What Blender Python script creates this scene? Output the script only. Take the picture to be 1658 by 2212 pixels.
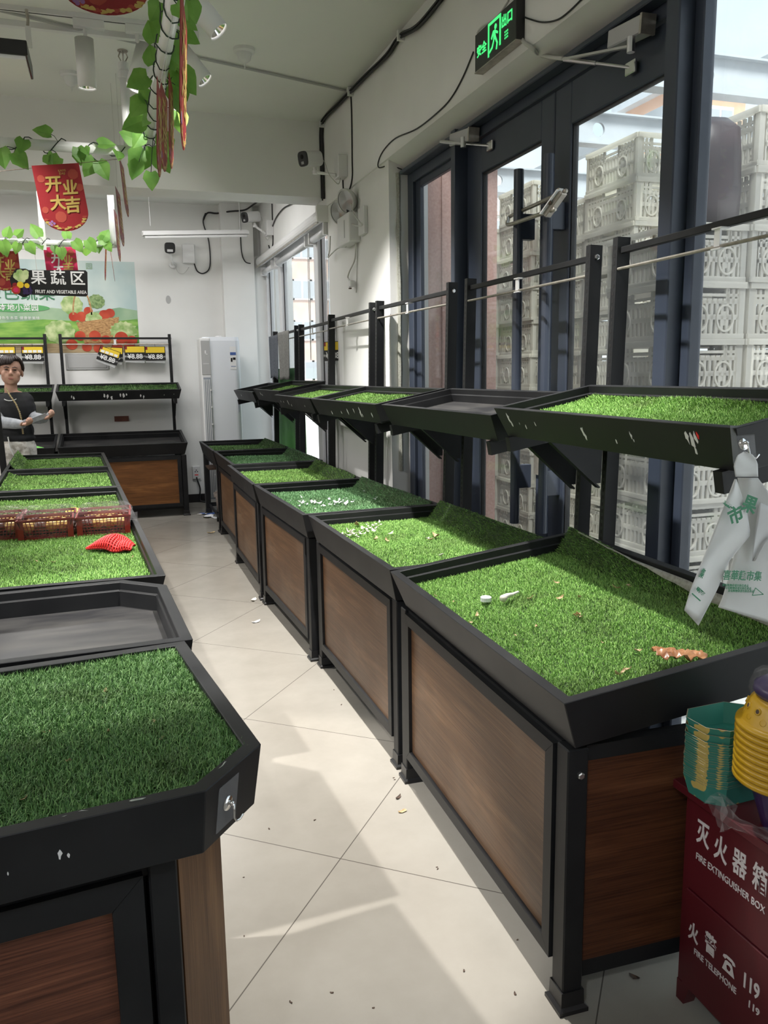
import bpy, bmesh, math, random
import numpy as np
from mathutils import Vector, Matrix

for _o in list(bpy.data.objects):
    bpy.data.objects.remove(_o, do_unlink=True)
SC = bpy.context.scene
COL = SC.collection
random.seed(7)
PI = math.pi

# ------------------------------------------------------------------ camera
IW, IH, FPX = 1658.0, 2212.0, 1757.08
PITCH, YAW, ROLL, CAMZ = 0.1687, 0.3218, -0.0148, 1.4343
_cy, _sy, _cp, _sp, _cr, _sr = math.cos(YAW), math.sin(YAW), math.cos(PITCH), math.sin(PITCH), math.cos(ROLL), math.sin(ROLL)
CF = Vector((_sy*_cp, _cy*_cp, -_sp))
_r0 = Vector((_cy, -_sy, 0)); _u0 = _r0.cross(CF)
CR = _cr*_r0 + _sr*_u0
CU = -_sr*_r0 + _cr*_u0
cam_data = bpy.data.cameras.new('camera')
cam = bpy.data.objects.new('camera', cam_data); COL.objects.link(cam)
cam_data.sensor_fit = 'HORIZONTAL'; cam_data.sensor_width = 36.0
cam_data.lens = FPX/IW*36.0
cam_data.clip_start = 0.05; cam_data.clip_end = 300
cam.matrix_world = Matrix(((CR.x, CU.x, -CF.x, 0), (CR.y, CU.y, -CF.y, 0), (CR.z, CU.z, -CF.z, CAMZ), (0, 0, 0, 1)))
SC.camera = cam

def at(u, v, ax, val):
    """the point of the plane axis[ax] = val that the photograph shows at pixel (u, v)"""
    d = CF + (u-IW/2)/FPX*CR - (v-IH/2)/FPX*CU
    o = Vector((0, 0, CAMZ))
    return o + d*((val-o[ax])/d[ax])

# ------------------------------------------------------------------ view, sky, lights
SC.view_settings.view_transform = 'Standard'
SC.view_settings.look = 'None'
SC.view_settings.gamma = 1.0
SC.view_settings.use_curve_mapping = False
SC.view_settings.exposure = 0.0
SC.cycles.max_bounces = 6
SC.cycles.diffuse_bounces = 4
SC.cycles.glossy_bounces = 3
SC.cycles.transmission_bounces = 4
SC.cycles.transparent_max_bounces = 12
SC.cycles.caustics_reflective = False
SC.cycles.caustics_refractive = False
SC.cycles.sample_clamp_indirect = 4.0

world = bpy.data.worlds.new('overcast_sky'); SC.world = world
world.use_nodes = True
_nt = world.node_tree; _nt.nodes.clear()
_out = _nt.nodes.new('ShaderNodeOutputWorld'); _bg = _nt.nodes.new('ShaderNodeBackground')
_tc = _nt.nodes.new('ShaderNodeTexCoord'); _sep = _nt.nodes.new('ShaderNodeSeparateXYZ')
_nz = _nt.nodes.new('ShaderNodeTexNoise'); _nz.inputs['Scale'].default_value = 3.0; _nz.inputs['Detail'].default_value = 5
_rmp = _nt.nodes.new('ShaderNodeValToRGB')
_rmp.color_ramp.elements[0].position = 0.40; _rmp.color_ramp.elements[0].color = (0.72, 0.86, 0.98, 1)
_rmp.color_ramp.elements[1].position = 0.62; _rmp.color_ramp.elements[1].color = (1.0, 1.0, 1.0, 1)
_nt.links.new(_tc.outputs['Generated'], _nz.inputs['Vector'])
_nt.links.new(_nz.outputs['Fac'], _rmp.inputs['Fac'])
_nt.links.new(_rmp.outputs['Color'], _bg.inputs['Color'])
SKY = 1.6
_bg.inputs['Strength'].default_value = SKY
_nt.links.new(_bg.outputs['Background'], _out.inputs['Surface'])

def area_light(name, loc, sx, sy, power, color=(1, .975, .94), rot=(0, 0, 0)):
    d = bpy.data.lights.new(name, 'AREA'); d.shape = 'RECTANGLE'; d.size = sx; d.size_y = sy
    d.energy = power; d.color = color
    o = bpy.data.objects.new(name, d); COL.objects.link(o); o.location = loc; o.rotation_euler = rot
    return o
def spot_light(name, loc, target, power, angle=80, blend=.5, radius=.04, color=(1, .97, .92)):
    d = bpy.data.lights.new(name, 'SPOT'); d.energy = power; d.spot_size = math.radians(angle); d.spot_blend = blend
    d.shadow_soft_size = radius; d.color = color
    o = bpy.data.objects.new(name, d); COL.objects.link(o); o.location = loc
    o.rotation_euler = (Vector(target)-Vector(loc)).to_track_quat('-Z', 'Y').to_euler()
    return o
# hazy sun added to brighten the outdoor crates, standing over the shop's own roof: it lights the yard outside and never enters the windows
_sd = bpy.data.lights.new('crate_fill_sun', 'SUN'); _sd.energy = 9.0; _sd.angle = math.radians(22); _sd.color = (1, .97, .92)
_so = bpy.data.objects.new('crate_fill_sun', _sd); COL.objects.link(_so); _so.location = (0, -6, 9)
_so.rotation_euler = Vector((.22, .55, -.81)).to_track_quat('-Z', 'Y').to_euler()
# soft general light of the shop's LED panels further left and behind the camera
area_light('panel_or_fill_light', (-4.2, 1.8, 3.2), 1.6, 1.6, 120)
area_light('panel_or_fill_light', (-4.0, 5.2, 3.2), 1.6, 1.6, 120)
area_light('panel_or_fill_light', (-0.2, -1.6, 3.2), 1.6, 1.2, 8)
# track spots over the aisle
spot_light('track_or_fill_spot', (0.74, 2.45, 3.25), (0.98, 2.75, 0.7), 700, 74, .7, .03)
spot_light('track_or_fill_spot', (0.66, 4.6, 3.25), (1.0, 4.7, 0.7), 490, 88, .55, .03)
spot_light('track_or_fill_spot', (-1.45, 2.3, 3.22), (0.05, 2.3, 0.0), 560, 34, .25, .03)
spot_light('track_or_fill_spot', (-0.95, 5.0, 3.22), (-0.25, 5.0, 0.7), 300, 84, .6)
spot_light('track_or_fill_spot', (0.27, 4.95, 2.98), (0.22, 5.5, 2.70), 14, 75, .5, .03)
area_light('panel_or_fill_light', (-1.2, 8.0, 3.22), 1.8, .5, 48, (1, .98, .97))  # soft area light added to brighten the back wall evenly
area_light('panel_or_fill_light', (0.6, 7.6, 3.22), .6, .6, 22, (1, .98, .97))

spot_light('track_or_fill_spot', (-1.3, -1.0, 3.1), (-0.15, 1.25, 0.55), 130, 46, .6, .15, (.86, .93, 1))  # cool spot added behind the camera to brighten the near corner stand's front
spot_light('track_or_fill_spot', (0.0, 6.95, 3.2), (-.45, 7.75, 2.2), 45, 95, .7)  # extra spot added to light the far banners from the front

# ------------------------------------------------------------------ materials
MATS = {}
def principled(name, color, rough=.5, metal=0.0, spec=.5, alpha=1.0, emit=None, estr=0.0, trans=0.0, sub=0.0):
    m = bpy.data.materials.new(name); m.use_nodes = True
    b = m.node_tree.nodes['Principled BSDF']
    b.inputs['Base Color'].default_value = (*color, 1)
    b.inputs['Roughness'].default_value = rough
    b.inputs['Metallic'].default_value = metal
    b.inputs['Specular IOR Level'].default_value = spec
    if alpha < 1: b.inputs['Alpha'].default_value = alpha
    if emit: b.inputs['Emission Color'].default_value = (*emit, 1); b.inputs['Emission Strength'].default_value = estr
    if trans: b.inputs['Transmission Weight'].default_value = trans
    MATS[name] = m
    return m
def N(m, t): return m.node_tree.nodes.new(t)
def LK(m, a, b): m.node_tree.links.new(a, b)
def noisy(name, c1, c2, scale=8, detail=4, rough=.5, metal=0.0, spec=.5, bump=0.0, lo=.35, hi=.65, stretch=(1, 1, 1), rough2=None, coord='Object'):
    m = principled(name, c1, rough, metal, spec)
    b = m.node_tree.nodes['Principled BSDF']
    tc = N(m, 'ShaderNodeTexCoord'); mp = N(m, 'ShaderNodeMapping'); mp.inputs['Scale'].default_value = stretch
    nz = N(m, 'ShaderNodeTexNoise'); nz.inputs['Scale'].default_value = scale; nz.inputs['Detail'].default_value = detail
    rp = N(m, 'ShaderNodeValToRGB')
    rp.color_ramp.elements[0].position = lo; rp.color_ramp.elements[0].color = (*c1, 1)
    rp.color_ramp.elements[1].position = hi; rp.color_ramp.elements[1].color = (*c2, 1)
    LK(m, tc.outputs[coord], mp.inputs['Vector']); LK(m, mp.outputs['Vector'], nz.inputs['Vector'])
    LK(m, nz.outputs['Fac'], rp.inputs['Fac']); LK(m, rp.outputs['Color'], b.inputs['Base Color'])
    if rough2 is not None:
        mr = N(m, 'ShaderNodeMapRange'); mr.inputs['To Min'].default_value = rough; mr.inputs['To Max'].default_value = rough2
        LK(m, nz.outputs['Fac'], mr.inputs['Value']); LK(m, mr.outputs['Result'], b.inputs['Roughness'])
    if bump:
        bp = N(m, 'ShaderNodeBump'); bp.inputs['Strength'].default_value = bump; bp.inputs['Distance'].default_value = .01
        LK(m, nz.outputs['Fac'], bp.inputs['Height']); LK(m, bp.outputs['Normal'], b.inputs['Normal'])
    return m
def wood(name, dark, mid, light, scale=1.0, axis='X', rough=.42, dirt=0.0):
    """wood-grain laminate: long streaks and broad cathedral figure along one axis of the board"""
    m = principled(name, mid, rough, 0, .4)
    b = m.node_tree.nodes['Principled BSDF']
    tc = N(m, 'ShaderNodeTexCoord'); mp = N(m, 'ShaderNodeMapping')
    s = {'X': (1.0, 9, 9), 'Y': (9, 1.0, 9), 'Z': (9, 9, 1.0)}[axis]
    mp.inputs['Scale'].default_value = tuple(q*scale for q in s)
    LK(m, tc.outputs['Object'], mp.inputs['Vector'])
    big = N(m, 'ShaderNodeTexNoise'); big.inputs['Scale'].default_value = 1.1; big.inputs['Detail'].default_value = 3; big.inputs['Distortion'].default_value = 1.2
    LK(m, mp.outputs['Vector'], big.inputs['Vector'])
    fine = N(m, 'ShaderNodeTexNoise'); fine.inputs['Scale'].default_value = 7.0; fine.inputs['Detail'].default_value = 6; fine.inputs['Roughness'].default_value = .7
    mp2 = N(m, 'ShaderNodeMapping'); mp2.inputs['Scale'].default_value = tuple((.6 if q < 2 else 5.0) for q in s)
    LK(m, mp.outputs['Vector'], mp2.inputs['Vector']); LK(m, mp2.outputs['Vector'], fine.inputs['Vector'])
    wv = N(m, 'ShaderNodeMath'); wv.operation = 'MULTIPLY'; wv.inputs[1].default_value = 9.0
    LK(m, big.outputs['Fac'], wv.inputs[0])
    sn = N(m, 'ShaderNodeMath'); sn.operation = 'SINE'; LK(m, wv.outputs[0], sn.inputs[0])
    mx = N(m, 'ShaderNodeMath'); mx.operation = 'MULTIPLY_ADD'; mx.inputs[1].default_value = .16; LK(m, sn.outputs[0], mx.inputs[0])
    LK(m, fine.outputs['Fac'], mx.inputs[2])
    ad = N(m, 'ShaderNodeMath'); ad.operation = 'MULTIPLY_ADD'; ad.inputs[1].default_value = .55; LK(m, big.outputs['Fac'], ad.inputs[0]); LK(m, mx.outputs[0], ad.inputs[2])
    rp = N(m, 'ShaderNodeValToRGB'); e = rp.color_ramp.elements
    e[0].position = .50; e[0].color = (*dark, 1); e[1].position = 1.02; e[1].color = (*light, 1)
    n = e.new(.76); n.color = (*mid, 1)
    LK(m, ad.outputs[0], rp.inputs['Fac'])
    if dirt:
        dn = N(m, 'ShaderNodeTexNoise'); dn.inputs['Scale'].default_value = 3.2; dn.inputs['Detail'].default_value = 4
        LK(m, tc.outputs['Object'], dn.inputs['Vector'])
        dr = N(m, 'ShaderNodeMapRange'); dr.inputs['From Min'].default_value = .45; dr.inputs['From Max'].default_value = .8; dr.inputs['To Max'].default_value = dirt
        LK(m, dn.outputs['Fac'], dr.inputs['Value'])
        mc = N(m, 'ShaderNodeMixRGB'); mc.inputs['Color2'].default_value = (.36, .30, .24, 1)
        LK(m, dr.outputs['Result'], mc.inputs['Fac']); LK(m, rp.outputs['Color'], mc.inputs['Color1']); LK(m, mc.outputs['Color'], b.inputs['Base Color'])
    else:
        LK(m, rp.outputs['Color'], b.inputs['Base Color'])
    bp = N(m, 'ShaderNodeBump'); bp.inputs['Strength'].default_value = .12; bp.inputs['Distance'].default_value = .004
    LK(m, fine.outputs['Fac'], bp.inputs['Height']); LK(m, bp.outputs['Normal'], b.inputs['Normal'])
    return m

M = MATS
noisy('black_metal', (.009, .0095, .011), (.016, .0165, .018), 6, 5, .42, 0, .30, .02, rough2=.55)
noisy('black_plate', (.018, .018, .020), (.055, .053, .050), 4, 6, .34, 0, .5, .03, .35, .75, (1, 3, 1), rough2=.5)
principled('slot_black', (.002, .002, .002), .8)
noisy('rod_steel', (.36, .33, .29), (.48, .45, .40), 30, 3, .4, .7)
principled('chrome', (.8, .8, .8), .12, 1.0)
principled('bolt_steel', (.62, .62, .62), .3, 1.0)
wood('walnut_front', (.072, .035, .017), (.150, .080, .039), (.225, .132, .070), 1.0, 'X', .45, .20)
wood('walnut_clean', (.060, .020, .012), (.170, .062, .034), (.27, .115, .060), 1.0, 'X', .4)
wood('walnut_orange', (.085, .032, .010), (.25, .105, .034), (.36, .165, .058), .9, 'X', .4)
wood('walnut_side', (.045, .014, .006), (.110, .038, .015), (.17, .068, .028), 1.0, 'Y', .45)
wood('walnut_upright', (.085, .038, .016), (.165, .080, .034), (.23, .12, .054), 1.2, 'Z', .45)
noisy('white_wall', (.76, .76, .745), (.82, .82, .805), 1.5, 4, .75, 0, .25)
noisy('white_ceiling', (.74, .75, .72), (.79, .80, .77), .8, 3, .85, 0, .2)
principled('white_plastic', (.72, .72, .72), .35)
principled('white_pipe', (.80, .80, .80), .3)
principled('grey_plastic', (.42, .42, .42), .45)
principled('black_plastic', (.012, .012, .013), .35)
principled('cable_black', (.012, .012, .014), .5)
principled('cable_white', (.55, .55, .52), .5)
noisy('anthracite_frame', (.030, .039, .060), (.042, .052, .076), 3, 3, .38, 0, .5)
principled('gasket', (.008, .008, .009), .6)
principled('upvc_white', (.74, .75, .77), .3)
noisy('turf_base', (.012, .030, .008), (.028, .055, .014), 60, 3, .9)
noisy('turf_backing', (.26, .26, .22), (.36, .36, .32), 90, 2, .85)
noisy('garlic_skin', (.62, .58, .50), (.85, .82, .75), 30, 3, .5)
noisy('pale_scrap', (.68, .70, .72), (.88, .88, .88), 30, 3, .5)
noisy('dry_leaf', (.30, .20, .09), (.52, .40, .24), 40, 3, .6)
noisy('onion_skin', (.22, .075, .028), (.52, .27, .13), 18, 4, .35, lo=.3, hi=.7, stretch=(1, 6, 1))
noisy('dark_scrap', (.03, .018, .012), (.09, .05, .03), 40, 3, .7)
principled('gold', (.50, .36, .10), .4, .2)
principled('red_banner', (.24, .010, .014), .45)
principled('pink_banner', (.62, .02, .10), .45)
principled('banner_pattern', (.34, .05, .03), .5)
principled('white_print', (.80, .80, .80), .5)
principled('black_print', (.008, .008, .009), .45)
principled('yellow_print', (.78, .55, .03), .45)
principled('green_print', (.02, .22, .10), .5)
principled('exit_green', (.05, .75, .22), .5, emit=(.08, 1.0, .25), estr=.9)
principled('fire_red', (.085, .007, .012), .32)
principled('fire_text', (.62, .58, .58), .5)
principled('yellow_basket', (.46, .27, .012), .35)
principled('purple_plastic', (.035, .02, .08), .3)
principled('card_edge', (.30, .27, .18), .8)
principled('red_foam', (.85, .035, .035), .55)
principled('red_basket', (.16, .008, .010), .35)
principled('blue_cloth', (.06, .12, .35), .7)
# film, glass and turf materials
def film(name, tint=(.95, .95, .95), opac=.18, rough=.12):
    m = bpy.data.materials.new(name); m.use_nodes = True; nt = m.node_tree; nt.nodes.clear()
    o = nt.nodes.new('ShaderNodeOutputMaterial'); t = nt.nodes.new('ShaderNodeBsdfTransparent'); g = nt.nodes.new('ShaderNodeBsdfPrincipled')
    t.inputs['Color'].default_value = (*tint, 1); g.inputs['Base Color'].default_value = (.75, .75, .75, 1); g.inputs['Roughness'].default_value = rough
    mx = nt.nodes.new('ShaderNodeMixShader'); mx.inputs['Fac'].default_value = opac
    nt.links.new(t.outputs[0], mx.inputs[1]); nt.links.new(g.outputs[0], mx.inputs[2]); nt.links.new(mx.outputs[0], o.inputs['Surface'])
    MATS[name] = m; return m
def glass(name, haze=.032):
    m = bpy.data.materials.new(name); m.use_nodes = True; nt = m.node_tree; nt.nodes.clear()
    o = nt.nodes.new('ShaderNodeOutputMaterial'); t = nt.nodes.new('ShaderNodeBsdfTransparent'); g = nt.nodes.new('ShaderNodeBsdfGlossy')
    d = nt.nodes.new('ShaderNodeBsdfTranslucent'); d.inputs['Color'].default_value = (.8, .82, .84, 1)
    t.inputs['Color'].default_value = (.93, .95, .95, 1); g.inputs['Roughness'].default_value = .02
    lw = nt.nodes.new('ShaderNodeLayerWeight'); lw.inputs['Blend'].default_value = .35
    pw = nt.nodes.new('ShaderNodeMath'); pw.operation = 'POWER'; pw.inputs[1].default_value = 3.0; nt.links.new(lw.outputs['Facing'], pw.inputs[0])
    fr = nt.nodes.new('ShaderNodeMath'); fr.operation = 'MULTIPLY_ADD'; fr.inputs[1].default_value = .35; fr.inputs[2].default_value = .03; nt.links.new(pw.outputs[0], fr.inputs[0])
    mx = nt.nodes.new('ShaderNodeMixShader'); m2 = nt.nodes.new('ShaderNodeMixShader')
    tc = nt.nodes.new('ShaderNodeTexCoord'); nz = nt.nodes.new('ShaderNodeTexNoise'); nz.inputs['Scale'].default_value = 2.2; nz.inputs['Detail'].default_value = 6
    mr = nt.nodes.new('ShaderNodeMapRange'); mr.inputs['From Min'].default_value = .35; mr.inputs['From Max'].default_value = .75
    mr.inputs['To Min'].default_value = haze*.4; mr.inputs['To Max'].default_value = haze*2
    nt.links.new(tc.outputs['Object'], nz.inputs['Vector']); nt.links.new(nz.outputs['Fac'], mr.inputs['Value'])
    nt.links.new(fr.outputs[0], mx.inputs['Fac']); nt.links.new(t.outputs[0], mx.inputs[1]); nt.links.new(g.outputs[0], mx.inputs[2])
    nt.links.new(mr.outputs[0], m2.inputs['Fac']); nt.links.new(mx.outputs[0], m2.inputs[1]); nt.links.new(d.outputs[0], m2.inputs[2])
    nt.links.new(m2.outputs[0], o.inputs['Surface'])
    MATS[name] = m; return m
film('wrap_film', (.98, .97, .97), .045, .05); film('clear_plate', (.9, .9, .92), .12, .1); film('tag_sleeve', (.92, .94, .95), .35, .25)
film('canopy_sheet', (.95, .97, .98), .08, .3)
glass('window_glass')
def turf_mat(name, dark, mid, light, rough=.5):
    m = principled(name, mid, rough, 0, .35)
    b = m.node_tree.nodes['Principled BSDF']
    g = N(m, 'ShaderNodeNewGeometry'); rp = N(m, 'ShaderNodeValToRGB'); e = rp.color_ramp.elements
    e[0].position = 0; e[0].color = (*dark, 1); e[1].position = 1; e[1].color = (*light, 1); n = e.new(.5); n.color = (*mid, 1)
    LK(m, g.outputs['Random Per Island'], rp.inputs['Fac'])
    tc = N(m, 'ShaderNodeTexCoord'); nz = N(m, 'ShaderNodeTexNoise'); nz.inputs['Scale'].default_value = 5; nz.inputs['Detail'].default_value = 4
    LK(m, tc.outputs['Object'], nz.inputs['Vector'])
    mr = N(m, 'ShaderNodeMapRange'); mr.inputs['From Min'].default_value = .52; mr.inputs['From Max'].default_value = .75; mr.inputs['To Max'].default_value = .45
    LK(m, nz.outputs['Fac'], mr.inputs['Value'])
    mc = N(m, 'ShaderNodeMixRGB'); mc.inputs['Color2'].default_value = (.06, .055, .02, 1)
    LK(m, mr.outputs['Result'], mc.inputs['Fac']); LK(m, rp.outputs['Color'], mc.inputs['Color1']); LK(m, mc.outputs['Color'], b.inputs['Base Color'])
    return m
turf_mat('turf_green', (.08, .185, .032), (.21, .42, .090), (.38, .61, .17))
turf_mat('turf_deep', (.036, .095, .027), (.092, .205, .058), (.19, .34, .11))
turf_mat('turf_cool_lit', (.065, .18, .065), (.17, .38, .16), (.32, .54, .27))  # same turf with the cool light on it tinted into the blade colour

# ------------------------------------------------------------------ mesh builder
class MB:
    def __init__(self):
        self.v = []; self.f = []; self.m = []
    def add(self, vs, fs, mat=0, T=None):
        o = len(self.v)
        for p in vs:
            p = Vector(p)
            self.v.append(tuple(T @ p if T else p))
        for q in fs:
            self.f.append(tuple(i+o for i in q)); self.m.append(mat)
        return self
    def box(self, a, b, mat=0, T=None):
        x0, y0, z0 = a; x1, y1, z1 = b
        return self.add([(x0,y0,z0),(x1,y0,z0),(x1,y1,z0),(x0,y1,z0),(x0,y0,z1),(x1,y0,z1),(x1,y1,z1),(x0,y1,z1)],
                 [(0,3,2,1),(4,5,6,7),(0,1,5,4),(1,2,6,5),(2,3,7,6),(3,0,4,7)], mat, T)
    def cbox(self, c, s, mat=0, T=None):
        return self.box([c[i]-s[i]/2 for i in range(3)], [c[i]+s[i]/2 for i in range(3)], mat, T)
    def bar(self, p, q, w, h=None, mat=0, up=(0, 0, 1)):
        """rectangular bar from p to q, w wide and h high (h along up)"""
        p = Vector(p); q = Vector(q); h = h or w
        d = (q-p); L = d.length; d.normalize(); up = Vector(up)
        if abs(d.dot(up)) > .98: up = Vector((0, 1, 0))
        s = d.cross(up).normalized(); u = s.cross(d).normalized()
        T = Matrix(((d.x, s.x, u.x, p.x), (d.y, s.y, u.y, p.y), (d.z, s.z, u.z, p.z), (0, 0, 0, 1)))
        return self.box((0, -w/2, -h/2), (L, w/2, h/2), mat, T)
    def tube(self, pts, r, n=8, mat=0, closed=False, cap=True):
        pts = [Vector(p) for p in pts]; k = len(pts)
        rr = r if isinstance(r, (list, tuple)) else [r]*k
        o = len(self.v); prev = None
        for i, p in enumerate(pts):
            if closed: t = pts[(i+1) % k]-pts[i-1]
            else: t = pts[min(i+1, k-1)]-pts[max(i-1, 0)]
            if t.length < 1e-9: t = Vector((0, 0, 1))
            t.normalize()
            if prev is None:
                a = Vector((0, 0, 1)) if abs(t.z) < .9 else Vector((1, 0, 0))
                s = t.cross(a).normalized()
            else:
                s = prev-t*prev.dot(t)
                s = s.normalized() if s.length > 1e-6 else t.orthogonal().normalized()
            prev = s; b = t.cross(s)
            for j in range(n):
                an = 2*PI*j/n
                self.v.append(tuple(p+(s*math.cos(an)+b*math.sin(an))*rr[i]))
        m = k if closed else k-1
        for i in range(m):
            for j in range(n):
                a = o+i*n+j; b2 = o+i*n+(j+1) % n; c = o+((i+1) % k)*n+(j+1) % n; d = o+((i+1) % k)*n+j
                self.f.append((a, b2, c, d)); self.m.append(mat)
        if cap and not closed:
            self.f.append(tuple(o+j for j in range(n))[::-1]); self.m.append(mat)
            self.f.append(tuple(o+(k-1)*n+j for j in range(n))); self.m.append(mat)
        return self
    def loft(self, loops, mat=0, T=None, cap0=False, cap1=False, closed=True):
        n = len(loops[0]); vs = [p for l in loops for p in l]; fs = []
        for i in range(len(loops)-1):
            for j in range(n if closed else n-1):
                fs.append((i*n+j, i*n+(j+1) % n, (i+1)*n+(j+1) % n, (i+1)*n+j))
        if cap0: fs.append(tuple(range(n))[::-1])
        if cap1: fs.append(tuple((len(loops)-1)*n+j for j in range(n)))
        return self.add(vs, fs, mat, T)
    def lathe(self, prof, n=24, mat=0, T=None, cap0=False, cap1=False, sx=1.0, sy=1.0):
        loops = [[(r*math.cos(2*PI*j/n)*sx, r*math.sin(2*PI*j/n)*sy, z) for j in range(n)] for r, z in prof]
        return self.loft(loops, mat, T, cap0, cap1)
    def prism(self, poly, z0, z1, mat=0, T=None):
        n = len(poly)
        vs = [(p[0], p[1], z0) for p in poly]+[(p[0], p[1], z1) for p in poly]
        fs = [tuple(range(n))[::-1], tuple(range(n, 2*n))]+[(j, (j+1) % n, n+(j+1) % n, n+j) for j in range(n)]
        return self.add(vs, fs, mat, T)
    def build(self, name, mats, parent=None, smooth=False, bevel=0.0, seg=1):
        me = bpy.data.meshes.new(name)
        me.from_pydata(self.v, [], self.f)
        if not isinstance(mats, (list, tuple)): mats = [mats]
        for q in mats: me.materials.append(MATS[q] if isinstance(q, str) else q)
        me.polygons.foreach_set('material_index', np.array(self.m, dtype=np.int32))
        if smooth: me.polygons.foreach_set('use_smooth', np.ones(len(self.f), dtype=bool))
        bm = bmesh.new(); bm.from_mesh(me); bmesh.ops.recalc_face_normals(bm, faces=bm.faces); bm.to_mesh(me); bm.free()
        me.update()
        o = bpy.data.objects.new(name, me); COL.objects.link(o)
        if parent: o.parent = parent
        if bevel:
            b = o.modifiers.new('edge', 'BEVEL'); b.width = bevel; b.segments = seg; b.limit_method = 'ANGLE'; b.angle_limit = math.radians(40)
        return o

def tag(o, label=None, cat=None, group=None, kind=None):
    if label: o['label'] = label
    if cat: o['category'] = cat
    if group: o['group'] = group
    if kind: o['kind'] = kind
    return o
def thing(name, label, cat, loc=(0, 0, 0), rotz=0.0, group=None):
    o = bpy.data.objects.new(name, None); COL.objects.link(o); o.empty_display_size = .1
    o.location = loc; o.rotation_euler = (0, 0, rotz)
    return tag(o, label, cat, group)
def structure(o): o['kind'] = 'structure'; return o
def copy_tree(o, parent=None):
    kids = [c for c in bpy.data.objects if c.parent == o]
    c = o.copy(); COL.objects.link(c)
    if parent: c.parent = parent
    for k in kids: copy_tree(k, c)
    return c
def text(name, s, size, T, mat, parent=None, bold=0.0, extrude=.0006, align='CENTER', valign='CENTER', spacing=1.0, shear=0.0, sx=1.0):
    cu = bpy.data.curves.new(name, 'FONT'); cu.body = s; cu.size = size; cu.align_x = align; cu.align_y = valign
    cu.extrude = extrude; cu.offset = bold; cu.space_character = spacing; cu.shear = shear; cu.resolution_u = 3
    cu.materials.append(MATS[mat] if isinstance(mat, str) else mat)
    o = bpy.data.objects.new(name, cu); COL.objects.link(o)
    if parent: o.parent = parent
    o.matrix_local = T @ Matrix.Diagonal((sx, 1, 1, 1)) if sx != 1 else T
    return o
def frame(o, x, y):
    """matrix with origin o, x axis x, y axis y (z = x cross y)"""
    x = Vector(x).normalized(); y = Vector(y); z = x.cross(y).normalized(); y = z.cross(x)
    return Matrix(((x.x, y.x, z.x, o[0]), (x.y, y.y, z.y, o[1]), (x.z, y.z, z.z, o[2]), (0, 0, 0, 1)))
def polyinset(poly, d):
    """inset a convex counter-clockwise polygon by d"""
    n = len(poly); out = []
    for i in range(n):
        p0 = Vector(poly[i-1]); p1 = Vector(poly[i]); p2 = Vector(poly[(i+1) % n])
        e1 = (p1-p0).normalized(); e2 = (p2-p1).normalized()
        n1 = Vector((-e1.y, e1.x)); n2 = Vector((-e2.y, e2.x))
        b = (n1+n2); b = b/(1+n1.dot(n2))
        out.append(tuple(p1+b*d))
    return out
# ================================================================== THE ROOM
YB = 9.50          # back wall
CEIL = 3.37
# floor of 0.8 m cream tiles laid on the diagonal
fm = principled('floor_tile', (.60, .57, .51), .2, 0, .5)
_b = fm.node_tree.nodes['Principled BSDF']
tc = N(fm, 'ShaderNodeTexCoord')
def _line(vec, off):
    d = N(fm, 'ShaderNodeVectorMath'); d.operation = 'DOT_PRODUCT'; d.inputs[1].default_value = vec
    LK(fm, tc.outputs['Object'], d.inputs[0])
    a = N(fm, 'ShaderNodeMath'); a.operation = 'SUBTRACT'; a.inputs[1].default_value = off; LK(fm, d.outputs['Value'], a.inputs[0])
    q = N(fm, 'ShaderNodeMath'); q.operation = 'PINGPONG'; q.inputs[1].default_value = .395; LK(fm, a.outputs[0], q.inputs[0])
    c = N(fm, 'ShaderNodeMath'); c.operation = 'LESS_THAN'; c.inputs[1].default_value = .0016; LK(fm, q.outputs[0], c.inputs[0])
    return c
_a = (.635, .773, 0); _c = (-.773, .635, 0)
l1 = _line(_a, .568*.635+2.165*.773); l2 = _line(_c, -.568*.773+2.165*.635)
mxl = N(fm, 'ShaderNodeMath'); mxl.operation = 'MAXIMUM'; LK(fm, l1.outputs[0], mxl.inputs[0]); LK(fm, l2.outputs[0], mxl.inputs[1])
n1 = N(fm, 'ShaderNodeTexNoise'); n1.inputs['Scale'].default_value = 2.5; n1.inputs['Detail'].default_value = 8; n1.inputs['Roughness'].default_value = .65
LK(fm, tc.outputs['Object'], n1.inputs['Vector'])
rp = N(fm, 'ShaderNodeValToRGB'); e = rp.color_ramp.elements
e[0].position = .3; e[0].color = (.265, .246, .215, 1); e[1].position = .7; e[1].color = (.32, .30, .265, 1)
LK(fm, n1.outputs['Fac'], rp.inputs['Fac'])
n2 = N(fm, 'ShaderNodeTexNoise'); n2.inputs['Scale'].default_value = 9; n2.inputs['Detail'].default_value = 9; n2.inputs['Roughness'].default_value = .8
LK(fm, tc.outputs['Object'], n2.inputs['Vector'])
mr = N(fm, 'ShaderNodeMapRange'); mr.inputs['From Min'].default_value = .64; mr.inputs['From Max'].default_value = .78; mr.inputs['To Max'].default_value = .5
LK(fm, n2.outputs['Fac'], mr.inputs['Value'])
md = N(fm, 'ShaderNodeMixRGB'); md.inputs['Color2'].default_value = (.30, .26, .21, 1)
LK(fm, mr.outputs['Result'], md.inputs['Fac']); LK(fm, rp.outputs['Color'], md.inputs['Color1'])
mg = N(fm, 'ShaderNodeMixRGB'); mg.inputs['Color2'].default_value = (.09, .08, .07, 1)
LK(fm, mxl.outputs[0], mg.inputs['Fac']); LK(fm, md.outputs['Color'], mg.inputs['Color1']); LK(fm, mg.outputs['Color'], _b.inputs['Base Color'])
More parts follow.
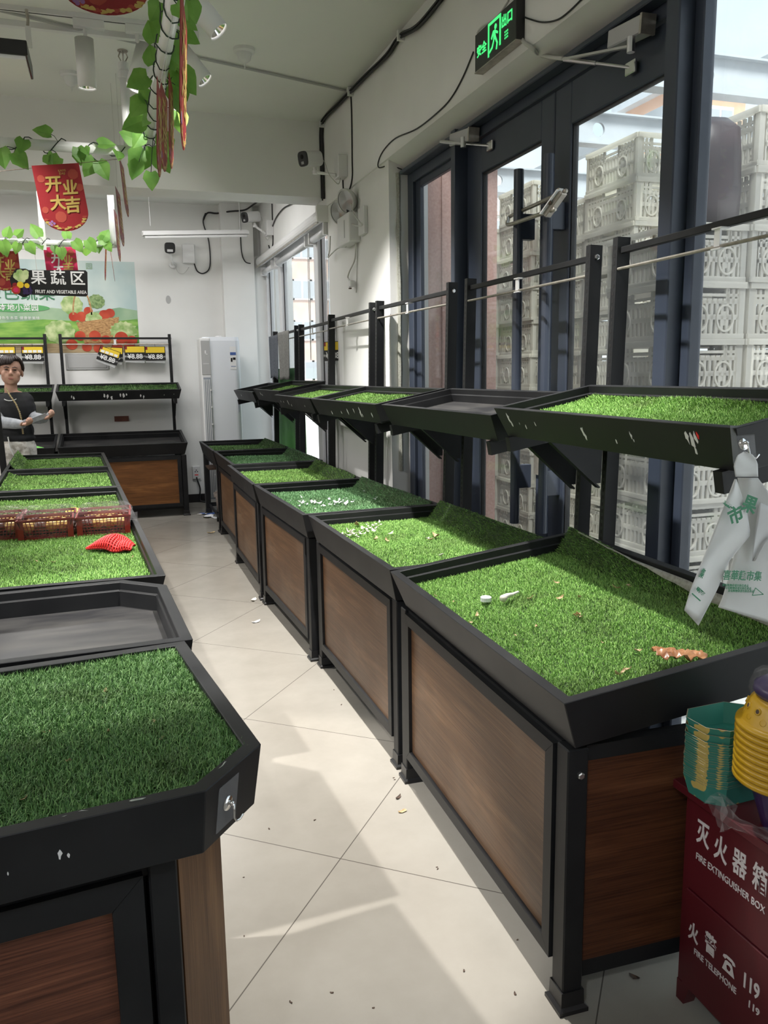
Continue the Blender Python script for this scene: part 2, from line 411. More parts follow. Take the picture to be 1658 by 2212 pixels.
mrr = N(fm, 'ShaderNodeMapRange'); mrr.inputs['To Min'].default_value = .12; mrr.inputs['To Max'].default_value = .34
LK(fm, n1.outputs['Fac'], mrr.inputs['Value']); LK(fm, mrr.outputs['Result'], _b.inputs['Roughness'])
structure(MB().box((-7, -3.5, -.1), (1.95, YB, 0)).build('floor', fm))
mb = MB().box((-7.1, -3.6, CEIL), (1.97, 6.7, CEIL+.12)).box((-7.1, 6.7, 3.29), (1.97, YB+.1, 3.41))
structure(mb.build('ceiling', 'white_ceiling'))
structure(MB().box((-7.1, 6.55, 2.81), (1.80, 6.86, CEIL)).build('trim_1', 'white_wall'))       # the downstand beam across the shop
structure(MB().box((-7.1, YB, 0), (2.1, YB+.12, CEIL)).build('wall_back', 'white_wall'))
structure(MB().box((-7.12, -3.6, 0), (-7, YB, CEIL)).build('wall_left', 'white_wall'))
structure(MB().box((-7, -3.62, 0), (2.1, -3.5, CEIL)).build('wall_front', 'white_wall'))
mb = MB()
mb.prism([(1.73, CEIL), (1.73, 2.74), (1.86, 2.69), (1.97, 2.69), (1.97, CEIL)], 0, 13.0,
         T=Matrix(((1, 0, 0, 0), (0, 0, -1, YB), (0, 1, 0, 0), (0, 0, 0, 1))))
mb.box((1.74, 5.03, 0), (2.0, 6.52, 2.75))
mb.box((1.77, 6.5, 0), (2.0, YB, .16))
mb.box((1.80, -3.5, 0), (2.0, -.9, 2.75))
structure(mb.build('wall_right', 'white_wall'))
mb = MB().box((1.29, 9.36, 0), (1.64, YB, 3.29)).box((1.64, 9.42, 0), (1.95, YB, 2.75))
structure(mb.build('pillar', 'white_wall'))
structure(MB().box((-7, YB-.012, 0), (1.29, YB, .095)).build('baseboard_back', 'black_plastic'))
# the ragged old sealant beside the shopfront frame
mb = MB()
pts = [(1.80+random.uniform(-.003, .003), 5.022+random.uniform(-.002, .002), z) for z in np.linspace(.8, 2.66, 18)]
mb.tube(pts, [.014+random.uniform(-.004, .004) for _ in pts], 6)
structure(mb.build('trim_2', 'turf_backing'))

# ------------------------------------------------------------------ shopfront: side light, double door, right-hand window
XF = 1.858
def rect_frame(mb, y0, y1, z0, z1, wl, wr, wt, wb, x0, x1, mat=0):
    """frame in the plane x: y0 < y1, stile widths at y0 (wl) and y1 (wr), rails top and bottom"""
    mb.box((x0, y0, z0), (x1, y0+wl, z1), mat); mb.box((x0, y1-wr, z0), (x1, y1, z1), mat)
    mb.box((x0, y0+wl, z1-wt), (x1, y1-wr, z1), mat); mb.box((x0, y0+wl, z0), (x1, y1-wr, z0+wb), mat)
def pane(parent, y0, y1, z0, z1, x=1.897, nm='glass_pane', mat='window_glass'):
    return MB().box((x-.003, y0, z0), (x+.003, y1, z1)).build(nm, mat, parent)

w2 = structure(thing('window_2', None, None, (0, 0, 0)))
mb = MB(); rect_frame(mb, 4.20, 5.015, .02, 2.685, .06, .085, .095, .08, XF, 1.908)
mb.build('window_frame', 'anthracite_frame', w2, bevel=.004)
mb = MB(); rect_frame(mb, 4.25, 4.93, .10, 2.60, .07, .075, .05, .08, 1.880, 1.906)
mb.build('sash', 'anthracite_frame', w2, bevel=.003)
pane(w2, 4.30, 4.87, .16, 2.56)

d1 = structure(thing('door_1', None, None, (0, 0, 0)))
mb = MB(); mb.box((XF, 2.36, 2.60), (1.908, 4.20, 2.685))
mb.box((1.80, 4.15, .0), (1.908, 4.20, 2.685)); mb.box((1.80, 2.36, .0), (1.908, 2.43, 2.685))
mb.box((1.80, -.9, 2.645), (XF, 5.0, 2.668))
mb.build('door_frame', 'anthracite_frame', d1, bevel=.004)
def leaf(y0, y1, wl, wr):
    mb = MB(); rect_frame(mb, y0, y1, .012, 2.595, wl, wr, .165, .22, 1.872, 1.908)
    o = mb.build('door_leaf', 'anthracite_frame', d1, bevel=.004)
    mb = MB(); rect_frame(mb, y0+wl-.006, y1-wr+.006, .226, 2.437, .012, .012, .012, .012, 1.882, 1.9065)
    mb.build('glazing_gasket', 'gasket', o)
    pane(o, y0+wl-.004, y1-wr+.004, .23, 2.434)
    return o
lf1 = leaf(3.255, 4.145, .109, .17); lf2 = leaf(2.432, 3.247, .081, .128)
def pull(parent, y):
    mb = MB(); mb.tube([(1.80, y, .72), (1.80, y, 2.32)], .0225, 18)
    for z in (.95, 2.08): mb.box((1.80, y-.02, z-.06), (1.874, y+.02, z+.05))
    return mb.build('door_handle', 'anthracite_frame', parent, smooth=False, bevel=.001)
pull(lf1, 3.43); pull(lf2, 3.164)
mb = MB()
for y in (3.34,):
    mb.cbox((1.868, y, 1.02), (.012, .05, .12))
mb.build('lock_plate', 'rod_steel', lf1)
w3 = structure(thing('window_3', None, None, (0, 0, 0)))
mb = MB(); rect_frame(mb, -.9, 2.36, .02, 2.685, .08, .045, .075, .08, XF, 1.908)
mb.build('window_frame', 'anthracite_frame', w3, bevel=.004)
pane(w3, -.82, 2.32, .10, 2.615)

# far window with white frame and roller-blind cassettes
w1 = structure(thing('window_1', None, None, (0, 0, 0)))
mb = MB()
rect_frame(mb, 6.52, 9.42, .16, 2.70, .05, .05, .09, .06, 1.775, 1.85)
for y0, y1 in ((8.60, 8.72), (7.02, 7.16)): mb.box((1.775, y0, .2), (1.85, y1, 2.62))
mb.build('window_frame', 'upvc_white', w1, bevel=.004)
mb = MB()
for y0, y1 in ((6.57, 7.02), (7.16, 8.60), (8.72, 9.37)):
    rect_frame(mb, y0, y1, .22, 2.61, .014, .014, .014, .014, 1.806, 1.812)
mb.build('glazing_gasket', 'gasket', w1)
for y0, y1 in ((6.58, 7.01), (7.17, 8.59), (8.73, 9.36)): pane(w1, y0, y1, .23, 2.60, 1.815)

# ------------------------------------------------------------------ outside
noisy('paving', (.56, .55, .54), (.66, .65, .64), 3, 5, .8)
noisy('pink_granite', (.42, .25, .22), (.52, .34, .30), 60, 3, .55)
noisy('grey_steel_paint', (.42, .45, .48), (.50, .53, .56), 4, 3, .5)
def crate_plastic(name, c1, c2):
    m = noisy(name, c1, c2, 5, 4, .5)
    nt = m.node_tree; b = nt.nodes['Principled BSDF']; o = [n for n in nt.nodes if n.type == 'OUTPUT_MATERIAL'][0]
    t = N(m, 'ShaderNodeBsdfTranslucent'); t.inputs['Color'].default_value = (*c2, 1)
    mx = N(m, 'ShaderNodeMixShader'); mx.inputs['Fac'].default_value = .65
    LK(m, b.outputs[0], mx.inputs[1]); LK(m, t.outputs[0], mx.inputs[2]); LK(m, mx.outputs[0], o.inputs['Surface'])
crate_plastic('crate_cream', (.74, .71, .62), (.84, .82, .75)); crate_plastic('crate_white', (.74, .71, .66), (.82, .80, .75))
noisy('orange_render', (.62, .33, .19), (.68, .38, .23), 2, 3, .8)
noisy('pale_render', (.62, .60, .56), (.70, .68, .65), 1, 3, .8)
noisy('pink_render', (.55, .40, .34), (.60, .46, .40), 1, 3, .8)
principled('far_window', (.34, .37, .40), .25)
noisy('black_sheeting', (.014, .008, .010), (.035, .018, .022), 5, 5, .4, bump=.6)
noisy('bush_green', (.10, .22, .05), (.22, .36, .10), 4, 4, .7)
structure(MB().box((1.95, -8, -.15), (120, 120, -.05)).build('ground', 'paving'))
mb = MB().box((1.99, 5.10, -.05), (2.52, 6.45, 3.2))
for x in (2.12, 2.30): mb.box((x, 5.085, -.05), (x+.05, 5.10, 3.2))
structure(mb.build('pillar', 'pink_granite'))

# crate: slatted walls with arched slots, ring motifs and an open handle slot
def crate_mesh(wx, wy, h, mat):
    mb = MB(); t = .012
    mb.box((.02, .02, 0), (wx-.02, wy-.02, .012))
    for (a, b) in ((0, h), ):
        pass
    for sx in (0, wx-.035):
        for sy in (0, wy-.035): mb.box((sx, sy, 0), (sx+.035, sy+.035, h))
    def wall(n, L, conv, ring):
        # conv maps (along, z, out) to xyz boxes
        def bx(a0, a1, z0, z1, o0=0, o1=t): mb.box(*conv(a0, a1, z0, z1, o0, o1))
        bx(0, L, h-.026, h, -.010, t); bx(0, L, 0, .022, -.004, t)
        bx(.03, L-.03, .082, .096); bx(.03, L-.03, .150, .164); bx(.03, L-.03, h-.062, h-.05)
        m = n
        for i in range(m+1):
            a = .035+(L-.07)*i/m
            mid = abs(a-L/2) < .075
            bx(a-.007, a+.007, .02, .164 if mid else h-.03)
        for i in range(m):
            a = .035+(L-.07)*(i+.5)/m
            bx(a-.010, a+.010, .164, .172); bx(a-.010, a+.010, .096, .104)
        bx(L/2-.085, L/2-.07, .16, h-.02); bx(L/2+.07, L/2+.085, .16, h-.02)
        for c in ring:
            k = 18; pin = []; pout = []
            for j in range(k):
                an = 2*PI*j/k
                pin.append((c+.040*math.cos(an), .088+.052*math.sin(an))); pout.append((c+.048*math.cos(an), .088+.060*math.sin(an)))
            for j in range(k):
                q = [pin[j], pin[(j+1) % k], pout[(j+1) % k], pout[j]]
                vs = []
                for o_ in (-.006, t):
                    for p in q:
                        lo, hi = conv(p[0], p[0], p[1], p[1], o_, o_); vs.append(lo)
                mb.add(vs, [(0, 1, 2, 3), (4, 7, 6, 5), (0, 4, 5, 1), (1, 5, 6, 2), (2, 6, 7, 3), (3, 7, 4, 0)])
            for (px, pz) in ((c, .088),):
                bx(px-.022, px+.022, pz-.03, pz+.03, .002, t)
    wall(15, wy, lambda a0, a1, z0, z1, o0, o1: ((o0, a0, z0), (o1, a1, z1)), (wy*.27, wy*.73))
    wall(15, wy, lambda a0, a1, z0, z1, o0, o1: ((wx-o1, a0, z0), (wx-o0, a1, z1)), (wy*.27, wy*.73))
    wall(10, wx, lambda a0, a1, z0, z1, o0, o1: ((a0, o0, z0), (a1, o1, z1)), (wx*.30, wx*.70))
    wall(10, wx, lambda a0, a1, z0, z1, o0, o1: ((a0, wy-o1, z0), (a1, wy-o0, z1)), (wx*.30, wx*.70))
    return mb
CW, CL, CH = .345, .54, .243
crate0 = {}
stacks = [
    (3.00, 4.25, 11, 'cream', 'cream plastic crate in the tall stack outside the right door leaf', 'crates stacked outside the right door leaf'),
    (3.02, 4.83, 10, 'cream', 'cream plastic crate in the lower stack glimpsed between the door handles', 'crates stacked outside between the door handles'),
    (3.00, 5.48, 11, 'cream', 'weathered cream crate in the stack outside the left door leaf', 'crates stacked outside the left door leaf'),
    (2.98, 6.04, 10, 'cream', 'weathered cream crate in the farthest outdoor stack by the pink pier', 'crates in the farthest outdoor stack'),
    (2.35, 3.00, 8, 'white', 'white crate with ring pattern stacked outside the right window under the black sheeting', 'white crates under the black sheeting'),
    (2.71, 3.00, 10, 'white', 'white crate in the tall stack at the right edge of the right window', 'white crates at the right edge of the window'),
    (3.07, 3.02, 9, 'white', 'white crate in the outermost stack beyond the right window', 'white crates in the outermost stack'),
]
for sx, sy, n, kind, lab, grp in stacks:
    for k in range(n):
        if kind not in crate0:
            o = crate_mesh(CW, CL, CH, kind).build('plastic_crate', 'crate_'+kind); crate0[kind] = o
        else:
            o = crate0[kind].copy(); COL.objects.link(o)
        o.location = (sx+random.uniform(-.012, .012), sy+random.uniform(-.01, .01), .10+k*(CH+.001)); o.rotation_euler = (0, 0, random.uniform(-.012, .012))
        tag(o, lab, 'crate', grp)
    p = MB()
    for yy in (0, .2, .4): p.box((sx, sy+yy, -.05), (sx+CW, sy+yy+.07, .06))
    p.box((sx, sy, .06), (sx+CW, sy+CL, .098))
    tag(p.build('wooden_pallet', 'pale_render'), 'low pallet under the '+grp, 'pallet')
mb = MB(); loops = []
for z, s in ((0, .96), (.16, 1.0), (.36, .98), (.48, .92), (.54, .6)):
    loops.append([(2.59+.115*s*math.copysign(abs(math.cos(a))**.5, math.cos(a))*(1+.05*math.sin(5*a+z*9)), 3.2+.17*s*math.copysign(abs(math.sin(a))**.5, math.sin(a))*(1+.06*math.sin(4*a)), 2.05+z*.85) for a in np.linspace(0, 2*PI, 28)[:-1]])
mb.loft(loops, cap0=True, cap1=True)
tag(mb.build('sheeting_bundle', 'black_sheeting', smooth=True), 'dark sheeting bundle on top of the white crates outside', 'sheeting')

# canopy: cross beams with round holes, purlins, translucent roof sheet
cn = thing('entrance_canopy', 'pale steel canopy with round holes in its beams outside the doors', 'canopy', (0, 0, 0))
def holed_beam(y, z, x0, x1, hx):
    mb = MB(); h = .18; r = .046; T = .02
    mb.box((x0, y, z-h/2), (hx-.09, y+T, z+h/2)); mb.box((hx+.09, y, z-h/2), (x1, y+T, z+h/2))
    k = 24; ci = []; sq = []
    for j in range(k):
        a = 2*PI*j/k; c, s = math.cos(a), math.sin(a); m = max(abs(c), abs(s))
        ci.append((hx+r*c, z+r*s)); sq.append((hx+.09*c/m, z+.09*s/m))
    f = [[(p[0], y, p[1]) for p in ci], [(p[0], y, p[1]) for p in sq], [(p[0], y+T, p[1]) for p in sq], [(p[0], y+T, p[1]) for p in ci], [(p[0], y, p[1]) for p in ci]]
    mb.loft(f)
    mb.box((x0, y-.04, z+h/2), (x1, y+.06, z+h/2+.012)); mb.box((x0, y-.04, z-h/2-.012), (x1, y+.06, z-h/2))
    mb.build('cross_beam', 'grey_steel_paint', cn)
for y in (2.3, 3.94, 4.98, 6.47): holed_beam(y, 3.008, 2.12, 7.0, 3.2)
for x in (2.3, 3.7, 5.2, 6.9): MB().box((x, -3, 3.12), (x+.06, 9, 3.20)).build('purlin', 'grey_steel_paint', cn)
MB().box((2.12, -3, 3.215), (7.2, 9, 3.22)).build('roof_sheet', 'canopy_sheet', cn)
for y in (2.3, 6.47): MB().box((6.85, y-.05, -.05), (6.95, y+.05, 3.0)).build('post', 'grey_steel_paint', cn)

def building(name, label, x0, x1, y0, y1, h, mats, nx, nz, wx, wz):
    b = thing(name, label, 'building', (x0, y0, -.05))
    W_, D_ = x1-x0, y1-y0
    MB().box((0, 0, 0), (W_, D_, h)).build('walls', mats[0], b)
    MB().box((-.3, -.3, h), (W_+.3, D_+.3, h+.4)).build('roof', mats[1], b)
    for i in range(nx):
        for k in range(nz):
            x = W_*(i+.5)/nx; z = h*(k+.6)/nz
            f = MB().box((x-wx/2, -.12, z-wz/2), (x+wx/2, .02, z+wz/2)).build('window', 'upvc_white', b)
            g = MB()
            for s in (-1, 1): g.box((x+s*wx*.24-wx*.2, -.14, z-wz*.42), (x+s*wx*.24+wx*.2, -.121, z+wz*.42))
            g.build('pane', 'far_window', f)
    return b
building('apartment_building', 'pale apartment block far behind the crates outside the left door leaf', 41.0, 52, 90, 100, 19.5, ('pale_render', 'pink_render'), 4, 6, 1.7, 1.6)
bo = building('rendered_house', 'orange rendered house with white windows seen through the right window', 15.7, 17.6, 20, 23, 9.3, ('orange_render', 'grey_steel_paint'), 1, 3, .9, 1.2)
MB().box((1.25, -.4, 6.9), (1.75, -.02, 7.3)).build('air_conditioner', 'upvc_white', bo)
bw = building('apartment_building', 'beige apartment block seen through the far white-framed window', 9.5, 16.5, 62, 70, 21, ('pink_render', 'pale_render'), 5, 7, 1.6, 1.5)
tr = thing('roadside_tree', 'small bright green tree seen between crates and left door frame', 'tree', (10.6, 22.5, -.05))
MB().tube([(0, 0, 0), (.05, 0, 1.2), (0, .1, 2.2)], [.12, .09, .06], 8).build('trunk', 'dark_scrap', tr)
mb = MB()
for i in range(420):
    a, b_, r_ = random.uniform(0, 2*PI), random.uniform(-1, 1), random.random()**.4
    c = Vector((math.cos(a)*math.sqrt(1-b_*b_), math.sin(a)*math.sqrt(1-b_*b_), b_))*r_
    c = Vector((c.x*1.3, c.y*1.3, 2.6+c.z*1.5)); s = random.uniform(.1, .22)
    u = Vector((random.gauss(0, 1), random.gauss(0, 1), random.gauss(0, 1))).normalized(); w = u.orthogonal().normalized()
    mb.add([c-u*s, c+w*s*.6, c+u*s, c-w*s*.6], [(0, 1, 2, 3)])
mb.build('foliage', 'bush_green', tr)
car = thing('parked_car', 'white car parked outside, its bonnet just showing beside the crates', 'car', (8.3, 15.5, -.05), .3)
prof = [(-2.1, .35), (-2.1, .75), (-1.3, .9), (-.6, 1.42), (.8, 1.42), (1.4, .95), (2.1, .8), (2.1, .35)]
MB().prism(prof, -.85, .85, T=Matrix(((1, 0, 0, 0), (0, 0, -1, 0), (0, 1, 0, 0), (0, 0, 0, 1)))).build('body', 'upvc_white', car, bevel=.06, seg=3)
MB().prism([(-1.15, .95), (-.55, 1.36), (.75, 1.36), (1.2, .97)], -.86, .86, T=Matrix(((1, 0, 0, 0), (0, 0, -1, 0), (0, 1, 0, 0), (0, 0, 0, 1)))).build('windows', 'far_window', car)
for x in (-1.3, 1.3):
    for y in (-.8, .8):
        MB().lathe([(.02, -.1), (.31, -.1), (.33, 0), (.31, .1), (.02, .1)], 20, T=Matrix.Translation((x, y, .33)) @ Matrix.Rotation(PI/2, 4, 'X')).build('wheel', 'black_plastic', car, smooth=True)
# ================================================================== PRODUCE STANDS
def tray_mesh(poly, H, ins, lip, dep):
    """open sheet-metal tray: outer wall leaning in towards the bottom, flat lip, inner wall and floor; top edge at z = 0"""
    mb = MB()
    P0 = poly; Pb = polyinset(poly, ins); Pi = polyinset(poly, lip); Pf = polyinset(poly, lip+.003)
    Z = lambda pl, z: [(p[0], p[1], z) for p in pl]
    mb.loft([Z(Pb, -H), Z(P0, 0), Z(Pi, 0), Z(Pi, -.026), Z(polyinset(poly, lip+.006), -.027), Z(polyinset(poly, lip+.006), -dep)], 0, cap0=True)
    mb.add(Z(polyinset(poly, lip+.006), -dep), [tuple(range(len(poly)))], 1)
    return mb
def chamfered(L, D, c, corners):
    """counter-clockwise outline, corners: subset of 'fl fr br bl' that are cut"""
    o = []
    if 'fl' in corners: o += [(0, c), (c, 0)]
    else: o += [(0, 0)]
    if 'fr' in corners: o += [(L-c, 0), (L, c)]
    else: o += [(L, 0)]
    o += [(L, D), (0, D)]
    return o
def leg(root, x, y, h, w=.05):
    o = MB().box((x, y, .03), (x+w, y+w, h)).build('leg', 'black_metal', root, bevel=.003)
    mb = MB(); f = .011
    sq = lambda e, z: [(x-e, y-e, z), (x+w+e, y-e, z), (x+w+e, y+w+e, z), (x-e, y+w+e, z)]
    mb.loft([sq(f, 0), sq(f, .010), sq(.004, .016), sq(.003, .052)], cap0=True, cap1=True)
    mb.build('foot', 'black_plastic', o)
    return o
def front_panel(root, x0, x1, z0, z1, y, woodm, fw=.036):
    mb = MB()
    pr = lambda poly: mb.prism(poly, -.026, 0, T=Matrix(((1, 0, 0, 0), (0, 0, -1, y-.004), (0, 1, 0, 0), (0, 0, 0, 1))))
    g = .0006
    pr([(x0, z0), (x1, z0), (x1-fw, z0+fw-g), (x0+fw, z0+fw-g)]); pr([(x0, z1), (x0+fw, z1-fw+g), (x1-fw, z1-fw+g), (x1, z1)][::-1])
    pr([(x0, z0+g), (x0+fw-g, z0+fw), (x0+fw-g, z1-fw), (x0, z1-g)][::-1]); pr([(x1, z0+g), (x1, z1-g), (x1-fw+g, z1-fw), (x1-fw+g, z0+fw)][::-1])
    f = mb.build('front_panel', 'black_metal', root)
    MB().box((x0+fw-.004, y+.008, z0+fw-.004), (x1-fw+.004, y+.02, z1-fw+.004)).build('wood_board', woodm, f)
    return f

TRAYS = {}
def stand(key, label, org, rotz, group, L=1.203, x0=-.002, zf=.7625, D=.728, tilt=3.75, front='walnut_front', side=None,
          upper=None, posts=True, span=1.16, post_top=1.885, low_gap=True, tray_dx=0.0, rail=True):
    s = thing('produce_stand', label, 'display stand', (org[0], org[1], 0), rotz, group)
    hl = zf-.128
    for x in (0, span-.05):
        for y in (0, .63): leg(s, x, y, hl+(.035 if y else 0))
    mb = MB()
    for y, dz in ((.012, 0), (.642, .03)):
        mb.box((.05, y, hl-.04+dz), (span-.05, y+.028, hl+dz)); mb.box((.05, y+.02, .075), (span-.05, y+.035, .10))
    for x in (.01, span-.04): mb.box((x, .05, hl-.035), (x+.03, .63, hl)); mb.box((x+.002, .05, .072), (x+.028, .63, .112))
    mb.build('frame_rails', 'black_metal', s)
    if front: front_panel(s, .058, span-.058, .100, hl-.008, -.001, front)
    if side:
        for x in side:
            xx = (.012, .030) if x == 'l' else (span-.030, span-.012)
            MB().box((xx[0], .05, .112), (xx[1], .63, hl-.035)).build('side_panel', 'walnut_side', s)
            b = MB(); b.lathe([(.0085, 0), (.0085, .006), (.006, .008)], 6, cap0=True, cap1=True, T=Matrix.Translation((span if x == 'r' else 0, .030, hl-.06)) @ Matrix.Rotation(PI/2 if x == 'r' else -PI/2, 4, 'Y'))
            b.build('bolt', 'bolt_steel', s)
    T = Matrix.Translation((x0+tray_dx, -.036, zf)) @ Matrix.Rotation(math.radians(tilt), 4, 'X')
    o = tray_mesh([(0, 0), (L, 0), (L, D), (0, D)], .124, .03, .026, .072).build('lower_tray', ['black_metal', 'black_plate'], s, bevel=.0016)
    o.matrix_local = T
    TRAYS[key] = (s, T, L, D)
    if posts:
        pz = post_top; lean = math.radians(1.2)
        for i, x in enumerate((.030, span-.060)):
            mb = MB(); TP = Matrix.Translation((x, .737, 0)) @ Matrix.Rotation(-lean, 4, 'X')
            mb.box((0, 0, .02), (.03, .05, pz), 0, TP)
            z = .16
            while z < pz-.03:
                mb.box((.011, -.0006, z), (.019, .002, z+.013), 1, TP); z += .0255
            p = mb.build('upright', ['black_metal', 'slot_black'], s)
            b = MB(); b.lathe([(.010, 0), (.010, .007), (.007, .009)], 6, cap0=True, cap1=True, T=TP @ Matrix.Translation((.03, .026, pz-.043)) @ Matrix.Rotation(PI/2, 4, 'Y'))
            b.build('bolt', 'bolt_steel', p)
        yt = .737+math.sin(lean)*pz+.025
        if rail:
            MB().box((.058, yt-.012, pz-.056), (span-.058, yt+.008, pz-.034)).build('top_rail', 'black_metal', s, bevel=.002)
            mb = MB().tube([(.05, yt-.02, pz-.108), (span-.05, yt-.02, pz-.108)], .0055, 8)
            r = mb.build('hanging_rod', 'rod_steel', s)
            xm = span*.49
            mb = MB().box((xm-.012, yt-.026, pz-.108), (xm+.012, yt-.020, pz-.056)).box((xm-.02, yt-.03, pz-.060), (xm+.02, yt+.0, pz-.0555)).box((xm-.02, yt-.03, pz-.116), (xm+.02, yt-.014, pz-.112))
            mb.build('rod_clip', 'white_plastic', r)
    if upper:
        uz = upper.get('zf', 1.285); ut = upper.get('tilt', 10.8); uy = upper.get('y', .346); uD = upper.get('D', .385)
        TU = Matrix.Translation((x0+upper.get('dx', 0), uy, uz)) @ Matrix.Rotation(math.radians(ut), 4, 'X')
        o = tray_mesh([(0, 0), (L, 0), (L, uD), (0, uD)], .104, .026, .020, .062).build('upper_tray', ['black_metal', 'black_plate'], s, bevel=.0015)
        o.matrix_local = TU
        TRAYS[key+'u'] = (s, TU, L, uD)
        tn = math.tan(math.radians(ut)); zb = uz-.104-.026
        for x in (.045, span-.045):
            mb = MB()
            T2 = Matrix(((0, 0, 1, x), (1, 0, 0, 0), (0, 1, 0, 0), (0, 0, 0, 1)))
            zz = lambda y: zb+(y-uy)*tn
            mb.bar((x, uy+.035, zz(uy+.035)-.002), (x, .75, zz(.75)-.002), .030, .050)
            mb.prism([(.54, zz(.54)-.02), (.725, zz(.54)-.185), (.745, zz(.54)-.185), (.752, zz(.75)-.02)], -.004, .004, 0, T2)
            mb.bar((x, .535, zz(.54)-.024), (x, .735, zz(.54)-.20), .030, .006)
            mb.build('shelf_bracket', 'black_metal', s)
    return s

# --- the row along the windows (numbers are world positions of each stand, measured along the row)
LX, Y0 = .8893, 1.4103
RROW = [  # dx, dy, turn
    (-.0105, 0.0, .0313), (.0321, 1.2207, -.0054), (.0031, 2.4428, -.0300), (-.0366, 3.6668, .0085), (.0119, 4.8916, .0048), (.0119, 6.1169, .0048)]
RLAB = [
    'nearest wood-panelled stand of the window row, next to the red fire box',
    'second stand from the red fire box, garlic skins scattered on its turf',
    'third stand from the red fire box, white scraps on its bluish turf',
    'fourth stand from the red fire box in the window row, before the white wall',
    'fifth stand from the red fire box in the window row, before the white window',
    'last stand of the window row, open base without wood, beside the air conditioner']
for k, (dx, dy, rt) in enumerate(RROW):
    c, s_ = math.cos(rt), math.sin(rt)
    org = (LX+dx+1.168*s_, Y0+dy+1.168*c)
    rz = math.atan2(-c, -s_)
    up = dict(zf=1.312 if k in (0, 4) else 1.285)
    stand('R%d' % k, RLAB[k], org, rz, 'stands along the windows', front='walnut_front' if k < 5 else None,
          side='r' if k == 0 else None, upper=up, D=(.714, .712, .735, .72, .72, .72)[k], tilt=(7.5, .8, .2, 0, 0, 0)[k], L=1.203 if k == 0 else 1.197)
# --- the stands along the back wall
for k, (xc, lab) in enumerate(((.122, 'stand with empty black lower tray at the back wall beside the air conditioner'), (-1.15, 'stand at the back wall behind the woman, green mat corner in its tray'))):
    stand('B%d' % k, lab, (xc-.605, 8.62), 0.0, 'stands at the back wall', L=1.25, x0=-.022, span=1.21, front='walnut_orange', upper=dict(zf=1.30, y=.36), tray_dx=0, post_top=1.895, D=.72, tilt=7.2)
# --- the island row on the left (turned a little against the windows)
LDIR = math.atan2(1, -.043)
LLAB = ['island stand holding the wrapped fruit baskets and red foam net', 'island stand just beyond the wrapped fruit baskets, second from the far end before two others',
        'island stand second from the far end of the left row', 'farthest island stand of the left row, by the woman']
LLAB[1] = 'island stand directly beyond the wrapped fruit baskets'
ux = Vector((math.cos(LDIR), math.sin(LDIR))); uy_ = Vector((-ux.y, ux.x))
for k in range(4):
    p = Vector((.1426, 2.745))+ux*(1.225*k)+uy_*.036
    stand('L%d' % k, LLAB[k], (p.x, p.y), LDIR, 'stands of the left island row', zf=.78, tilt=.8, front='walnut_clean', posts=(k == 3), rail=False, upper=None, D=.73, post_top=1.40)

def endcap(key, label, org, rotz, zf, tilt, D, c, Hb, woodm):
    W = 1.20
    s = thing('corner_stand', label, 'display stand', (org[0], org[1], 0), rotz, 'cut-corner stands at the island end')
    T = Matrix.Translation((0, 0, zf)) @ Matrix.Rotation(math.radians(tilt), 4, 'X')
    poly = chamfered(W, D, c, 'fl fr')
    o = tray_mesh(poly, Hb, .016, .030, .078).build('lower_tray', ['black_metal', 'black_plate'], s, bevel=.0016); o.matrix_local = T
    TRAYS[key] = (s, T, W, D)
    h = zf-Hb-.012
    for sx in (0, 1):
        X = lambda v: W-v if sx else v
        xs = sorted((X(.213), X(.168)))
        l = MB().box((xs[0], .048, .02), (xs[1], .098, h)).build('leg', 'black_metal', s, bevel=.003)
        l2 = MB().box((min(X(.075), X(.12)), D-.10, .02), (max(X(.075), X(.12)), D-.05, h)).build('leg', 'black_metal', s, bevel=.003)
        for q in (l, l2):
            xs_ = [v[0] for v in q.bound_box]; ys_ = [v[1] for v in q.bound_box]
            MB().box((min(xs_)-.006, min(ys_)-.006, 0), (max(xs_)+.006, max(ys_)+.006, .04)).build('foot', 'black_plastic', q)
        a = (X(.165), .054); b = (X(.075), .150)
        mb = MB(); d = Vector((b[0]-a[0], b[1]-a[1])).normalized(); n = Vector((d.y, -d.x))*(1 if sx else -1); n *= -1
        q = [a, b, (b[0]+n.x*.014, b[1]+n.y*.014), (a[0]+n.x*.014, a[1]+n.y*.014)]
        mb.prism(q, .06, h).build('corner_panel', 'walnut_upright', s)
        mb = MB().box((min(X(.075), X(.083)), .150, .05), (max(X(.075), X(.083)), .158, h)).build('corner_strip', 'black_metal', s)
        MB().box((min(X(.075), X(.09)), .16, .06), (max(X(.075), X(.09)), D-.10, h)).build('side_panel', 'walnut_side', s)
    front_panel(s, .222, W-.222, .07, h-.020, .05, woodm, .050)
    MB().box((.17, .102, .03), (W-.17, .112, h-.03)).build('light_block_panel', 'black_metal', s)  # unseen panel added to stop light leaking between front panel and leg
    for a_, b_ in (((.2, .06, h-.03), (W-.2, .09, h)), ((.08, D-.09, h-.03), (W-.08, D-.06, h)), ((.2, .06, .03), (W-.2, .085, .07))):
        MB().box(a_, b_).build('frame_rail', 'black_metal', s)
    return s
yaw1 = .108
e1 = Vector((math.cos(yaw1), math.sin(yaw1)))
o1 = Vector((.227, 1.215))-e1*1.20
endcap('E0', 'cut-corner stand nearest the camera, chrome hook on its black rim', o1, yaw1, .800, -1.2, .80, .125, .112, 'walnut_clean')
endcap('E1', 'cut-corner stand with bare black tray between two turf trays', (.131, 2.738), PI+.044, .780, 0, .712, .125, .112, 'walnut_clean')
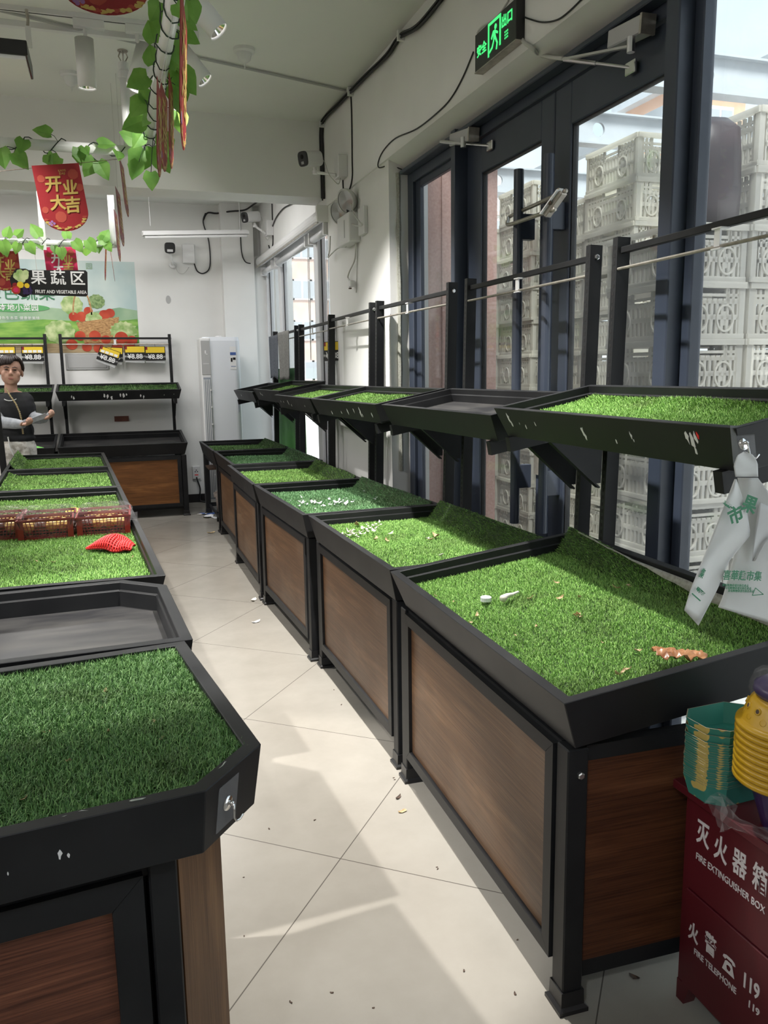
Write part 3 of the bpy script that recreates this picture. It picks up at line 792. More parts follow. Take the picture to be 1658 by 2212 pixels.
# ================================================================== TURF MATS
def turf(key, label, n, blade=.017, width=.0022, mat='turf_green', inset=.034, z0=-.070, back=0.0, left=0.0, right=0.0, x_rng=None, poly=None, wob=.004, seed=1, backing=None, lean=1.0, group='turf mats in the trays'):
    s, T, L, D = TRAYS[key]
    rng = np.random.default_rng(seed)
    xa, xb = (inset, L-inset) if not x_rng else x_rng
    ya, yb = inset, D-inset
    def surf(x, y):
        z = z0+.012+wob*np.sin(x*9+seed)*np.sin(y*8+seed*2)
        if back: z = z+back*(np.clip(1-(x-.05)/.85, .12, 1) if backing else 1)*np.clip((y-(yb-.075))/.075, 0, 1)**1.3
        if left: z = z+left*np.clip(((xa+.06)-x)/.06, 0, 1)**1.3
        if right: z = z+right*np.clip((x-(xb-.05))/.05, 0, 1)**1.3
        return z
    def inside(x, y):
        if poly is None: return np.ones(len(x), bool)
        ok = np.ones(len(x), bool); k = len(poly)
        for i in range(k):
            (ax, ay), (bx, by) = poly[i], poly[(i+1) % k]
            ok &= ((bx-ax)*(y-ay)-(by-ay)*(x-ax)) > -1e-6
        return ok
    # base mat
    nx, ny = 44, 28
    gx = np.linspace(xa, xb, nx); gy = np.linspace(ya, yb, ny)
    GX, GY = np.meshgrid(gx, gy); GX = GX.ravel().copy(); GY = GY.ravel().copy()
    if poly is not None:      # squeeze the grid rows into the cut corners
        for j in range(ny):
            y = gy[j]; xs = []
            for i in range(len(poly)):
                (ax, ay), (bx, by) = poly[i], poly[(i+1) % len(poly)]
                if min(ay, by)-1e-9 <= y <= max(ay, by)+1e-9 and abs(by-ay) > 1e-9: xs.append(ax+(bx-ax)*(y-ay)/(by-ay))
            if len(xs) >= 2: GX[j*nx:(j+1)*nx] = np.linspace(min(xs), max(xs), nx)
    GZ = surf(GX, GY)
    base = np.stack([GX, GY, GZ], 1); low = base.copy(); low[:, 2] -= .008
    verts = [base, low]; nv = 2*nx*ny
    quads = []
    for j in range(ny-1):
        for i in range(nx-1):
            a = j*nx+i; quads.append((a, a+1, a+nx+1, a+nx))
            b = a+nx*ny; quads.append((b, b+nx, b+nx+1, b+1))
    rim = [i for i in range(nx)]+[j*nx+nx-1 for j in range(1, ny)]+[(ny-1)*nx+i for i in range(nx-2, -1, -1)]+[j*nx for j in range(ny-2, 0, -1)]
    for i in range(len(rim)):
        a, b = rim[i], rim[(i+1) % len(rim)]; quads.append((a, a+nx*ny, b+nx*ny, b))
    nb = len(quads)
    # blades
    x = rng.uniform(xa, xb, n); y = rng.uniform(ya, yb, n); ok = inside(x, y); x, y = x[ok], y[ok]; n = len(x)
    z = surf(x, y)-.001; e = 1e-3
    nrm = np.stack([-(surf(x+e, y)-surf(x-e, y))/(2*e), -(surf(x, y+e)-surf(x, y-e))/(2*e), np.ones(n)], 1); nrm /= np.linalg.norm(nrm, axis=1)[:, None]
    an = rng.uniform(0, 2*np.pi, n); ln = rng.uniform(.15, lean, n); Ln = blade*rng.uniform(.6, 1.15, n)
    hd = np.stack([np.cos(an), np.sin(an), np.zeros(n)], 1)
    side = np.stack([-np.sin(an), np.cos(an), np.zeros(n)], 1)
    tw = rng.uniform(-.9, .9, n)[:, None]; side = side*np.cos(tw)+hd*np.sin(tw)
    d1 = nrm*np.cos(ln*.5)[:, None]+hd*np.sin(ln*.5)[:, None]
    d2 = nrm*np.cos(ln*1.5)[:, None]+hd*np.sin(ln*1.5)[:, None]
    p = np.stack([x, y, z], 1); m_ = p+d1*(Ln*.55)[:, None]; t_ = m_+d2*(Ln*.5)[:, None]; w = side*(width*.5)
    B = np.stack([p-w, p+w, m_-w*.8, m_+w*.8, t_], 1).reshape(-1, 3)
    V = np.concatenate(verts+[B]); idx = nv+5*np.arange(n)[:, None]
    Q = np.array(quads)
    q2 = idx+np.array([[0, 1, 3, 2]]); t2 = idx+np.array([[2, 3, 4]])
    me = bpy.data.meshes.new('artificial_turf_mat')
    nq = len(Q)+n; nt = n
    me.vertices.add(len(V)); me.vertices.foreach_set('co', V.astype(np.float32).ravel())
    loops = np.concatenate([Q.ravel(), q2.ravel(), t2.ravel()]).astype(np.int32)
    me.loops.add(len(loops)); me.loops.foreach_set('vertex_index', loops)
    starts = np.concatenate([np.arange(nq)*4, nq*4+np.arange(nt)*3]).astype(np.int32)
    me.polygons.add(nq+nt); me.polygons.foreach_set('loop_start', starts)
    mi = np.concatenate([np.full(nb, 1), np.zeros(n), np.zeros(n)]).astype(np.int32)
    me.materials.append(MATS[mat]); me.materials.append(MATS['turf_base'])
    me.polygons.foreach_set('material_index', mi)
    me.update(calc_edges=True); me.validate()
    o = bpy.data.objects.new('artificial_turf_mat', me); COL.objects.link(o)
    SM = Matrix.Translation(s.location) @ Matrix.Rotation(s.rotation_euler[2], 4, 'Z')
    o.matrix_world = SM @ T
    tag(o, label, 'artificial grass mat', group)
    if backing:
        mb = MB(); a = []; b = []
        for q in np.linspace(backing[0], backing[1], 24):
            t = (q-backing[0])/(backing[1]-backing[0]); top = z0+.012+back*max(.12, 1-(q-.05)/.85)
            a.append((q, D-.040-.012*t, top+.002+.002*math.sin(q*40))); b.append((q, D-.0335, min(-.012, top+.006+.034*t)))
        mb.loft([a, b], closed=False)
        bo = mb.build('turf_backing', 'turf_backing', o, smooth=True); tag(bo, 'pale woven backing of the folded edge')
        sd = bo.modifiers.new('thick', 'SOLIDIFY'); sd.thickness = .003
    return o
Q = 1.15
# window row, lower trays (local x runs from the far end to the near end)
turf('R0', 'bright green turf mat in the tray beside the red fire box', int(83700*Q), 0.0118, 0.00168, 'turf_green', seed=3, back=.085, left=.0, backing=(.10, 1.15), right=0)
turf('R1', 'turf mat strewn with garlic skins, its back edge curled up', int(56700*Q), 0.0118, 0.00184, 'turf_green', seed=5, back=.085)
turf('R2', 'bluish green turf mat with white scraps, third from the fire box', int(32400*Q), 0.0126, 0.00224, 'turf_cool_lit', seed=7, back=.07)
turf('R3', 'turf mat in the fourth window-row tray, before the white wall', int(20250*Q), 0.0126, 0.00288, 'turf_green', seed=9, back=.075)
turf('R4', 'turf mat in the fifth window-row tray, before the white window', int(13500*Q), 0.0133, 0.00360, 'turf_cool_lit', seed=11, back=.07)
turf('R5', 'turf mat in the farthest window-row tray', int(10800*Q), 0.0133, 0.00400, 'turf_deep', seed=13, back=.07)
# window row, upper trays
turf('R0u', 'turf mat on the nearest upper shelf with grey backing showing', int(40500*Q), 0.0133, 0.00192, 'turf_green', seed=15, inset=.026, z0=-.058, x_rng=(.05, 1.17), back=.012)
turf('R2u', 'turf mat on the third upper shelf from the camera', int(13500*Q), 0.0133, 0.00288, 'turf_green', seed=17, inset=.024, z0=-.058)
turf('R3u', 'turf mat on the fourth upper shelf from the camera', int(9450*Q), 0.0133, 0.00336, 'turf_green', seed=19, inset=.024, z0=-.058)
turf('R4u', 'turf mat on the fifth upper shelf from the camera', int(8100*Q), 0.0133, 0.00400, 'turf_green', seed=21, inset=.024, z0=-.058)
# back wall shelves
turf('B0u', 'turf mat on the back wall shelf above the empty black tray', int(12150*Q), 0.0141, 0.00480, 'turf_deep', seed=23, inset=.024, z0=-.050, back=.02)
turf('B1u', 'turf mat on the back wall shelf behind the woman', int(6750*Q), 0.0141, 0.00480, 'turf_deep', seed=25, inset=.024, z0=-.05)
# left island (local x runs away from the camera, local y to the left)
turf('L0', 'turf mat under the wrapped baskets and red foam net', int(45900*Q), 0.0126, 0.00192, 'turf_green', seed=27, z0=-.060)
turf('L1', 'turf mat in the island tray just beyond the fruit baskets', int(21600*Q), 0.0126, 0.00272, 'turf_green', seed=29, z0=-.066)
turf('L2', 'turf mat second from the far end of the left island', int(16200*Q), 0.0133, 0.00320, 'turf_green', seed=31, z0=-.06, back=.03)
turf('L3', 'turf mat in the farthest island tray, left edge curled up', int(13500*Q), 0.0133, 0.00360, 'turf_green', seed=33, z0=-.055, back=.09)
_L, _D, _c = 1.20, .80, .125
pl = polyinset(chamfered(_L, _D, _c, 'fl fr'), .026)
turf('E0', 'dark green turf mat filling the cut-corner tray nearest the camera', int(95000*Q), .0195, .0021, 'turf_deep', inset=.026, z0=-.030, poly=pl, seed=35, wob=.003, lean=1.15)

noisy('turf_rim', (.24, .26, .22), (.40, .42, .37), 60, 2, .9)
_s, _T, _W, _D = TRAYS['E0']
_rr = random.Random(12)
_q = polyinset(chamfered(_L, _D, _c, 'fl fr'), .023)
_path = [_q[0], _q[1], _q[2], _q[3]]
_pts = []
for _i in range(len(_path)-1):
    _a, _b = Vector(_path[_i]), Vector(_path[_i+1]); _n = max(3, int((_b-_a).length/.012))
    for _k in range(_n):
        _v = _a.lerp(_b, _k/_n); _pts.append(Vector((_v.x+_rr.uniform(-.003, .003), _v.y+_rr.uniform(-.003, .003), -.005+_rr.uniform(-.002, .003))))
_e = MB().tube(_pts, [.0034+_rr.uniform(-.0014, .0012) for _ in _pts], 5).build('turf_edge', 'turf_rim', bpy.data.objects[[o.name for o in bpy.data.objects if o.get('label', '').startswith('dark green turf mat filling')][0]])
# ================================================================== CEILING, BEAM AND WALL FITTINGS
def wire(name, label, pts, r, mat, cat='cable', group=None, parent=None, n=6):
    # smooth the polyline (Catmull-Rom) before sweeping it
    P = [Vector(p) for p in pts]; out = []
    for i in range(len(P)-1):
        p0 = P[max(i-1, 0)]; p1 = P[i]; p2 = P[i+1]; p3 = P[min(i+2, len(P)-1)]
        for j in range(6):
            t = j/6
            out.append(.5*((2*p1)+(p2-p0)*t+(2*p0-5*p1+4*p2-p3)*t*t+(3*p1-p0-3*p2+p3)*t**3))
    out.append(P[-1])
    o = MB().tube(out, r, n).build(name, mat, parent, smooth=True)
    if label: tag(o, label, cat, group)
    return o
BX = 1.73   # face of the beam over the windows
bundle = [at(u, v, 0, BX-.014) for u, v in ((960, -10), (905, 55), (866, 78), (838, 118), (790, 165), (760, 196))]
bundle += [at(u, v, 0, BX-.016) for u, v in ((732, 225), (700, 252), (692, 290), (690, 340), (692, 400), (688, 438))]
bundle = [Vector((min(p.x, BX-.008), p.y, min(p.z, CEIL-.008))) for p in bundle]
bundle = [Vector((p.x, p.y, p.z)) if p.y < 6.53 else Vector((p.x, 6.535, p.z)) for p in bundle]
cb = wire('cable_bundle', 'thick black cable bundle along the ceiling corner above the windows', bundle, .012, 'cable_black')
for k in range(2):
    wire('strand', None, [p+Vector((-.010-.004*k, random.uniform(-.01, .01), -.014+.016*k)) for p in bundle], .006, 'cable_black', parent=cb)
for u, v in ((867, 77), (758, 198), (692, 272)):
    p = at(u, v, 0, BX-.016); p.y = min(p.y, 6.5)
    MB().cbox(p, (.05, .022, .055)).build('clip', 'white_plastic', cb)
wire('drop_cable', 'black cable looping down from ceiling corner to nearest white camera box', [at(u, v, 0, BX-.006) for u, v in ((757, 200), (759, 250), (760, 340), (760, 385), (752, 414), (742, 412), (740, 388))], .005, 'cable_black')
wire('wall_cable', 'thin black cable curving over the beam from the green exit sign', [at(u, v, 0, BX-.005) for u, v in ((1022, 112), (1000, 165), (975, 210), (948, 240), (900, 278), (855, 298), (830, 322), (818, 345), (818, 362))]+[Vector((1.76, 5.06, 2.71)), Vector((1.83, 5.02, 2.68))], .004, 'cable_black')
wire('sign_cable', 'thin black cable running up right from the exit sign', [at(u, v, 0, BX-.005) for u, v in ((1122, 32), (1140, 40), (1170, 48), (1200, 44), (1225, 28), (1262, -8))], .0035, 'cable_black')
wire('white_conduit', 'crumpled white conduit from the exit sign to the door closer', [at(u, v, 0, BX-.008) for u, v in ((1124, 70), (1130, 90), (1150, 105))]+[at(u, v, 0, 1.79) for u, v in ((1165, 118), (1190, 124), (1215, 126))], .008, 'cable_white')
wire('sign_wire', 'pale wire loop rising behind the exit sign to the ceiling', [at(u, v, 0, BX-.004) for u, v in ((1030, 72), (1040, 58), (1070, 40), (1095, 5), (1100, -10))], .004, 'cable_white')

# exit sign
es = thing('exit_sign', 'black exit sign with green running man on the beam', 'exit sign', (BX, 3.46, 2.862))
MB().box((-.040, -.20, -.080), (0, .20, .080)).build('housing', 'black_plastic', es, bevel=.002)
MB().box((-.0425, -.20, -.083), (.0, .20, -.078)).build('lower_edge', 'rod_steel', es)
TS = lambda y, z: frame((-.0412, y, z), (0, -1, 0), (0, 0, 1))
text('lettering', '安全', .050, TS(.128, -.005), 'exit_green', es, bold=.0012)
text('lettering', '出口', .052, TS(-.118, .028), 'exit_green', es, bold=.0012)
mb = MB(); P2 = Matrix(((0, 0, -1, -.041), (-1, 0, 0, 0), (0, 1, 0, 0), (0, 0, 0, 1)))
mb.prism([(-.062, -.062), (-.050, -.062), (-.050, .062), (.050, .062), (.050, -.05), (.062, -.05), (.062, .074), (-.062, .074)], 0, .0012, 0, P2)
mb.prism([(.012+.011*math.cos(a), .040+.011*math.sin(a)) for a in np.linspace(0, 2*PI, 14)[:-1]], 0, .0012, 0, P2)
mb.prism([(-.012, .030), (.006, .030), (.014, .002), (-.008, -.006)], 0, .0012, 0, P2)
mb.prism([(-.012, .030), (-.004, .024), (-.024, -.002), (-.032, .006)], 0, .0012, 0, P2)
mb.prism([(.006, .030), (.036, .012), (.032, .004), (.004, .018)], 0, .0012, 0, P2)
mb.prism([(-.008, -.006), (.004, -.004), (-.016, -.038), (-.046, -.050), (-.046, -.040), (-.024, -.030)], 0, .0012, 0, P2)
mb.prism([(.004, -.004), (.014, .002), (.034, -.030), (.026, -.056), (.016, -.054), (.022, -.030)], 0, .0012, 0, P2)
mb.build('running_man', 'exit_green', es)
mb = MB()
for i in range(3):
    for j in range(3): mb.box((-.0418, -.105-.012*i, -.020-.012*j), (-.041, -.098-.012*i, -.013-.012*j))
mb.build('indicator_dots', 'exit_green', es)

def camera_cctv(label, box_c, head_c, target, group, L=.16):
    """bullet camera on a bracket from a junction box"""
    t = thing('security_camera', label, 'camera', box_c, 0, group)
    B = Vector(box_c); H = Vector(head_c)-B
    MB().cbox((0, 0, 0), (.07, .12, .15)).build('junction_box', 'white_plastic', t, bevel=.004)
    d = (Vector(target)-Vector(head_c)).normalized()
    s = d.cross(Vector((0, 0, 1))).normalized(); u = s.cross(d)
    T = Matrix(((s.x, u.x, d.x, H.x), (s.y, u.y, d.y, H.y), (s.z, u.z, d.z, H.z), (0, 0, 0, 1)))
    mb = MB(); w, h = .045, .052
    lp = lambda a, b, z: [(a*math.copysign(abs(math.cos(q))**.6, math.cos(q)), b*math.copysign(abs(math.sin(q))**.6, math.sin(q)), z) for q in np.linspace(0, 2*PI, 21)[:-1]]
    mb.loft([lp(w*.9, h*.9, -L/2), lp(w, h, -L/2+.01), lp(w, h, L/2)], 0, T, cap0=True, cap1=True)
    mb.build('camera_body', 'white_plastic', t, smooth=False)
    mb = MB(); mb.loft([lp(w*.98, h*.98, L/2), lp(w*.98, h*.98, L/2+.012), lp(w*.8, h*.8, L/2+.015)], 0, T, cap1=True)
    f = mb.build('front_bezel', 'black_plastic', t)
    MB().lathe([(.001, .014), (.016, .016), (.014, .019), (.001, .022)], 16, T=T @ Matrix.Translation((0, .014, L/2))).build('lens', 'slot_black', f, smooth=True)
    MB().box((-.012, -.036, L/2+.012), (.012, -.018, L/2+.017), T=T).build('infrared_lamp', 'grey_plastic', f)
    p0 = H-u*(h+.005)-d*L*.15; p1 = p0-u*.035; p2 = Vector((-.035, 0, -.055))
    mb = MB().tube([p0, p1, p1+(p2-p1)*.12], .013, 10).tube([p1+(p2-p1)*.05, p2], .011, 8)
    mb.lathe([(.022, -.012), (.022, .012)], 12, T=Matrix.Translation(p1), cap0=True, cap1=True)
    mb.build('bracket', 'white_plastic', t)
    wire('lead', None, [H-d*L/2, H-d*(L/2+.05)+Vector((0, -.03, -.03)), (H+p2)/2+Vector((.02, -.06, -.06)), p2+Vector((.01, 0, -.06)), p2+Vector((.03, 0, -.02))], .003, 'cable_white', parent=t)
    return t
c1 = camera_cctv('white bullet camera nearest the camera, on the beam', (BX-.035, 5.95, 2.90), at(672, 343, 0, 1.50), at(672, 343, 0, 1.50)+Vector((-1, -.62, -.22)), 'white bullet cameras')
camera_cctv('white bullet camera further back, above the white-framed window', (BX-.035, 8.70, 2.93), (1.52, 8.72, 3.04), (.5, 8.0, 2.8), 'white bullet cameras', .19)
t = thing('security_camera', 'small black-faced camera on the back wall under the tube light', 'camera', (.735, YB, 2.80))
T = Matrix.Translation((0, -.13, 0)) @ Matrix.Rotation(PI/2+.12, 4, 'X')
lp = lambda a, b, z: [(a*math.copysign(abs(math.cos(q))**.5, math.cos(q)), b*math.copysign(abs(math.sin(q))**.5, math.sin(q)), z) for q in np.linspace(0, 2*PI, 21)[:-1]]
MB().loft([lp(.05, .05, -.06), lp(.055, .055, .03)], 0, T, cap0=True, cap1=True).build('camera_body', 'white_plastic', t)
f = MB().loft([lp(.056, .056, .03), lp(.056, .056, .042), lp(.046, .046, .046)], 0, T, cap1=True).build('front_bezel', 'black_plastic', t)
MB().box((-.03, -.04, .044), (.03, -.015, .049), T=T).build('infrared_lamp', 'white_plastic', f)
MB().tube([(.0, -.12, -.055), (.02, -.08, -.13), (.03, -.012, -.16)], .016, 10).lathe([(.04, 0), (.035, .015)], 14, T=Matrix.Translation((.03, -.012, -.16)) @ Matrix.Rotation(PI/2, 4, 'X'), cap0=True, cap1=True).build('bracket', 'white_plastic', t)
jb = tag(MB().box((.875, YB-.05, 2.66), (1.005, YB, 2.86)).build('junction_box', 'white_plastic', bevel=.004), 'white junction box on the back wall beside the black-faced camera', 'junction box')
wire('drop_cable', 'black cable hanging in a loop beside the back wall junction box', [(1.0, YB-.007, 2.66), (1.03, YB-.007, 2.58), (1.1, YB-.007, 2.56), (1.17, YB-.007, 2.64), (1.17, YB-.007, 2.9), (1.12, YB-.007, 3.1), (1.15, YB-.007, 3.2)], .007, 'cable_black')
wire('camera_lead', 'thin white lead drooping under the back wall camera', [(.79, YB-.03, 2.64), (.82, YB-.03, 2.56), (.88, YB-.03, 2.55), (.94, YB-.02, 2.62)], .003, 'cable_white')
wire('ceiling_cable', 'black cable along the top of the back wall to the window corner', [(1.12, YB-.02, 3.12), (1.17, YB-.02, 3.20), (1.27, YB-.02, 3.20), (1.40, 9.33, 3.20), (1.55, 9.33, 3.22), (1.62, 9.2, 3.25), (1.69, 8.8, 3.27)], .009, 'cable_black')
wire('drop_cable', 'black cable dropping beside the far bullet camera to the blind box', [(1.50, 9.353, 3.22), (1.50, 9.353, 3.0), (1.505, 9.353, 2.78), (1.54, 9.353, 2.68), (1.60, 9.353, 2.66)], .006, 'cable_black')
wire('drop_cable', 'crossing black cables over the far bullet camera box', [at(u, v, 0, BX-.01) for u, v in ((632, 440), (612, 450), (596, 470), (588, 490))], .006, 'cable_black')
wire('drop_cable', 'upright black cable looping under the far camera box', [at(u, v, 0, BX-.008) for u, v in ((587, 440), (588, 480), (589, 525), (584, 542), (580, 530))], .006, 'cable_black')

# tube light hung at the back
tl = thing('tube_light', 'white batten tube light hanging before the back wall', 'ceiling light', (.96, 8.75, 2.86))
mb = MB(); a = Vector((-.53, -.05, -.035)); b = Vector((.53, .05, .035))
mb.bar(a, b, .10, .03)
mb.bar(a+Vector((0, .03, .0)), b+Vector((0, .03, 0)), .02, .07)
mb.build('batten', 'white_plastic', tl)
MB().tube([a+Vector((.02, -.02, -.032)), b+Vector((-.02, -.02, -.032))], .014, 10).build('tube', 'white_pipe', tl)
for q in (-.45, .45):
    MB().tube([(q, q*.1, .05), (q, q*.1, .43)], .004, 6).lathe([(.05, 0), (.035, -.05), (.01, -.06)], 14, T=Matrix.Translation((q, q*.1, .43)), cap0=True).build('suspension_rod', 'white_plastic', tl)
mb = MB().bar((.40, 8.55, 3.275), (1.0, 8.75, 3.275), .04, .025)
tag(mb.build('lighting_track', 'grey_plastic'), 'short track on the rear ceiling above the tube light', 'lighting track')
for x, y, lab in ((.45, 7.35, 'small round downlight on the rear ceiling, left of two'), (.80, 7.30, 'small round downlight on the rear ceiling, right of two')):
    d = thing('downlight', lab, 'ceiling light', (x, y, 3.29))
    MB().lathe([(.055, 0), (.055, -.012), (.042, -.018), (.035, -.01)], 20, cap0=True).build('rim', 'white_plastic', d, smooth=True)
    MB().lathe([(.001, -.010), (.036, -.0105)], 16).build('lamp', 'chrome', d)
# smoke detectors, sprinkler pipes
for p, lab in ((Vector((.914, 5.27, CEIL)), 'white smoke detector on the ceiling near the cable corner'), (Vector((-.09, 5.98, CEIL)), 'flat white smoke detector on the ceiling behind the spotlights')):
    d = thing('smoke_detector', lab, 'smoke detector', p)
    MB().lathe([(.065, 0), (.065, -.018), (.055, -.026)], 24, cap0=True, cap1=True).build('base', 'white_plastic', d, smooth=False)
    MB().lathe([(.045, -.026), (.038, -.06), (.018, -.078), (.006, -.08), (.004, -.11)], 20, cap1=True).build('sensor_cap', 'white_plastic', d, smooth=True)
o = MB().tube([(-.6, 5.02, CEIL-.012), (.668, 5.456, CEIL-.012), (1.69, 5.77, CEIL-.012)], .008, 8).build('ceiling_conduit', 'grey_plastic')
tag(o, 'thin grey conduit crossing the ceiling past the smoke detector', 'conduit')
# spot track with cylinder spotlights
trk = thing('lighting_track', 'long pale track on the ceiling carrying the cylinder spotlights', 'lighting track', (.0, 5.04, CEIL))
MB().box((-2.5, -.018, -.024), (.52, .018, 0)).build('rail', 'white_plastic', trk)
MB().box((-2.5, -.005, -.0245), (.52, .005, -.024)).build('slot', 'slot_black', trk)
o = MB().box((-2.5, 5.22, CEIL-.03), (.55, 5.26, CEIL)).build('cable_duct', 'white_plastic')
tag(o, 'slim white cable duct beside the spotlight track', 'cable duct')
def spotlight(label, x, y, head, aim, R=.049, Lh=.25, zc=CEIL-.024):
    t = thing('spotlight', label, 'spotlight', (x, y, zc), 0, 'cylinder spotlights on the ceiling track')
    MB().box((-.06, -.017, -.045), (.10, .017, 0)).build('track_adapter', 'white_plastic', t, bevel=.003)
    h = Vector(head)-Vector((x, y, zc)); d = Vector(aim).normalized(); top = h-d*Lh/2
    MB().tube([(0, 0, -.04), (0, 0, top.z+.02) if top.z < -.06 else (0, 0, -.06), top+d*.01], .011, 8).build('stem', 'white_plastic', t)
    s = d.orthogonal().normalized(); u = d.cross(s)
    T = Matrix(((s.x, u.x, d.x, h.x), (s.y, u.y, d.y, h.y), (s.z, u.z, d.z, h.z), (0, 0, 0, 1)))
    MB().lathe([(R*.9, -Lh/2+.012), (R, -Lh/2), (R, Lh/2), (R*.93, Lh/2), (R*.9, Lh/2-.015)], 28, T=T).build('cylinder_body', 'white_pipe', t, smooth=True)
    MB().lathe([(.001, -Lh/2+.01), (R*.92, -Lh/2+.011)], 24, T=T).build('rear_cap', 'black_plastic', t)
    MB().lathe([(R*.9, Lh/2-.012), (R*.5, Lh/2-.04)], 24, T=T).build('reflector', 'chrome', t, smooth=True)
    MB().lathe([(.001, Lh/2-.038), (R*.52, Lh/2-.037)], 20, T=T).build('lamp', 'lamp_glow', t)
    return t
principled('lamp_glow', (1, 1, 1), .5, emit=(1, .97, .92), estr=12)
spotlight('upright white cylinder spotlight hanging left of the leafy pipe', .015, 5.04, at(185, 138, 1, 5.04), (0, .03, -1))
spotlight('tilted lit white spotlight shining on the leafy pipe corner', .285, 5.04, at(302, 145, 1, 5.04), (-.28, -.25, -.9))
spotlight('white spotlight mostly hidden behind the leaves, aimed right', .52, 5.04, at(412, 135, 1, 5.04), (.55, -.2, -.75))
spotlight('white spotlight at the top edge, nearest the camera, aimed right', .36, 3.95, at(432, 18, 1, 3.95), (.62, -.2, -.8), zc=CEIL)
pl_ = thing('panel_lamp', 'black framed rectangular lamp hanging at the upper left edge', 'ceiling light', (-.36, 4.15, 2.81))
MB().box((-.30, -.16, -.03), (.135, .14, .03)).build('housing', 'black_plastic', pl_, bevel=.003)
MB().box((-.29, -.15, -.045), (.125, .13, -.029)).build('diffuser', 'white_wall', pl_)
mb = MB().tube([(-.1, 0, .03), (-.1, 0, .56)], .004, 6).tube([(-.25, 0, .03), (-.25, 0, .56)], .004, 6); mb.build('suspension_wire', 'cable_white', pl_)
gh = thing('hanging_hook', 'small white plastic tag hanging from the ceiling above the black lamp', 'hook', (-.27, 5.0, CEIL-.024))
MB().tube([(0, 0, 0), (.004, 0, -.05), (0, 0, -.08)], .008, 8).build('hook', 'rod_steel', gh); MB().box((-.014, -.006, -.19), (.014, .006, -.08)).build('tag', 'white_plastic', gh, bevel=.002)

principled('grey_white', (.55, .56, .54), .4); principled('lens_glass', (.40, .41, .40), .15, .5)
# emergency twin light on the white pier
tw = thing('emergency_light', 'white twin-head emergency light on the white pier', 'emergency light', (1.74, 5.80, 2.45))
MB().box((-.085, -.16, -.11), (0, .14, .09)).build('case', 'white_plastic', tw, bevel=.008, seg=2)
MB().box((-.0862, -.06, -.07), (-.085, -.035, .05)).build('label_strip', 'grey_plastic', tw)
for (y, z) in ((.13, .135), (-.07, .175)):
    d = Vector((-.75, -.35, -.25)).normalized(); s = d.orthogonal().normalized(); u = d.cross(s)
    T = Matrix(((s.x, u.x, d.x, -.07), (s.y, u.y, d.y, y), (s.z, u.z, d.z, z), (0, 0, 0, 1)))
    h = MB().lathe([(.02, -.06), (.06, -.045), (.082, -.01), (.085, .012), (.074, .014)], 24, T=T, cap0=True).build('lamp_head', 'grey_white', tw, smooth=True)
    MB().lathe([(.001, .004), (.04, .008), (.074, .011)], 20, T=T).build('lens', 'lens_glass', h, smooth=True)
    MB().tube([(-.05, y*.6, .08), (-.06, y, z-.06)], .014, 8).build('neck', 'black_plastic', h)
pj = tag(MB().box((1.71, 5.47, 2.37), (1.74, 5.60, 2.55)).build('junction_box', 'white_plastic', bevel=.004), 'flat white box beside the emergency light on the pier', 'junction box')
wire('white_lead', 'tangled white lead around the emergency light', [at(u, v, 0, 1.66) for u, v in ((758, 440), (764, 462), (775, 478), (782, 486), (770, 488), (760, 484))], .005, 'cable_white')
wire('white_lead', 'white lead curving left from the emergency light to the window', [at(u, v, 0, 1.70) for u, v in ((735, 490), (748, 515), (748, 532), (730, 536), (716, 548), (708, 556), (712, 540), (713, 510))], .005, 'cable_white')
pg = wire('plug_cord', 'white cord hanging down the pier with a plug at its end', [at(u, v, 0, 1.72) for u, v in ((764, 498), (768, 520), (766, 560), (755, 585), (751, 600), (757, 608))], .006, 'cable_white')
p = at(759, 613, 0, 1.71)
k = MB().cbox(p, (.035, .06, .045)).build('plug', 'white_plastic', pg, bevel=.008, seg=2)
mb = MB()
for dy, dz in ((.04, -.005), (.035, -.028), (.02, -.03)): mb.box((p.x-.008, p.y+dy-.006, p.z+dz-.004), (p.x+.004, p.y+dy+.016, p.z+dz+.004))
mb.build('prongs', 'dark_scrap', k)
wire('white_lead', 'thin straight white cord on the pier right of the plug', [at(u, v, 0, 1.735) for u, v in ((776, 430), (772, 520), (770, 600), (769, 632))], .003, 'cable_white')

# blind cassettes along the far window
bc = thing('roller_blind', 'rolled white blind with long cassette above the far window', 'roller blind', (1.70, 6.50, 2.66))
mb = MB(); lpz = [(.04*math.cos(a), .05*math.sin(a)) for a in np.linspace(0, 2*PI, 17)[:-1]]
mb.loft([[(x, .02, z+.02) for x, z in lpz], [(x, 2.86, z+.02) for x, z in lpz]], cap0=True, cap1=True)
mb.build('cassette', 'white_pipe', bc, smooth=False)
MB().box((-.05, -.0, -.04), (.05, .04, .085)).build('end_cap', 'white_wall', bc)
MB().box((-.045, .02, -.048), (-.035, 2.85, -.036)).build('bottom_bar', 'rod_steel', bc)
for y0, y1, lab in ((6.55, 7.05, 'roller blind tube over the near narrow pane of the far window'), (7.2, 8.55, 'roller blind tube over the wide pane of the far window'), (8.75, 9.35, 'roller blind tube over the farthest narrow pane')):
    r = thing('roller_blind', lab, 'roller blind', (1.745, y0, 2.565), 0, 'roller blind tubes over the panes')
    MB().tube([(0, .0, 0), (0, y1-y0, 0)], .03, 14).build('tube', 'upvc_white', r, smooth=True)
    for y in (0, y1-y0): MB().cbox((0, y, .01), (.075, .03, .09)).build('bracket', 'white_plastic', r)
    mb = MB()
    mb.tube([(.015, .06, 0), (.015, .07, -.5), (.015, .10, -1.0), (.015, .12, -.5), (.015, .10, 0)], .0035, 5)
    mb.build('pull_chain', 'cable_white', r)

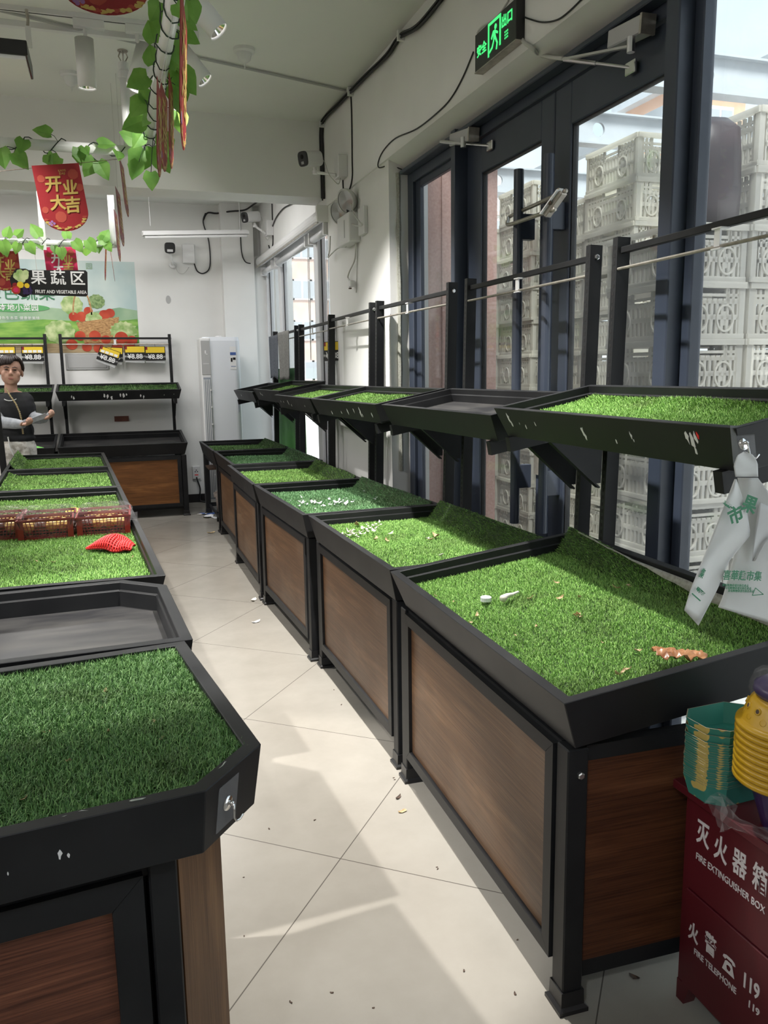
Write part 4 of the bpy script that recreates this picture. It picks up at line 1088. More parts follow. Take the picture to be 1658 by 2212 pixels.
# door closers
def closer(label, p0, p1, elbow, shoe, end):
    t = thing('door_closer', label, 'door closer', p0, 0, 'door closers')
    o = Vector(p0); a = Vector(p1)-o
    MB().bar((0, 0, 0), a, .055, .06).build('body', 'grey_plastic', t, bevel=.004)
    MB().bar(a*.97, a*1.03, .058, .064).build('end_cap', 'rod_steel', t)
    e = Vector(elbow)-o; s = Vector(shoe)-o; h = Vector(end)-o
    MB().bar(h, e, .018, .008).lathe([(.014, -.02), (.014, .03)], 10, T=Matrix.Translation(h), cap0=True, cap1=True).build('arm', 'bolt_steel', t)
    MB().tube([e, e+(s-e)*.5], .009, 8).tube([e+(s-e)*.5, s], .006, 8).build('forearm', 'bolt_steel', t)
    MB().cbox(s, (.012, .06, .045)).build('shoe', 'chrome', t, bevel=.003)
    return t
cz = 2.60
closer('grey door closer on the right door leaf near the exit sign', at(1325, 88, 0, 1.82), at(1398, 52, 0, 1.82), at(1218, 128, 0, 1.76), at(1362, 146, 0, 1.855), at(1362, 100, 0, 1.78))
closer('grey door closer on the left door leaf', at(980, 304, 0, 1.82), at(1022, 290, 0, 1.82), at(952, 306, 0, 1.77), at(1058, 315, 0, 1.862), at(1000, 310, 0, 1.79))
# U-lock through the pulls
ul = thing('u_lock', 'steel U-shaped bicycle lock threaded through both door pulls', 'lock', (1.775, 3.3, 2.08))
o = Vector((1.775, 3.3, 2.08))
A1 = at(1222, 412, 0, 1.73)-o; B1 = at(1104, 466, 0, 1.835)-o; B2 = at(1100, 485, 0, 1.755)-o; A2 = at(1198, 452, 0, 1.70)-o
mid = (B1+B2)/2+(B2-A2).normalized()*.03
wire('shackle', None, [A1, A1+(B1-A1)*.5, B1, mid, B2, A2+(B2-A2)*.4, A2], .0085, 'rod_steel', parent=ul, n=10)
pa = at(1215, 412, 0, 1.725)-o; pb = at(1178, 464, 0, 1.70)-o
MB().bar(pa, pb, .034, .036).build('lock_bar', 'rod_steel', ul, bevel=.004)
MB().bar(pa+Vector((-.019, -.004, .001)), pb+Vector((-.019, -.004, .001)), .026, .004).build('lock_face', 'white_print', ul)
c = (pa+pb)/2+Vector((-.022, -.006, 0)); MB().lathe([(.001, .004), (.009, .004), (.010, 0)], 14, T=Matrix.Translation(c) @ Matrix.Rotation(-PI/2, 4, 'Y')).build('keyhole', 'dark_scrap', ul)
# ================================================================== BACK WALL: mural, sign, price tags, air conditioner
noisy('mural_sky', (.42, .55, .55), (.62, .70, .66), 2, 3, .5)
noisy('mural_field', (.10, .30, .04), (.30, .52, .10), 4, 4, .5, stretch=(1, 1, 4))
noisy('mural_hill', (.20, .36, .22), (.38, .52, .34), 3, 3, .5)
noisy('wicker', (.30, .15, .05), (.58, .34, .14), 40, 2, .5, stretch=(1, 1, 3))
noisy('cabbage_green', (.22, .38, .10), (.60, .68, .36), 14, 4, .5)
noisy('broccoli_green', (.12, .22, .07), (.30, .42, .18), 45, 3, .6)
noisy('tomato_red', (.42, .04, .02), (.62, .10, .05), 6, 2, .3)
noisy('table_wood', (.35, .25, .13), (.52, .40, .24), 6, 3, .5, stretch=(1, 1, 8))
principled('leaf_letter', (.04, .20, .09), .5); principled('cyan_band', (.10, .36, .12), .5)
ms = thing('mural_poster', 'wall mural of a vegetable basket and green fields', 'poster', (0, YB, 0))
_lay = [0]
def flat(poly, d, mat, nm, parent=ms):
    _lay[0] += 1; d = d+.00025*_lay[0]
    return MB().prism(poly, -d*.35-.0004, -d*.35, T=Matrix(((1, 0, 0, 0), (0, 0, 1, 0), (0, 1, 0, 0), (0, 0, 0, 1)))).build(nm, mat, parent)
def ell(cx, cz, rx, rz, n=28, wob=0, k=9, ph=0):
    return [(cx+rx*math.cos(a)*(1+wob*math.sin(k*a+ph)), cz+rz*math.sin(a)*(1+wob*math.sin(k*a+ph))) for a in np.linspace(0, 2*PI, n+1)[:-1]]
# the sheet spans x -2.2 .. 0.365, z 1.70 .. 2.66
flat([(-2.2, 1.70), (.365, 1.70), (.365, 2.66), (-2.2, 2.66)], .001, 'mural_sky', 'sheet')
flat([(-2.2, 1.80), (.364, 1.80), (.364, 2.15), (.18, 2.18), (-.1, 2.13), (-.5, 2.17), (-1.1, 2.12), (-2.2, 2.2)], .003, 'mural_hill', 'printed_hills')
flat([(-2.2, 1.78), (.364, 1.78), (.364, 2.06), (.0, 2.02), (-.6, 2.05), (-1.2, 1.99), (-2.2, 2.05)], .005, 'mural_field', 'printed_field')
flat([(-2.2, 1.701), (.364, 1.701), (.364, 1.80), (-2.2, 1.80)], .007, 'table_wood', 'printed_table')
arc = [(-.20+.10*math.cos(a), 2.10+.27*math.sin(a)) for a in np.linspace(PI, 0, 20)]; arc2 = [(-.20+.085*math.cos(a), 2.10+.25*math.sin(a)) for a in np.linspace(0, PI, 20)]
flat(arc+arc2, .014, 'wicker', 'printed_handle')
flat(ell(-.30, 2.20, .11, .10, 30, .05, 9), .009, 'cabbage_green', 'printed_lettuce')
flat(ell(-.05, 2.24, .085, .075, 30, .06, 11), .010, 'broccoli_green', 'printed_broccoli')
for x, z, r in ((-.29, 2.08, .05), (-.21, 2.08, .055), (-.14, 2.14, .045), (.02, 2.10, .055), (.08, 2.12, .05)): flat(ell(x, z, r, r*.95), .011, 'tomato_red', 'printed_pepper')
flat(ell(-.09, 2.06, .085, .07, 30, .05, 8), .012, 'cabbage_green', 'printed_cabbage')
flat([(-.27, 2.02), (.17, 2.08), (.12, 1.80), (-.20, 1.80)], .013, 'wicker', 'printed_basket')
flat(ell(-.44, 1.92, .15, .12, 36, .06, 10), .015, 'cabbage_green', 'printed_cabbage')
flat(ell(.21, 1.93, .14, .10, 36, .10, 15), .015, 'cabbage_green', 'printed_lettuce')
for x, z, r in ((-.24, 1.88, .055), (-.09, 1.88, .06), (.02, 1.84, .05), (.18, 1.86, .07), (.29, 1.83, .055), (-.33, 1.79, .06), (-.18, 1.76, .05), (-.06, 1.75, .055), (.13, 1.75, .06), (.26, 1.76, .06)):
    flat(ell(x, z, r, r*.92), .017, 'tomato_red', 'printed_tomato')
TM = lambda x, z, d=.019: frame((x, -d*.35-.0045, z), (1, 0, 0), (0, 0, 1))
text('lettering', '绿色蔬菜', .165, TM(-.80, 2.31, .008), 'leaf_letter', ms, bold=.001, spacing=1.1)
flat(ell(-.86, 2.165, .34, .042, 30), .009, 'cyan_band', 'printed_band')
text('lettering', '本地小菜园', .075, TM(-.82, 2.165, .011), 'white_print', ms, bold=.0008, spacing=1.05)
text('lettering', '绿色生态菜 健康新美味', .036, TM(-.83, 2.06, .011), 'white_print', ms, spacing=1.2)
text('lettering', '园', .07, TM(-.1, 2.60, .008), 'mural_hill', ms)

# hanging department sign
hs = thing('hanging_sign', 'black hanging sign reading fruit and vegetable area with a produce picture', 'sign', (-.40, 7.55, 2.22))
MB().prism([(-.20, -.095), (.28, -.105), (.295, -.09), (.305, .095), (.29, .11), (-.20, .10)], -.006, .006, T=Matrix(((1, 0, 0, 0), (0, 0, -1, 0), (0, 1, 0, 0), (0, 0, 0, 1)))).build('board', 'black_print', hs)
MB().prism(ell(-.205, .0, .095, .115, 30, .04, 7), -.007, .007, T=Matrix(((1, 0, 0, 0), (0, 0, -1, 0), (0, 1, 0, 0), (0, 0, 0, 1)))).build('picture_outline', 'black_print', hs)
TH = lambda x, z, d=.008: frame((x, -d, z), (1, 0, 0), (0, 0, 1))
text('lettering', '果 蔬 区', .124, TH(.070, .036), 'white_print', hs, bold=.0020, spacing=.95)
text('lettering', 'FRUIT AND VEGETABLE AREA', .038, TH(.085, -.072), 'white_print', hs, bold=.0008, sx=.80)
def dot(cx, cz, r, mat, nm, d=.008, sx=1):
    _lay[0] += 1; d = d+.00012*(_lay[0] % 40)
    return MB().prism(ell(cx, cz, r*sx, r, 20, .05, 6), d-.0006, d+.0006+r*.02, T=Matrix(((1, 0, 0, 0), (0, 0, -1, 0), (0, 1, 0, 0), (0, 0, 0, 1)))).build(nm, mat, hs)
for cx, cz, r in ((-.22, .075, .03), (-.245, .05, .03), (-.19, .055, .035), (-.215, .03, .035), (-.175, .08, .022)): dot(cx, cz, r, 'cabbage_green', 'pictured_lettuce')
dot(-.262, -.062, .034, 'tomato_red', 'pictured_tomato', .0095); dot(-.262, -.062, .020, 'pink_banner', 'pictured_tomato_flesh', .011)
dot(-.265, -.025, .022, 'red_banner', 'pictured_pepper', .009); dot(-.225, -.02, .026, 'yellow_print', 'pictured_orange', .0092); dot(-.175, -.025, .02, 'yellow_print', 'pictured_pepper', .0094)
for i in range(9): dot(-.20+.024*(i % 3)+random.uniform(-.004, .004), -.085+.022*(i//3), .013, 'purple_plastic', 'pictured_berry', .011)
wire('string', None, [(-.09, 0, .095), (-.095, 0, .24)], .0025, 'cable_white', parent=hs); wire('string', None, [(.24, 0, .10), (.235, 0, .24)], .0025, 'cable_white', parent=hs)

# framed access panel, brown wall plate, socket
ap = tag(MB().box((-.405, YB-.012, 1.52), (.03, YB, 1.69)).box((-.385, YB-.016, 1.54), (.01, YB-.011, 1.67)).build('access_panel', 'grey_plastic', bevel=.003), 'pale metal access panel on the back wall below the mural', 'wall panel')
tag(MB().box((.05, YB-.02, .955), (.20, YB, 1.012)).build('wall_plate', 'tomato_red' if False else 'brown_plate', bevel=.002) if 'brown_plate' in MATS else MB().box((.05, YB-.02, .955), (.20, YB, 1.012)).build('wall_plate', noisy('brown_plate', (.12, .03, .02), (.16, .05, .03), 20, 2, .5)), 'small brown plate on the back wall between the shelves', 'wall plate')
tag(MB().lathe([(.001, 0), (.045, 0)], 16, T=frame((.70, YB-.003, 2.27), (1, 0, 0), (0, 0, 1)), sx=.6).build('wall_stain', 'grey_plastic'), 'grey scuff on the white back wall right of the mural', 'stain')
so = thing('wall_socket', 'white wall socket with red light above the baseboard', 'socket', (.90, YB, .345))
MB().box((-.045, -.03, -.075), (.045, 0, .075)).build('plate', 'white_plastic', so, bevel=.006)
mb = MB()
for x, z in ((0, .03), (-.012, .012), (.012, .012)): mb.box((x-.006, -.0315, z-.006), (x+.006, -.0295, z+.004))
mb.build('slots', 'slot_black', so); MB().box((-.02, -.0315, -.03), (.02, -.0295, -.02)).build('indicator', 'red_foam', so)
wire('power_cord', 'black power cord from the wall socket down to the floor', [(.90, YB-.035, .29), (.905, YB-.06, .26), (.93, YB-.06, .16), (.92, YB-.05, .05), (.95, YB-.07, .012), (1.1, YB-.08, .012)], .009, 'cable_black')

# price tags hung on the back stands
def price_tag(label, x, z, tilt=0.0, y=9.37, mini=False):
    t = thing('price_tag', label, 'price tag', (x, y, z), 0, 'yellow and black price tags on the back stands')
    R = Matrix.Rotation(tilt, 4, 'Y')
    a = MB().box((-.108, -.002, -.075), (.108, .002, .075), T=R).build('board', 'black_print', t)
    MB().box((-.100, -.0032, .008), (.100, -.0018, .070), T=R).build('yellow_field', 'yellow_print', t)
    MB().box((-.100, -.0036, .040), (-.080, -.003, .070), T=R).build('red_flash', 'red_banner', t)
    TX = lambda px, pz: R @ frame((px, -.0035, pz), (1, 0, 0), (0, 0, 1))
    text('lettering', '¥8.88', .068, TX(.0, -.036), 'white_print', t, bold=.0015)
    text('lettering', '售价', .022, TX(-.087, -.036), 'white_print', t); text('lettering', '元/斤', .020, TX(.086, -.036), 'white_print', t)
    if mini:
        for i in range(4): MB().box((-.088+.046*i, -.0045, .012), (-.052+.046*i, -.0033, .038), T=R).build('number_card', 'white_print', t)
    MB().tube([R @ Vector((0, 0, .075)), R @ Vector((0, .004, .105))], .002, 5).build('hanger', 'black_print', t)
    MB().box((-.10, .004, -.10), (.10, .005, .02), T=R @ Matrix.Rotation(.05, 4, 'Y')).build('clear_sleeve', 'tag_sleeve', t)
    return t
price_tag('right-most price tag on the back stand rail, plain yellow field', .520, 1.685)
price_tag('second price tag from the right on the back rail, plain yellow field', .308, 1.690, y=9.366)
price_tag('tilted price tag with four number cards on the back rail', .035, 1.665, .36, y=9.350, mini=True)
price_tag('price tag half hidden behind the tilted one', .075, 1.680, .06, y=9.376)
price_tag('price tag with number cards above the woman, right one', -.715, 1.690, mini=True)
price_tag('price tag with number cards above the woman, cut by the picture edge', -.985, 1.690, mini=True)

# tower air conditioner
ac = thing('air_conditioner', 'tall white tower air conditioner in the back corner', 'air conditioner', (1.17, 9.02, 0))
def rbox(w, d, r, z, n=6):
    o = []
    for cx, cy, a0 in ((w-r, -d+r, -PI/2), (w-r, d-r, 0), (-w+r, d-r, PI/2), (-w+r, -d+r, PI)):
        for i in range(n+1):
            a = a0+PI/2*i/n; o.append((cx+r*math.cos(a), cy+r*math.sin(a), z))
    return o
mb = MB(); mb.loft([rbox(.20, .16, .07, 0), rbox(.20, .16, .07, 1.80), rbox(.19, .15, .065, 1.84)], cap0=True, cap1=True)
mb.build('casing', 'ac_white', ac, smooth=False, bevel=0) if 'ac_white' in MATS else mb.build('casing', principled('ac_white', (.78, .81, .86), .25), ac)
MB().box((-.225, -.17, .02), (-.115, .10, 1.83)).build('front_grille_frame', 'white_plastic', ac, bevel=.015, seg=2)
f = MB().box((-.215, -.174, 1.45), (-.125, -.169, 1.80)).build('display_panel', 'grey_plastic', ac)
MB().box((-.178, -.176, 1.66), (-.165, -.173, 1.70)).box((-.178, -.176, 1.655), (-.150, -.173, 1.665)).box((-.2, -.176, 1.56), (-.14, -.173, 1.564)).build('display_digits', 'white_print', f)
mb = MB().box((-.205, -.174, .12), (-.13, -.169, 1.42))
g = mb.build('louvre_slot', 'louvre_grey', ac) if 'louvre_grey' in MATS else mb.build('louvre_slot', principled('louvre_grey', (.30, .33, .38), .4), ac)
mb = MB()
for i in range(4): mb.box((-.200+.018*i, -.180, .14), (-.192+.018*i, -.172, 1.40))
for i in range(7): mb.box((-.145, -.182, .2+.18*i), (-.125, -.170, .215+.18*i))
mb.build('louvres', 'white_plastic', ac)
st = MB().box((.085, -.1625, 1.50), (.15, -.1605, 1.74)).build('energy_label', 'white_print', ac)
MB().box((.087, -.164, 1.65), (.148, -.1622, 1.68)).box((.092, -.164, 1.53), (.143, -.1622, 1.535)).build('label_print', 'blue_cloth', st)
MB().box((.092, -.164, 1.58), (.110, -.1622, 1.62)).box((.115, -.164, 1.60), (.143, -.1622, 1.625)).build('label_marks', 'black_print', st)
mb = MB()
for i in range(48): mb.box((.2005, -.08, .15+.033*i), (.202, -.06, .168+.033*i))
for z in (1.05, .35): mb.box((.150, -.1615, z), (.165, -.1595, z+.14))
mb.build('side_slots', 'louvre_grey', ac)
MB().lathe([(.04, 0), (.036, .014), (.02, .02)], 14, T=Matrix.Translation((.0, 0, 1.84)), cap1=True).build('top_cap', 'white_plastic', ac)
# ================================================================== HANGING PIPES, VINES, BANNERS
def leafmat(name, c1, c2, tr=.4):
    m = noisy(name, c1, c2, 12, 3, .45)
    nt = m.node_tree; b = nt.nodes['Principled BSDF']; o = [n for n in nt.nodes if n.type == 'OUTPUT_MATERIAL'][0]
    t = N(m, 'ShaderNodeBsdfTranslucent'); t.inputs['Color'].default_value = (c2[0]*1.3, c2[1]*1.3, c2[2], 1)
    mx = N(m, 'ShaderNodeMixShader'); mx.inputs['Fac'].default_value = tr
    LK(m, b.outputs[0], mx.inputs[1]); LK(m, t.outputs[0], mx.inputs[2]); LK(m, mx.outputs[0], o.inputs['Surface'])
leafmat('vine_leaf', (.08, .22, .04), (.20, .40, .09))
principled('vine_stem', (.012, .03, .018), .6)
LEAF = [(0, 0), (.28, -.10), (.42, .12), (.50, .40), (.36, .60), (.22, .84), (0, 1.06), (-.20, .82), (-.38, .58), (-.48, .36), (-.42, .10), (-.26, -.10)]
def add_leaf(mb, p, d, n, s, fold=.25):
    d = Vector(d).normalized(); n = Vector(n); n = (n-d*n.dot(d)).normalized(); x = d.cross(n)
    c = [p+x*(a*s)+d*(b*s)+n*(abs(a)*fold*s-.12*s*b*b) for a, b in LEAF]
    mid = [p+d*(t*s)+n*(-.12*s*t*t) for t in (.0, .35, .7, 1.06)]
    vs = c+mid[1:3]; k = len(c)
    mb.add(vs, [(0, 1, 2, k), (2, 3, k), (3, 4, k+1, k), (4, 5, k+1), (5, 6, k+1), (6, 7, k+1), (7, 8, k+1), (8, 9, k, k+1), (9, 10, k), (10, 11, 0, k)])
    for q in range(3): mb_v.append((mid[q]+n*.001, mid[q+1]+n*.001))
mb_v = []
def garland(name, label, a, b, r, nleaf, size, seed, turns=9, extra=()):
    random.seed(seed)
    t = thing('vine_garland', label, 'garland', a, 0, 'artificial vine garlands')
    A = Vector((0, 0, 0)); Bv = Vector(b)-Vector(a); d = Bv.normalized(); s = d.cross(Vector((0, 0, 1))).normalized(); u = s.cross(d)
    pts = []; K = turns*10
    for i in range(K+1):
        f = i/K; an = 2*PI*turns*f+.6*math.sin(9*f); rr = r+.004+.012*max(0, math.sin(an*1.7))
        pts.append(Bv*f+s*math.cos(an)*rr+u*math.sin(an)*rr)
    mb = MB().tube(pts, .0032, 5); lf = MB()
    for i in range(nleaf):
        f = (i+random.uniform(.1, .9))/nleaf; p0 = pts[min(K, int(f*K))]
        side = random.choice((-1, 1)); out = (s*side*random.uniform(.3, 1)+Vector((0, 0, random.uniform(-1.0, .35)))+d*random.uniform(-.5, .5)).normalized()
        stem = p0+out*random.uniform(.03, .07); mb.tube([p0, (p0+stem)/2+Vector((0, 0, .008)), stem], .002, 4)
        dr = (out*.6+Vector((0, 0, random.uniform(-1.1, .2)))+d*random.uniform(-.4, .4)).normalized()
        nn = Vector((random.uniform(-.5, .5), -1, random.uniform(-.4, .5)))
        add_leaf(lf, stem, dr, nn, size*random.uniform(.55, .9))
    for p, dr, nn, sz in extra:
        p = Vector(p)-Vector(a); base = min(pts, key=lambda q: (q-p).length)
        mb.tube([base, (base+p)/2+Vector((0, 0, .01)), p], .0022, 4); add_leaf(lf, p, dr, nn, sz*.82)
    st = mb.build('stem', 'vine_stem', t, smooth=True); lf.build('foliage', 'vine_leaf', t)
    return t
def pipe(label, a, b, r=.03, ends=()):
    t = thing('hanging_pipe', label, 'pipe', a)
    A = Vector((0, 0, 0)); Bv = Vector(b)-Vector(a)
    MB().tube([A, Bv], r, 16).build('tube', 'white_pipe', t, smooth=True)
    for f in ends:
        d = Bv.normalized(); p = Bv*f
        MB().tube([p-d*r*1.4, p+d*r*1.4], r*1.25, 16).build('coupling', 'white_plastic', t, smooth=False)
    return t
# frame over the near half of the island
pipe('white crossbar of the near hanging pipe frame, vine wound round it', (-1.6, 5.5, 2.800), (.32, 5.5, 2.800), .031)
pipe('white pipe of the near hanging frame running towards the camera', (.335, 5.53, 2.835), (.335, 1.6, 2.835), .031)
def drop(label, x, y, z0, z1, r=.025):
    t = thing('hanging_pole', label, 'pole', (x, y, z1))
    MB().tube([(0, 0, z0-z1), (0, 0, -.10)], r, 14).build('tube', 'white_pipe', t, smooth=True)
    MB().lathe([(r*1.3, -.16), (r*1.3, -.12), (r*1.05, -.11), (r*1.05, -.07), (r*.5, -.06)], 14, cap0=True, cap1=True).build('collar', 'white_plastic', t)
    mb = MB()
    for a in range(4): mb.tube([(.010*math.cos(a*PI/2), .010*math.sin(a*PI/2), -.065), (.026*math.cos(a*PI/2), .026*math.sin(a*PI/2), -.035), (.012*math.cos(a*PI/2), .012*math.sin(a*PI/2), 0)], .004, 5)
    mb.lathe([(.03, 0), (.03, -.006)], 12, cap0=True, cap1=True); mb.build('ceiling_hook', 'rod_steel', t)
    return t
drop('lit white pole dropping to the corner of the near pipe frame', .222, 5.5, 2.82, CEIL, .028)
# frame over the far half
pipe('white crossbar of the far hanging pipe frame above the black sign', (-1.9, 7.6, 2.550), (.13, 7.6, 2.550), .025)
drop('white pole at the right end of the far pipe frame', .132, 7.6, 2.53, 3.29, .027)
t = thing('hanging_pole', 'flat white strut hanging left of the far pole', 'pole', (-.425, 7.58, 3.29))
MB().box((-.022, -.004, -.80), (.022, .004, 0)).build('strut', 'white_pipe', t)
pipe('white pipe of the far hanging frame running towards the beam', (.17, 7.62, 2.555), (.17, 6.90, 2.555), .024)

G1 = [(at(505/3.0145, 960/3.0145, 1, 5.42), (.2, 0, -.8), (0, -1, .3), .11), (at(110, 290, 1, 5.44), (-.8, 0, .2), (0, -1, .5), .12), (at(640/3.0145, 940/3.0145, 1, 5.44), (.8, 0, .1), (0, -1, .6), .12),
      (at(128, 340, 1, 5.44), (-.6, 0, -.6), (0, -1, .2), .11), (at(205, 345, 1, 5.42), (-.5, 0, -.7), (0, -1, .2), .14), (at(212, 350, 1, 5.40), (.5, 0, -.9), (0, -1, .2), .13),
      (at(30, 330, 1, 5.42), (.6, 0, -.7), (0, -1, .2), .13), (at(2, 320, 1, 5.42), (.1, 0, -1), (0, -1, .2), .13), (at(168, 325, 1, 5.44), (.1, 0, -.7), (0, -1, .1), .10)]
garland('g', 'vine garland on the near crossbar above the red banner', (-1.0, 5.5, 2.800), (.20, 5.5, 2.800), .031, 7, .11, 3, 6, G1)
G2 = []
for u, v, y, dx, dz, sz in ((355, 25, 3.75, -.1, -1, .13), (378, 28, 3.7, .9, -.5, .12), (345, 5, 3.7, -.5, -.9, .10), (410, 0, 3.6, .3, -1, .10), (372, 75, 4.0, .25, -1, .15), (360, 100, 4.05, .3, -1, .12),
                            (333, 92, 4.3, -.2, .9, .12), (330, 140, 4.3, -.1, .9, .11), (318, 165, 4.35, -.9, -.5, .13), (370, 140, 4.3, .1, -1, .15), (385, 150, 4.2, .7, -.9, .15), (362, 175, 4.4, .2, .8, .09), (380, 185, 4.2, .1, -1, .14),
                            (312, 215, 4.8, -.7, -.8, .14), (322, 220, 4.8, -.4, .7, .11), (310, 260, 5.0, -.9, -.4, .15), (382, 240, 4.6, .2, -1, .13), (352, 290, 5.0, .2, -1, .14),
                            (300, 305, 5.35, -.7, .3, .14), (312, 325, 5.35, -.6, -.9, .19), (330, 318, 5.3, .3, -1, .16), (300, 350, 5.3, -.5, -1, .13), (345, 330, 5.2, .5, -1, .14), (326, 372, 5.25, .0, -1, .12)):
    G2.append((at(u, v, 1, y), (dx, 0, dz), (random.uniform(-.3, .3), -1, random.uniform(-.1, .4)), sz))
garland('g', 'vine garland on the pipe running towards the camera, lit by the spotlight', (.335, 5.5, 2.835), (.335, 2.9, 2.835), .031, 5, .11, 5, 14, G2)
G3 = [(at(u, v, 1, 7.52), (dx, 0, dz), (random.uniform(-.3, .3), -1, .2), sz) for u, v, dx, dz, sz in ((14, 512, .3, .9, .11), (5, 520, .2, -1, .15), (35, 510, .6, .6, .10), (40, 525, -.3, -.8, .11), (60, 525, .5, -.9, .12), (84, 512, -.4, .8, .14), (145, 515, -.1, .8, .11), (160, 520, .5, -.7, .13), (188, 518, .4, -.6, .14), (212, 520, .8, .1, .12), (222, 518, .5, .8, .12), (228, 524, .5, -.8, .10), (130, 535, .1, -1, .12))]
garland('g', 'vine garland on the far crossbar above the department sign', (-1.0, 7.6, 2.550), (.13, 7.6, 2.550), .025, 6, .10, 9, 8, G3)

def banner(label, top_c, w, h, x_axis, down, base='red_banner', group='opening banners'):
    """printed paper pennant with a rounded foot; x_axis along its top edge, down along its height"""
    t = thing('paper_banner', label, 'banner', top_c, 0, group)
    X = Vector(x_axis).normalized(); D = Vector(down).normalized(); D = (D-X*D.dot(X)).normalized()
    T = frame((0, 0, 0), X, -D)
    body = [(-w/2, 0), (w/2, 0), (w/2, -h*.72)]+[(w/2*math.cos(a), -h*.72-h*.28*math.sin(a)) for a in np.linspace(0, PI, 17)[1:-1]]+[(-w/2, -h*.72)]
    MB().prism(body[::-1], -.0008, .0008, T=T).build('sheet', base, t)
    _n = [0]
    def fl(poly, mt, nm, z=.0012):
        _n[0] += 1; z = z+.00003*_n[0]; return MB().prism(poly, z-.0002, z+.0002, T=T).build(nm, mt, t)
    for px, pz, r in ((.33, -.16, .11), (-.36, -.20, .08), (.42, -.36, .08), (-.40, -.66, .07), (-.10, -.78, .12)):
        fl(ell(px*w, pz*h, r*w, r*w, 22, .04, 8), 'banner_pattern', 'printed_flower')
    tx = 'gold' if base == 'red_banner' else 'white_print'
    PT = lambda px, pz, z=.0026: T @ Matrix.Translation((px*w, pz*h, z))
    text('lettering', '开', w*.36, PT(-.14, -.30), tx, t, bold=.003*w/.3, extrude=.0003, shear=.12)
    text('lettering', '业', w*.34, PT(.20, -.37), 'gold', t, bold=.003*w/.3, extrude=.0003, shear=.12)
    text('lettering', '大', w*.34, PT(-.12, -.58), tx, t, bold=.003*w/.3, extrude=.0003, shear=.12)
    text('lettering', '吉', w*.36, PT(.18, -.63), 'gold', t, bold=.003*w/.3, extrude=.0003, shear=.12)
    text('lettering', 'KAIYE\nDAJI', w*.062, PT(.11, -.12), 'gold', t, extrude=.0003)
    fl([(.045*w, -.09*h), (.052*w, -.09*h), (.052*w, -.16*h), (.045*w, -.16*h)], 'gold', 'printed_rule', .0016)
    for i in range(16):
        a = PI*(.12+.76*i/15); r_ = .93+random.uniform(-.06, .03)
        fl(ell(w/2*r_*math.cos(a), -h*.72-h*.26*r_*math.sin(a), w*.05, w*.025, 9, .25, 3, i), 'gold' if i % 3 else 'banner_pattern', 'printed_border', .0015)
    for i, (px, pz) in enumerate(((-.36, -.86), (-.31, -.84), (-.33, -.89), (-.27, -.87))): fl(ell(px*w, pz*h, w*.028, w*.028, 10), 'purple_print' if 'purple_print' in MATS else principled('purple_print', (.25, .12, .30), .5).name, 'printed_grape', .0017)
    return t
def string_(label, a, b, sag=.03, r=.0016):
    m = (Vector(a)+Vector(b))/2-Vector((0, 0, sag)); return wire('banner_string', label, [a, m, b], r, 'dark_scrap', 'string')
TL, TR = at(68, 358, 1, 5.30), at(170, 352, 1, 5.30)
banner('large red opening banner hanging under the near crossbar', (TL+TR)/2, (TR-TL).length, .37, TR-TL, (.28, 0, -1))
string_('thin dark string carrying the large red banner', at(0, 370, 1, 5.30), at(262, 343, 1, 5.40), .0)
bt = at(238, 34, 1, 4.15); banner('red banner at the top edge, only its rounded foot in view', bt+Vector((-.03, 0, .375)), .37, .375, (1, 0, .05), (.1, 0, -1))
banner('pink opening banner behind the department sign', at(128, 534, 1, 7.70), .255, .31, (1, 0, .05), (.17, 0, -1), 'pink_banner')
banner('red banner at the left edge beside the department sign', at(2, 542, 1, 7.68), .26, .32, (1, 0, .03), (.12, 0, -1))
string_('thin pink string along the far banners', at(0, 542, 1, 7.72), at(160, 530, 1, 7.72), .0)
# pennants of the same kind hung along the other pipe, seen almost edge on
def edge_on(label, top, bot, Y, yaw, w=.28):
    a = at(top[0], top[1], 1, Y); b = at(bot[0], bot[1], 1, Y)
    t = banner(label, a, w, (b-a).length, (math.sin(yaw), math.cos(yaw), 0), b-a, group='pennants seen edge on')
    hook = Vector((.335, Y, 2.806)) if Y < 5.5 else (Vector((.17, Y, 2.535)) if 6.9 < Y < 7.7 else (Vector((a.x, 7.6, 2.53)) if Y >= 7.7 else Vector((a.x, Y, CEIL if Y < 6.5 else 2.81))))
    MB().tube([(0, 0, 0), hook-a], .0012, 4).build('hanging_thread', 'cable_white', t)
edge_on('longest brown-red pennant seen edge on, right of the leafy pipe', (397, 14), (394, 318), 2.35, .14, .30)
edge_on('pennant seen edge on, leftmost of the three below the lit leaves', (344, 192), (343, 380), 3.44, .12)
edge_on('pennant seen edge on, middle of the three below the lit leaves', (354, 196), (353, 368), 3.78, .17)
edge_on('pennant seen edge on, rightmost of the three below the lit leaves', (370, 180), (369, 362), 4.12, .15)
edge_on('grey pennant seen edge on below the vine corner', (262, 352), (276, 468), 5.9, .12)
edge_on('thin red pennant seen edge on, left of the grey one', (254, 412), (266, 532), 6.1, .12)
edge_on('thin red pennant seen edge on near the far pole', (249, 458), (259, 565), 6.75, .10)
edge_on('orange-red pennant seen edge on under the far pole', (229, 530), (227, 606), 7.75, .05, .22)
edge_on('thin pennant seen edge on, second under the far pole', (237, 532), (248, 608), 7.9, .03, .22)
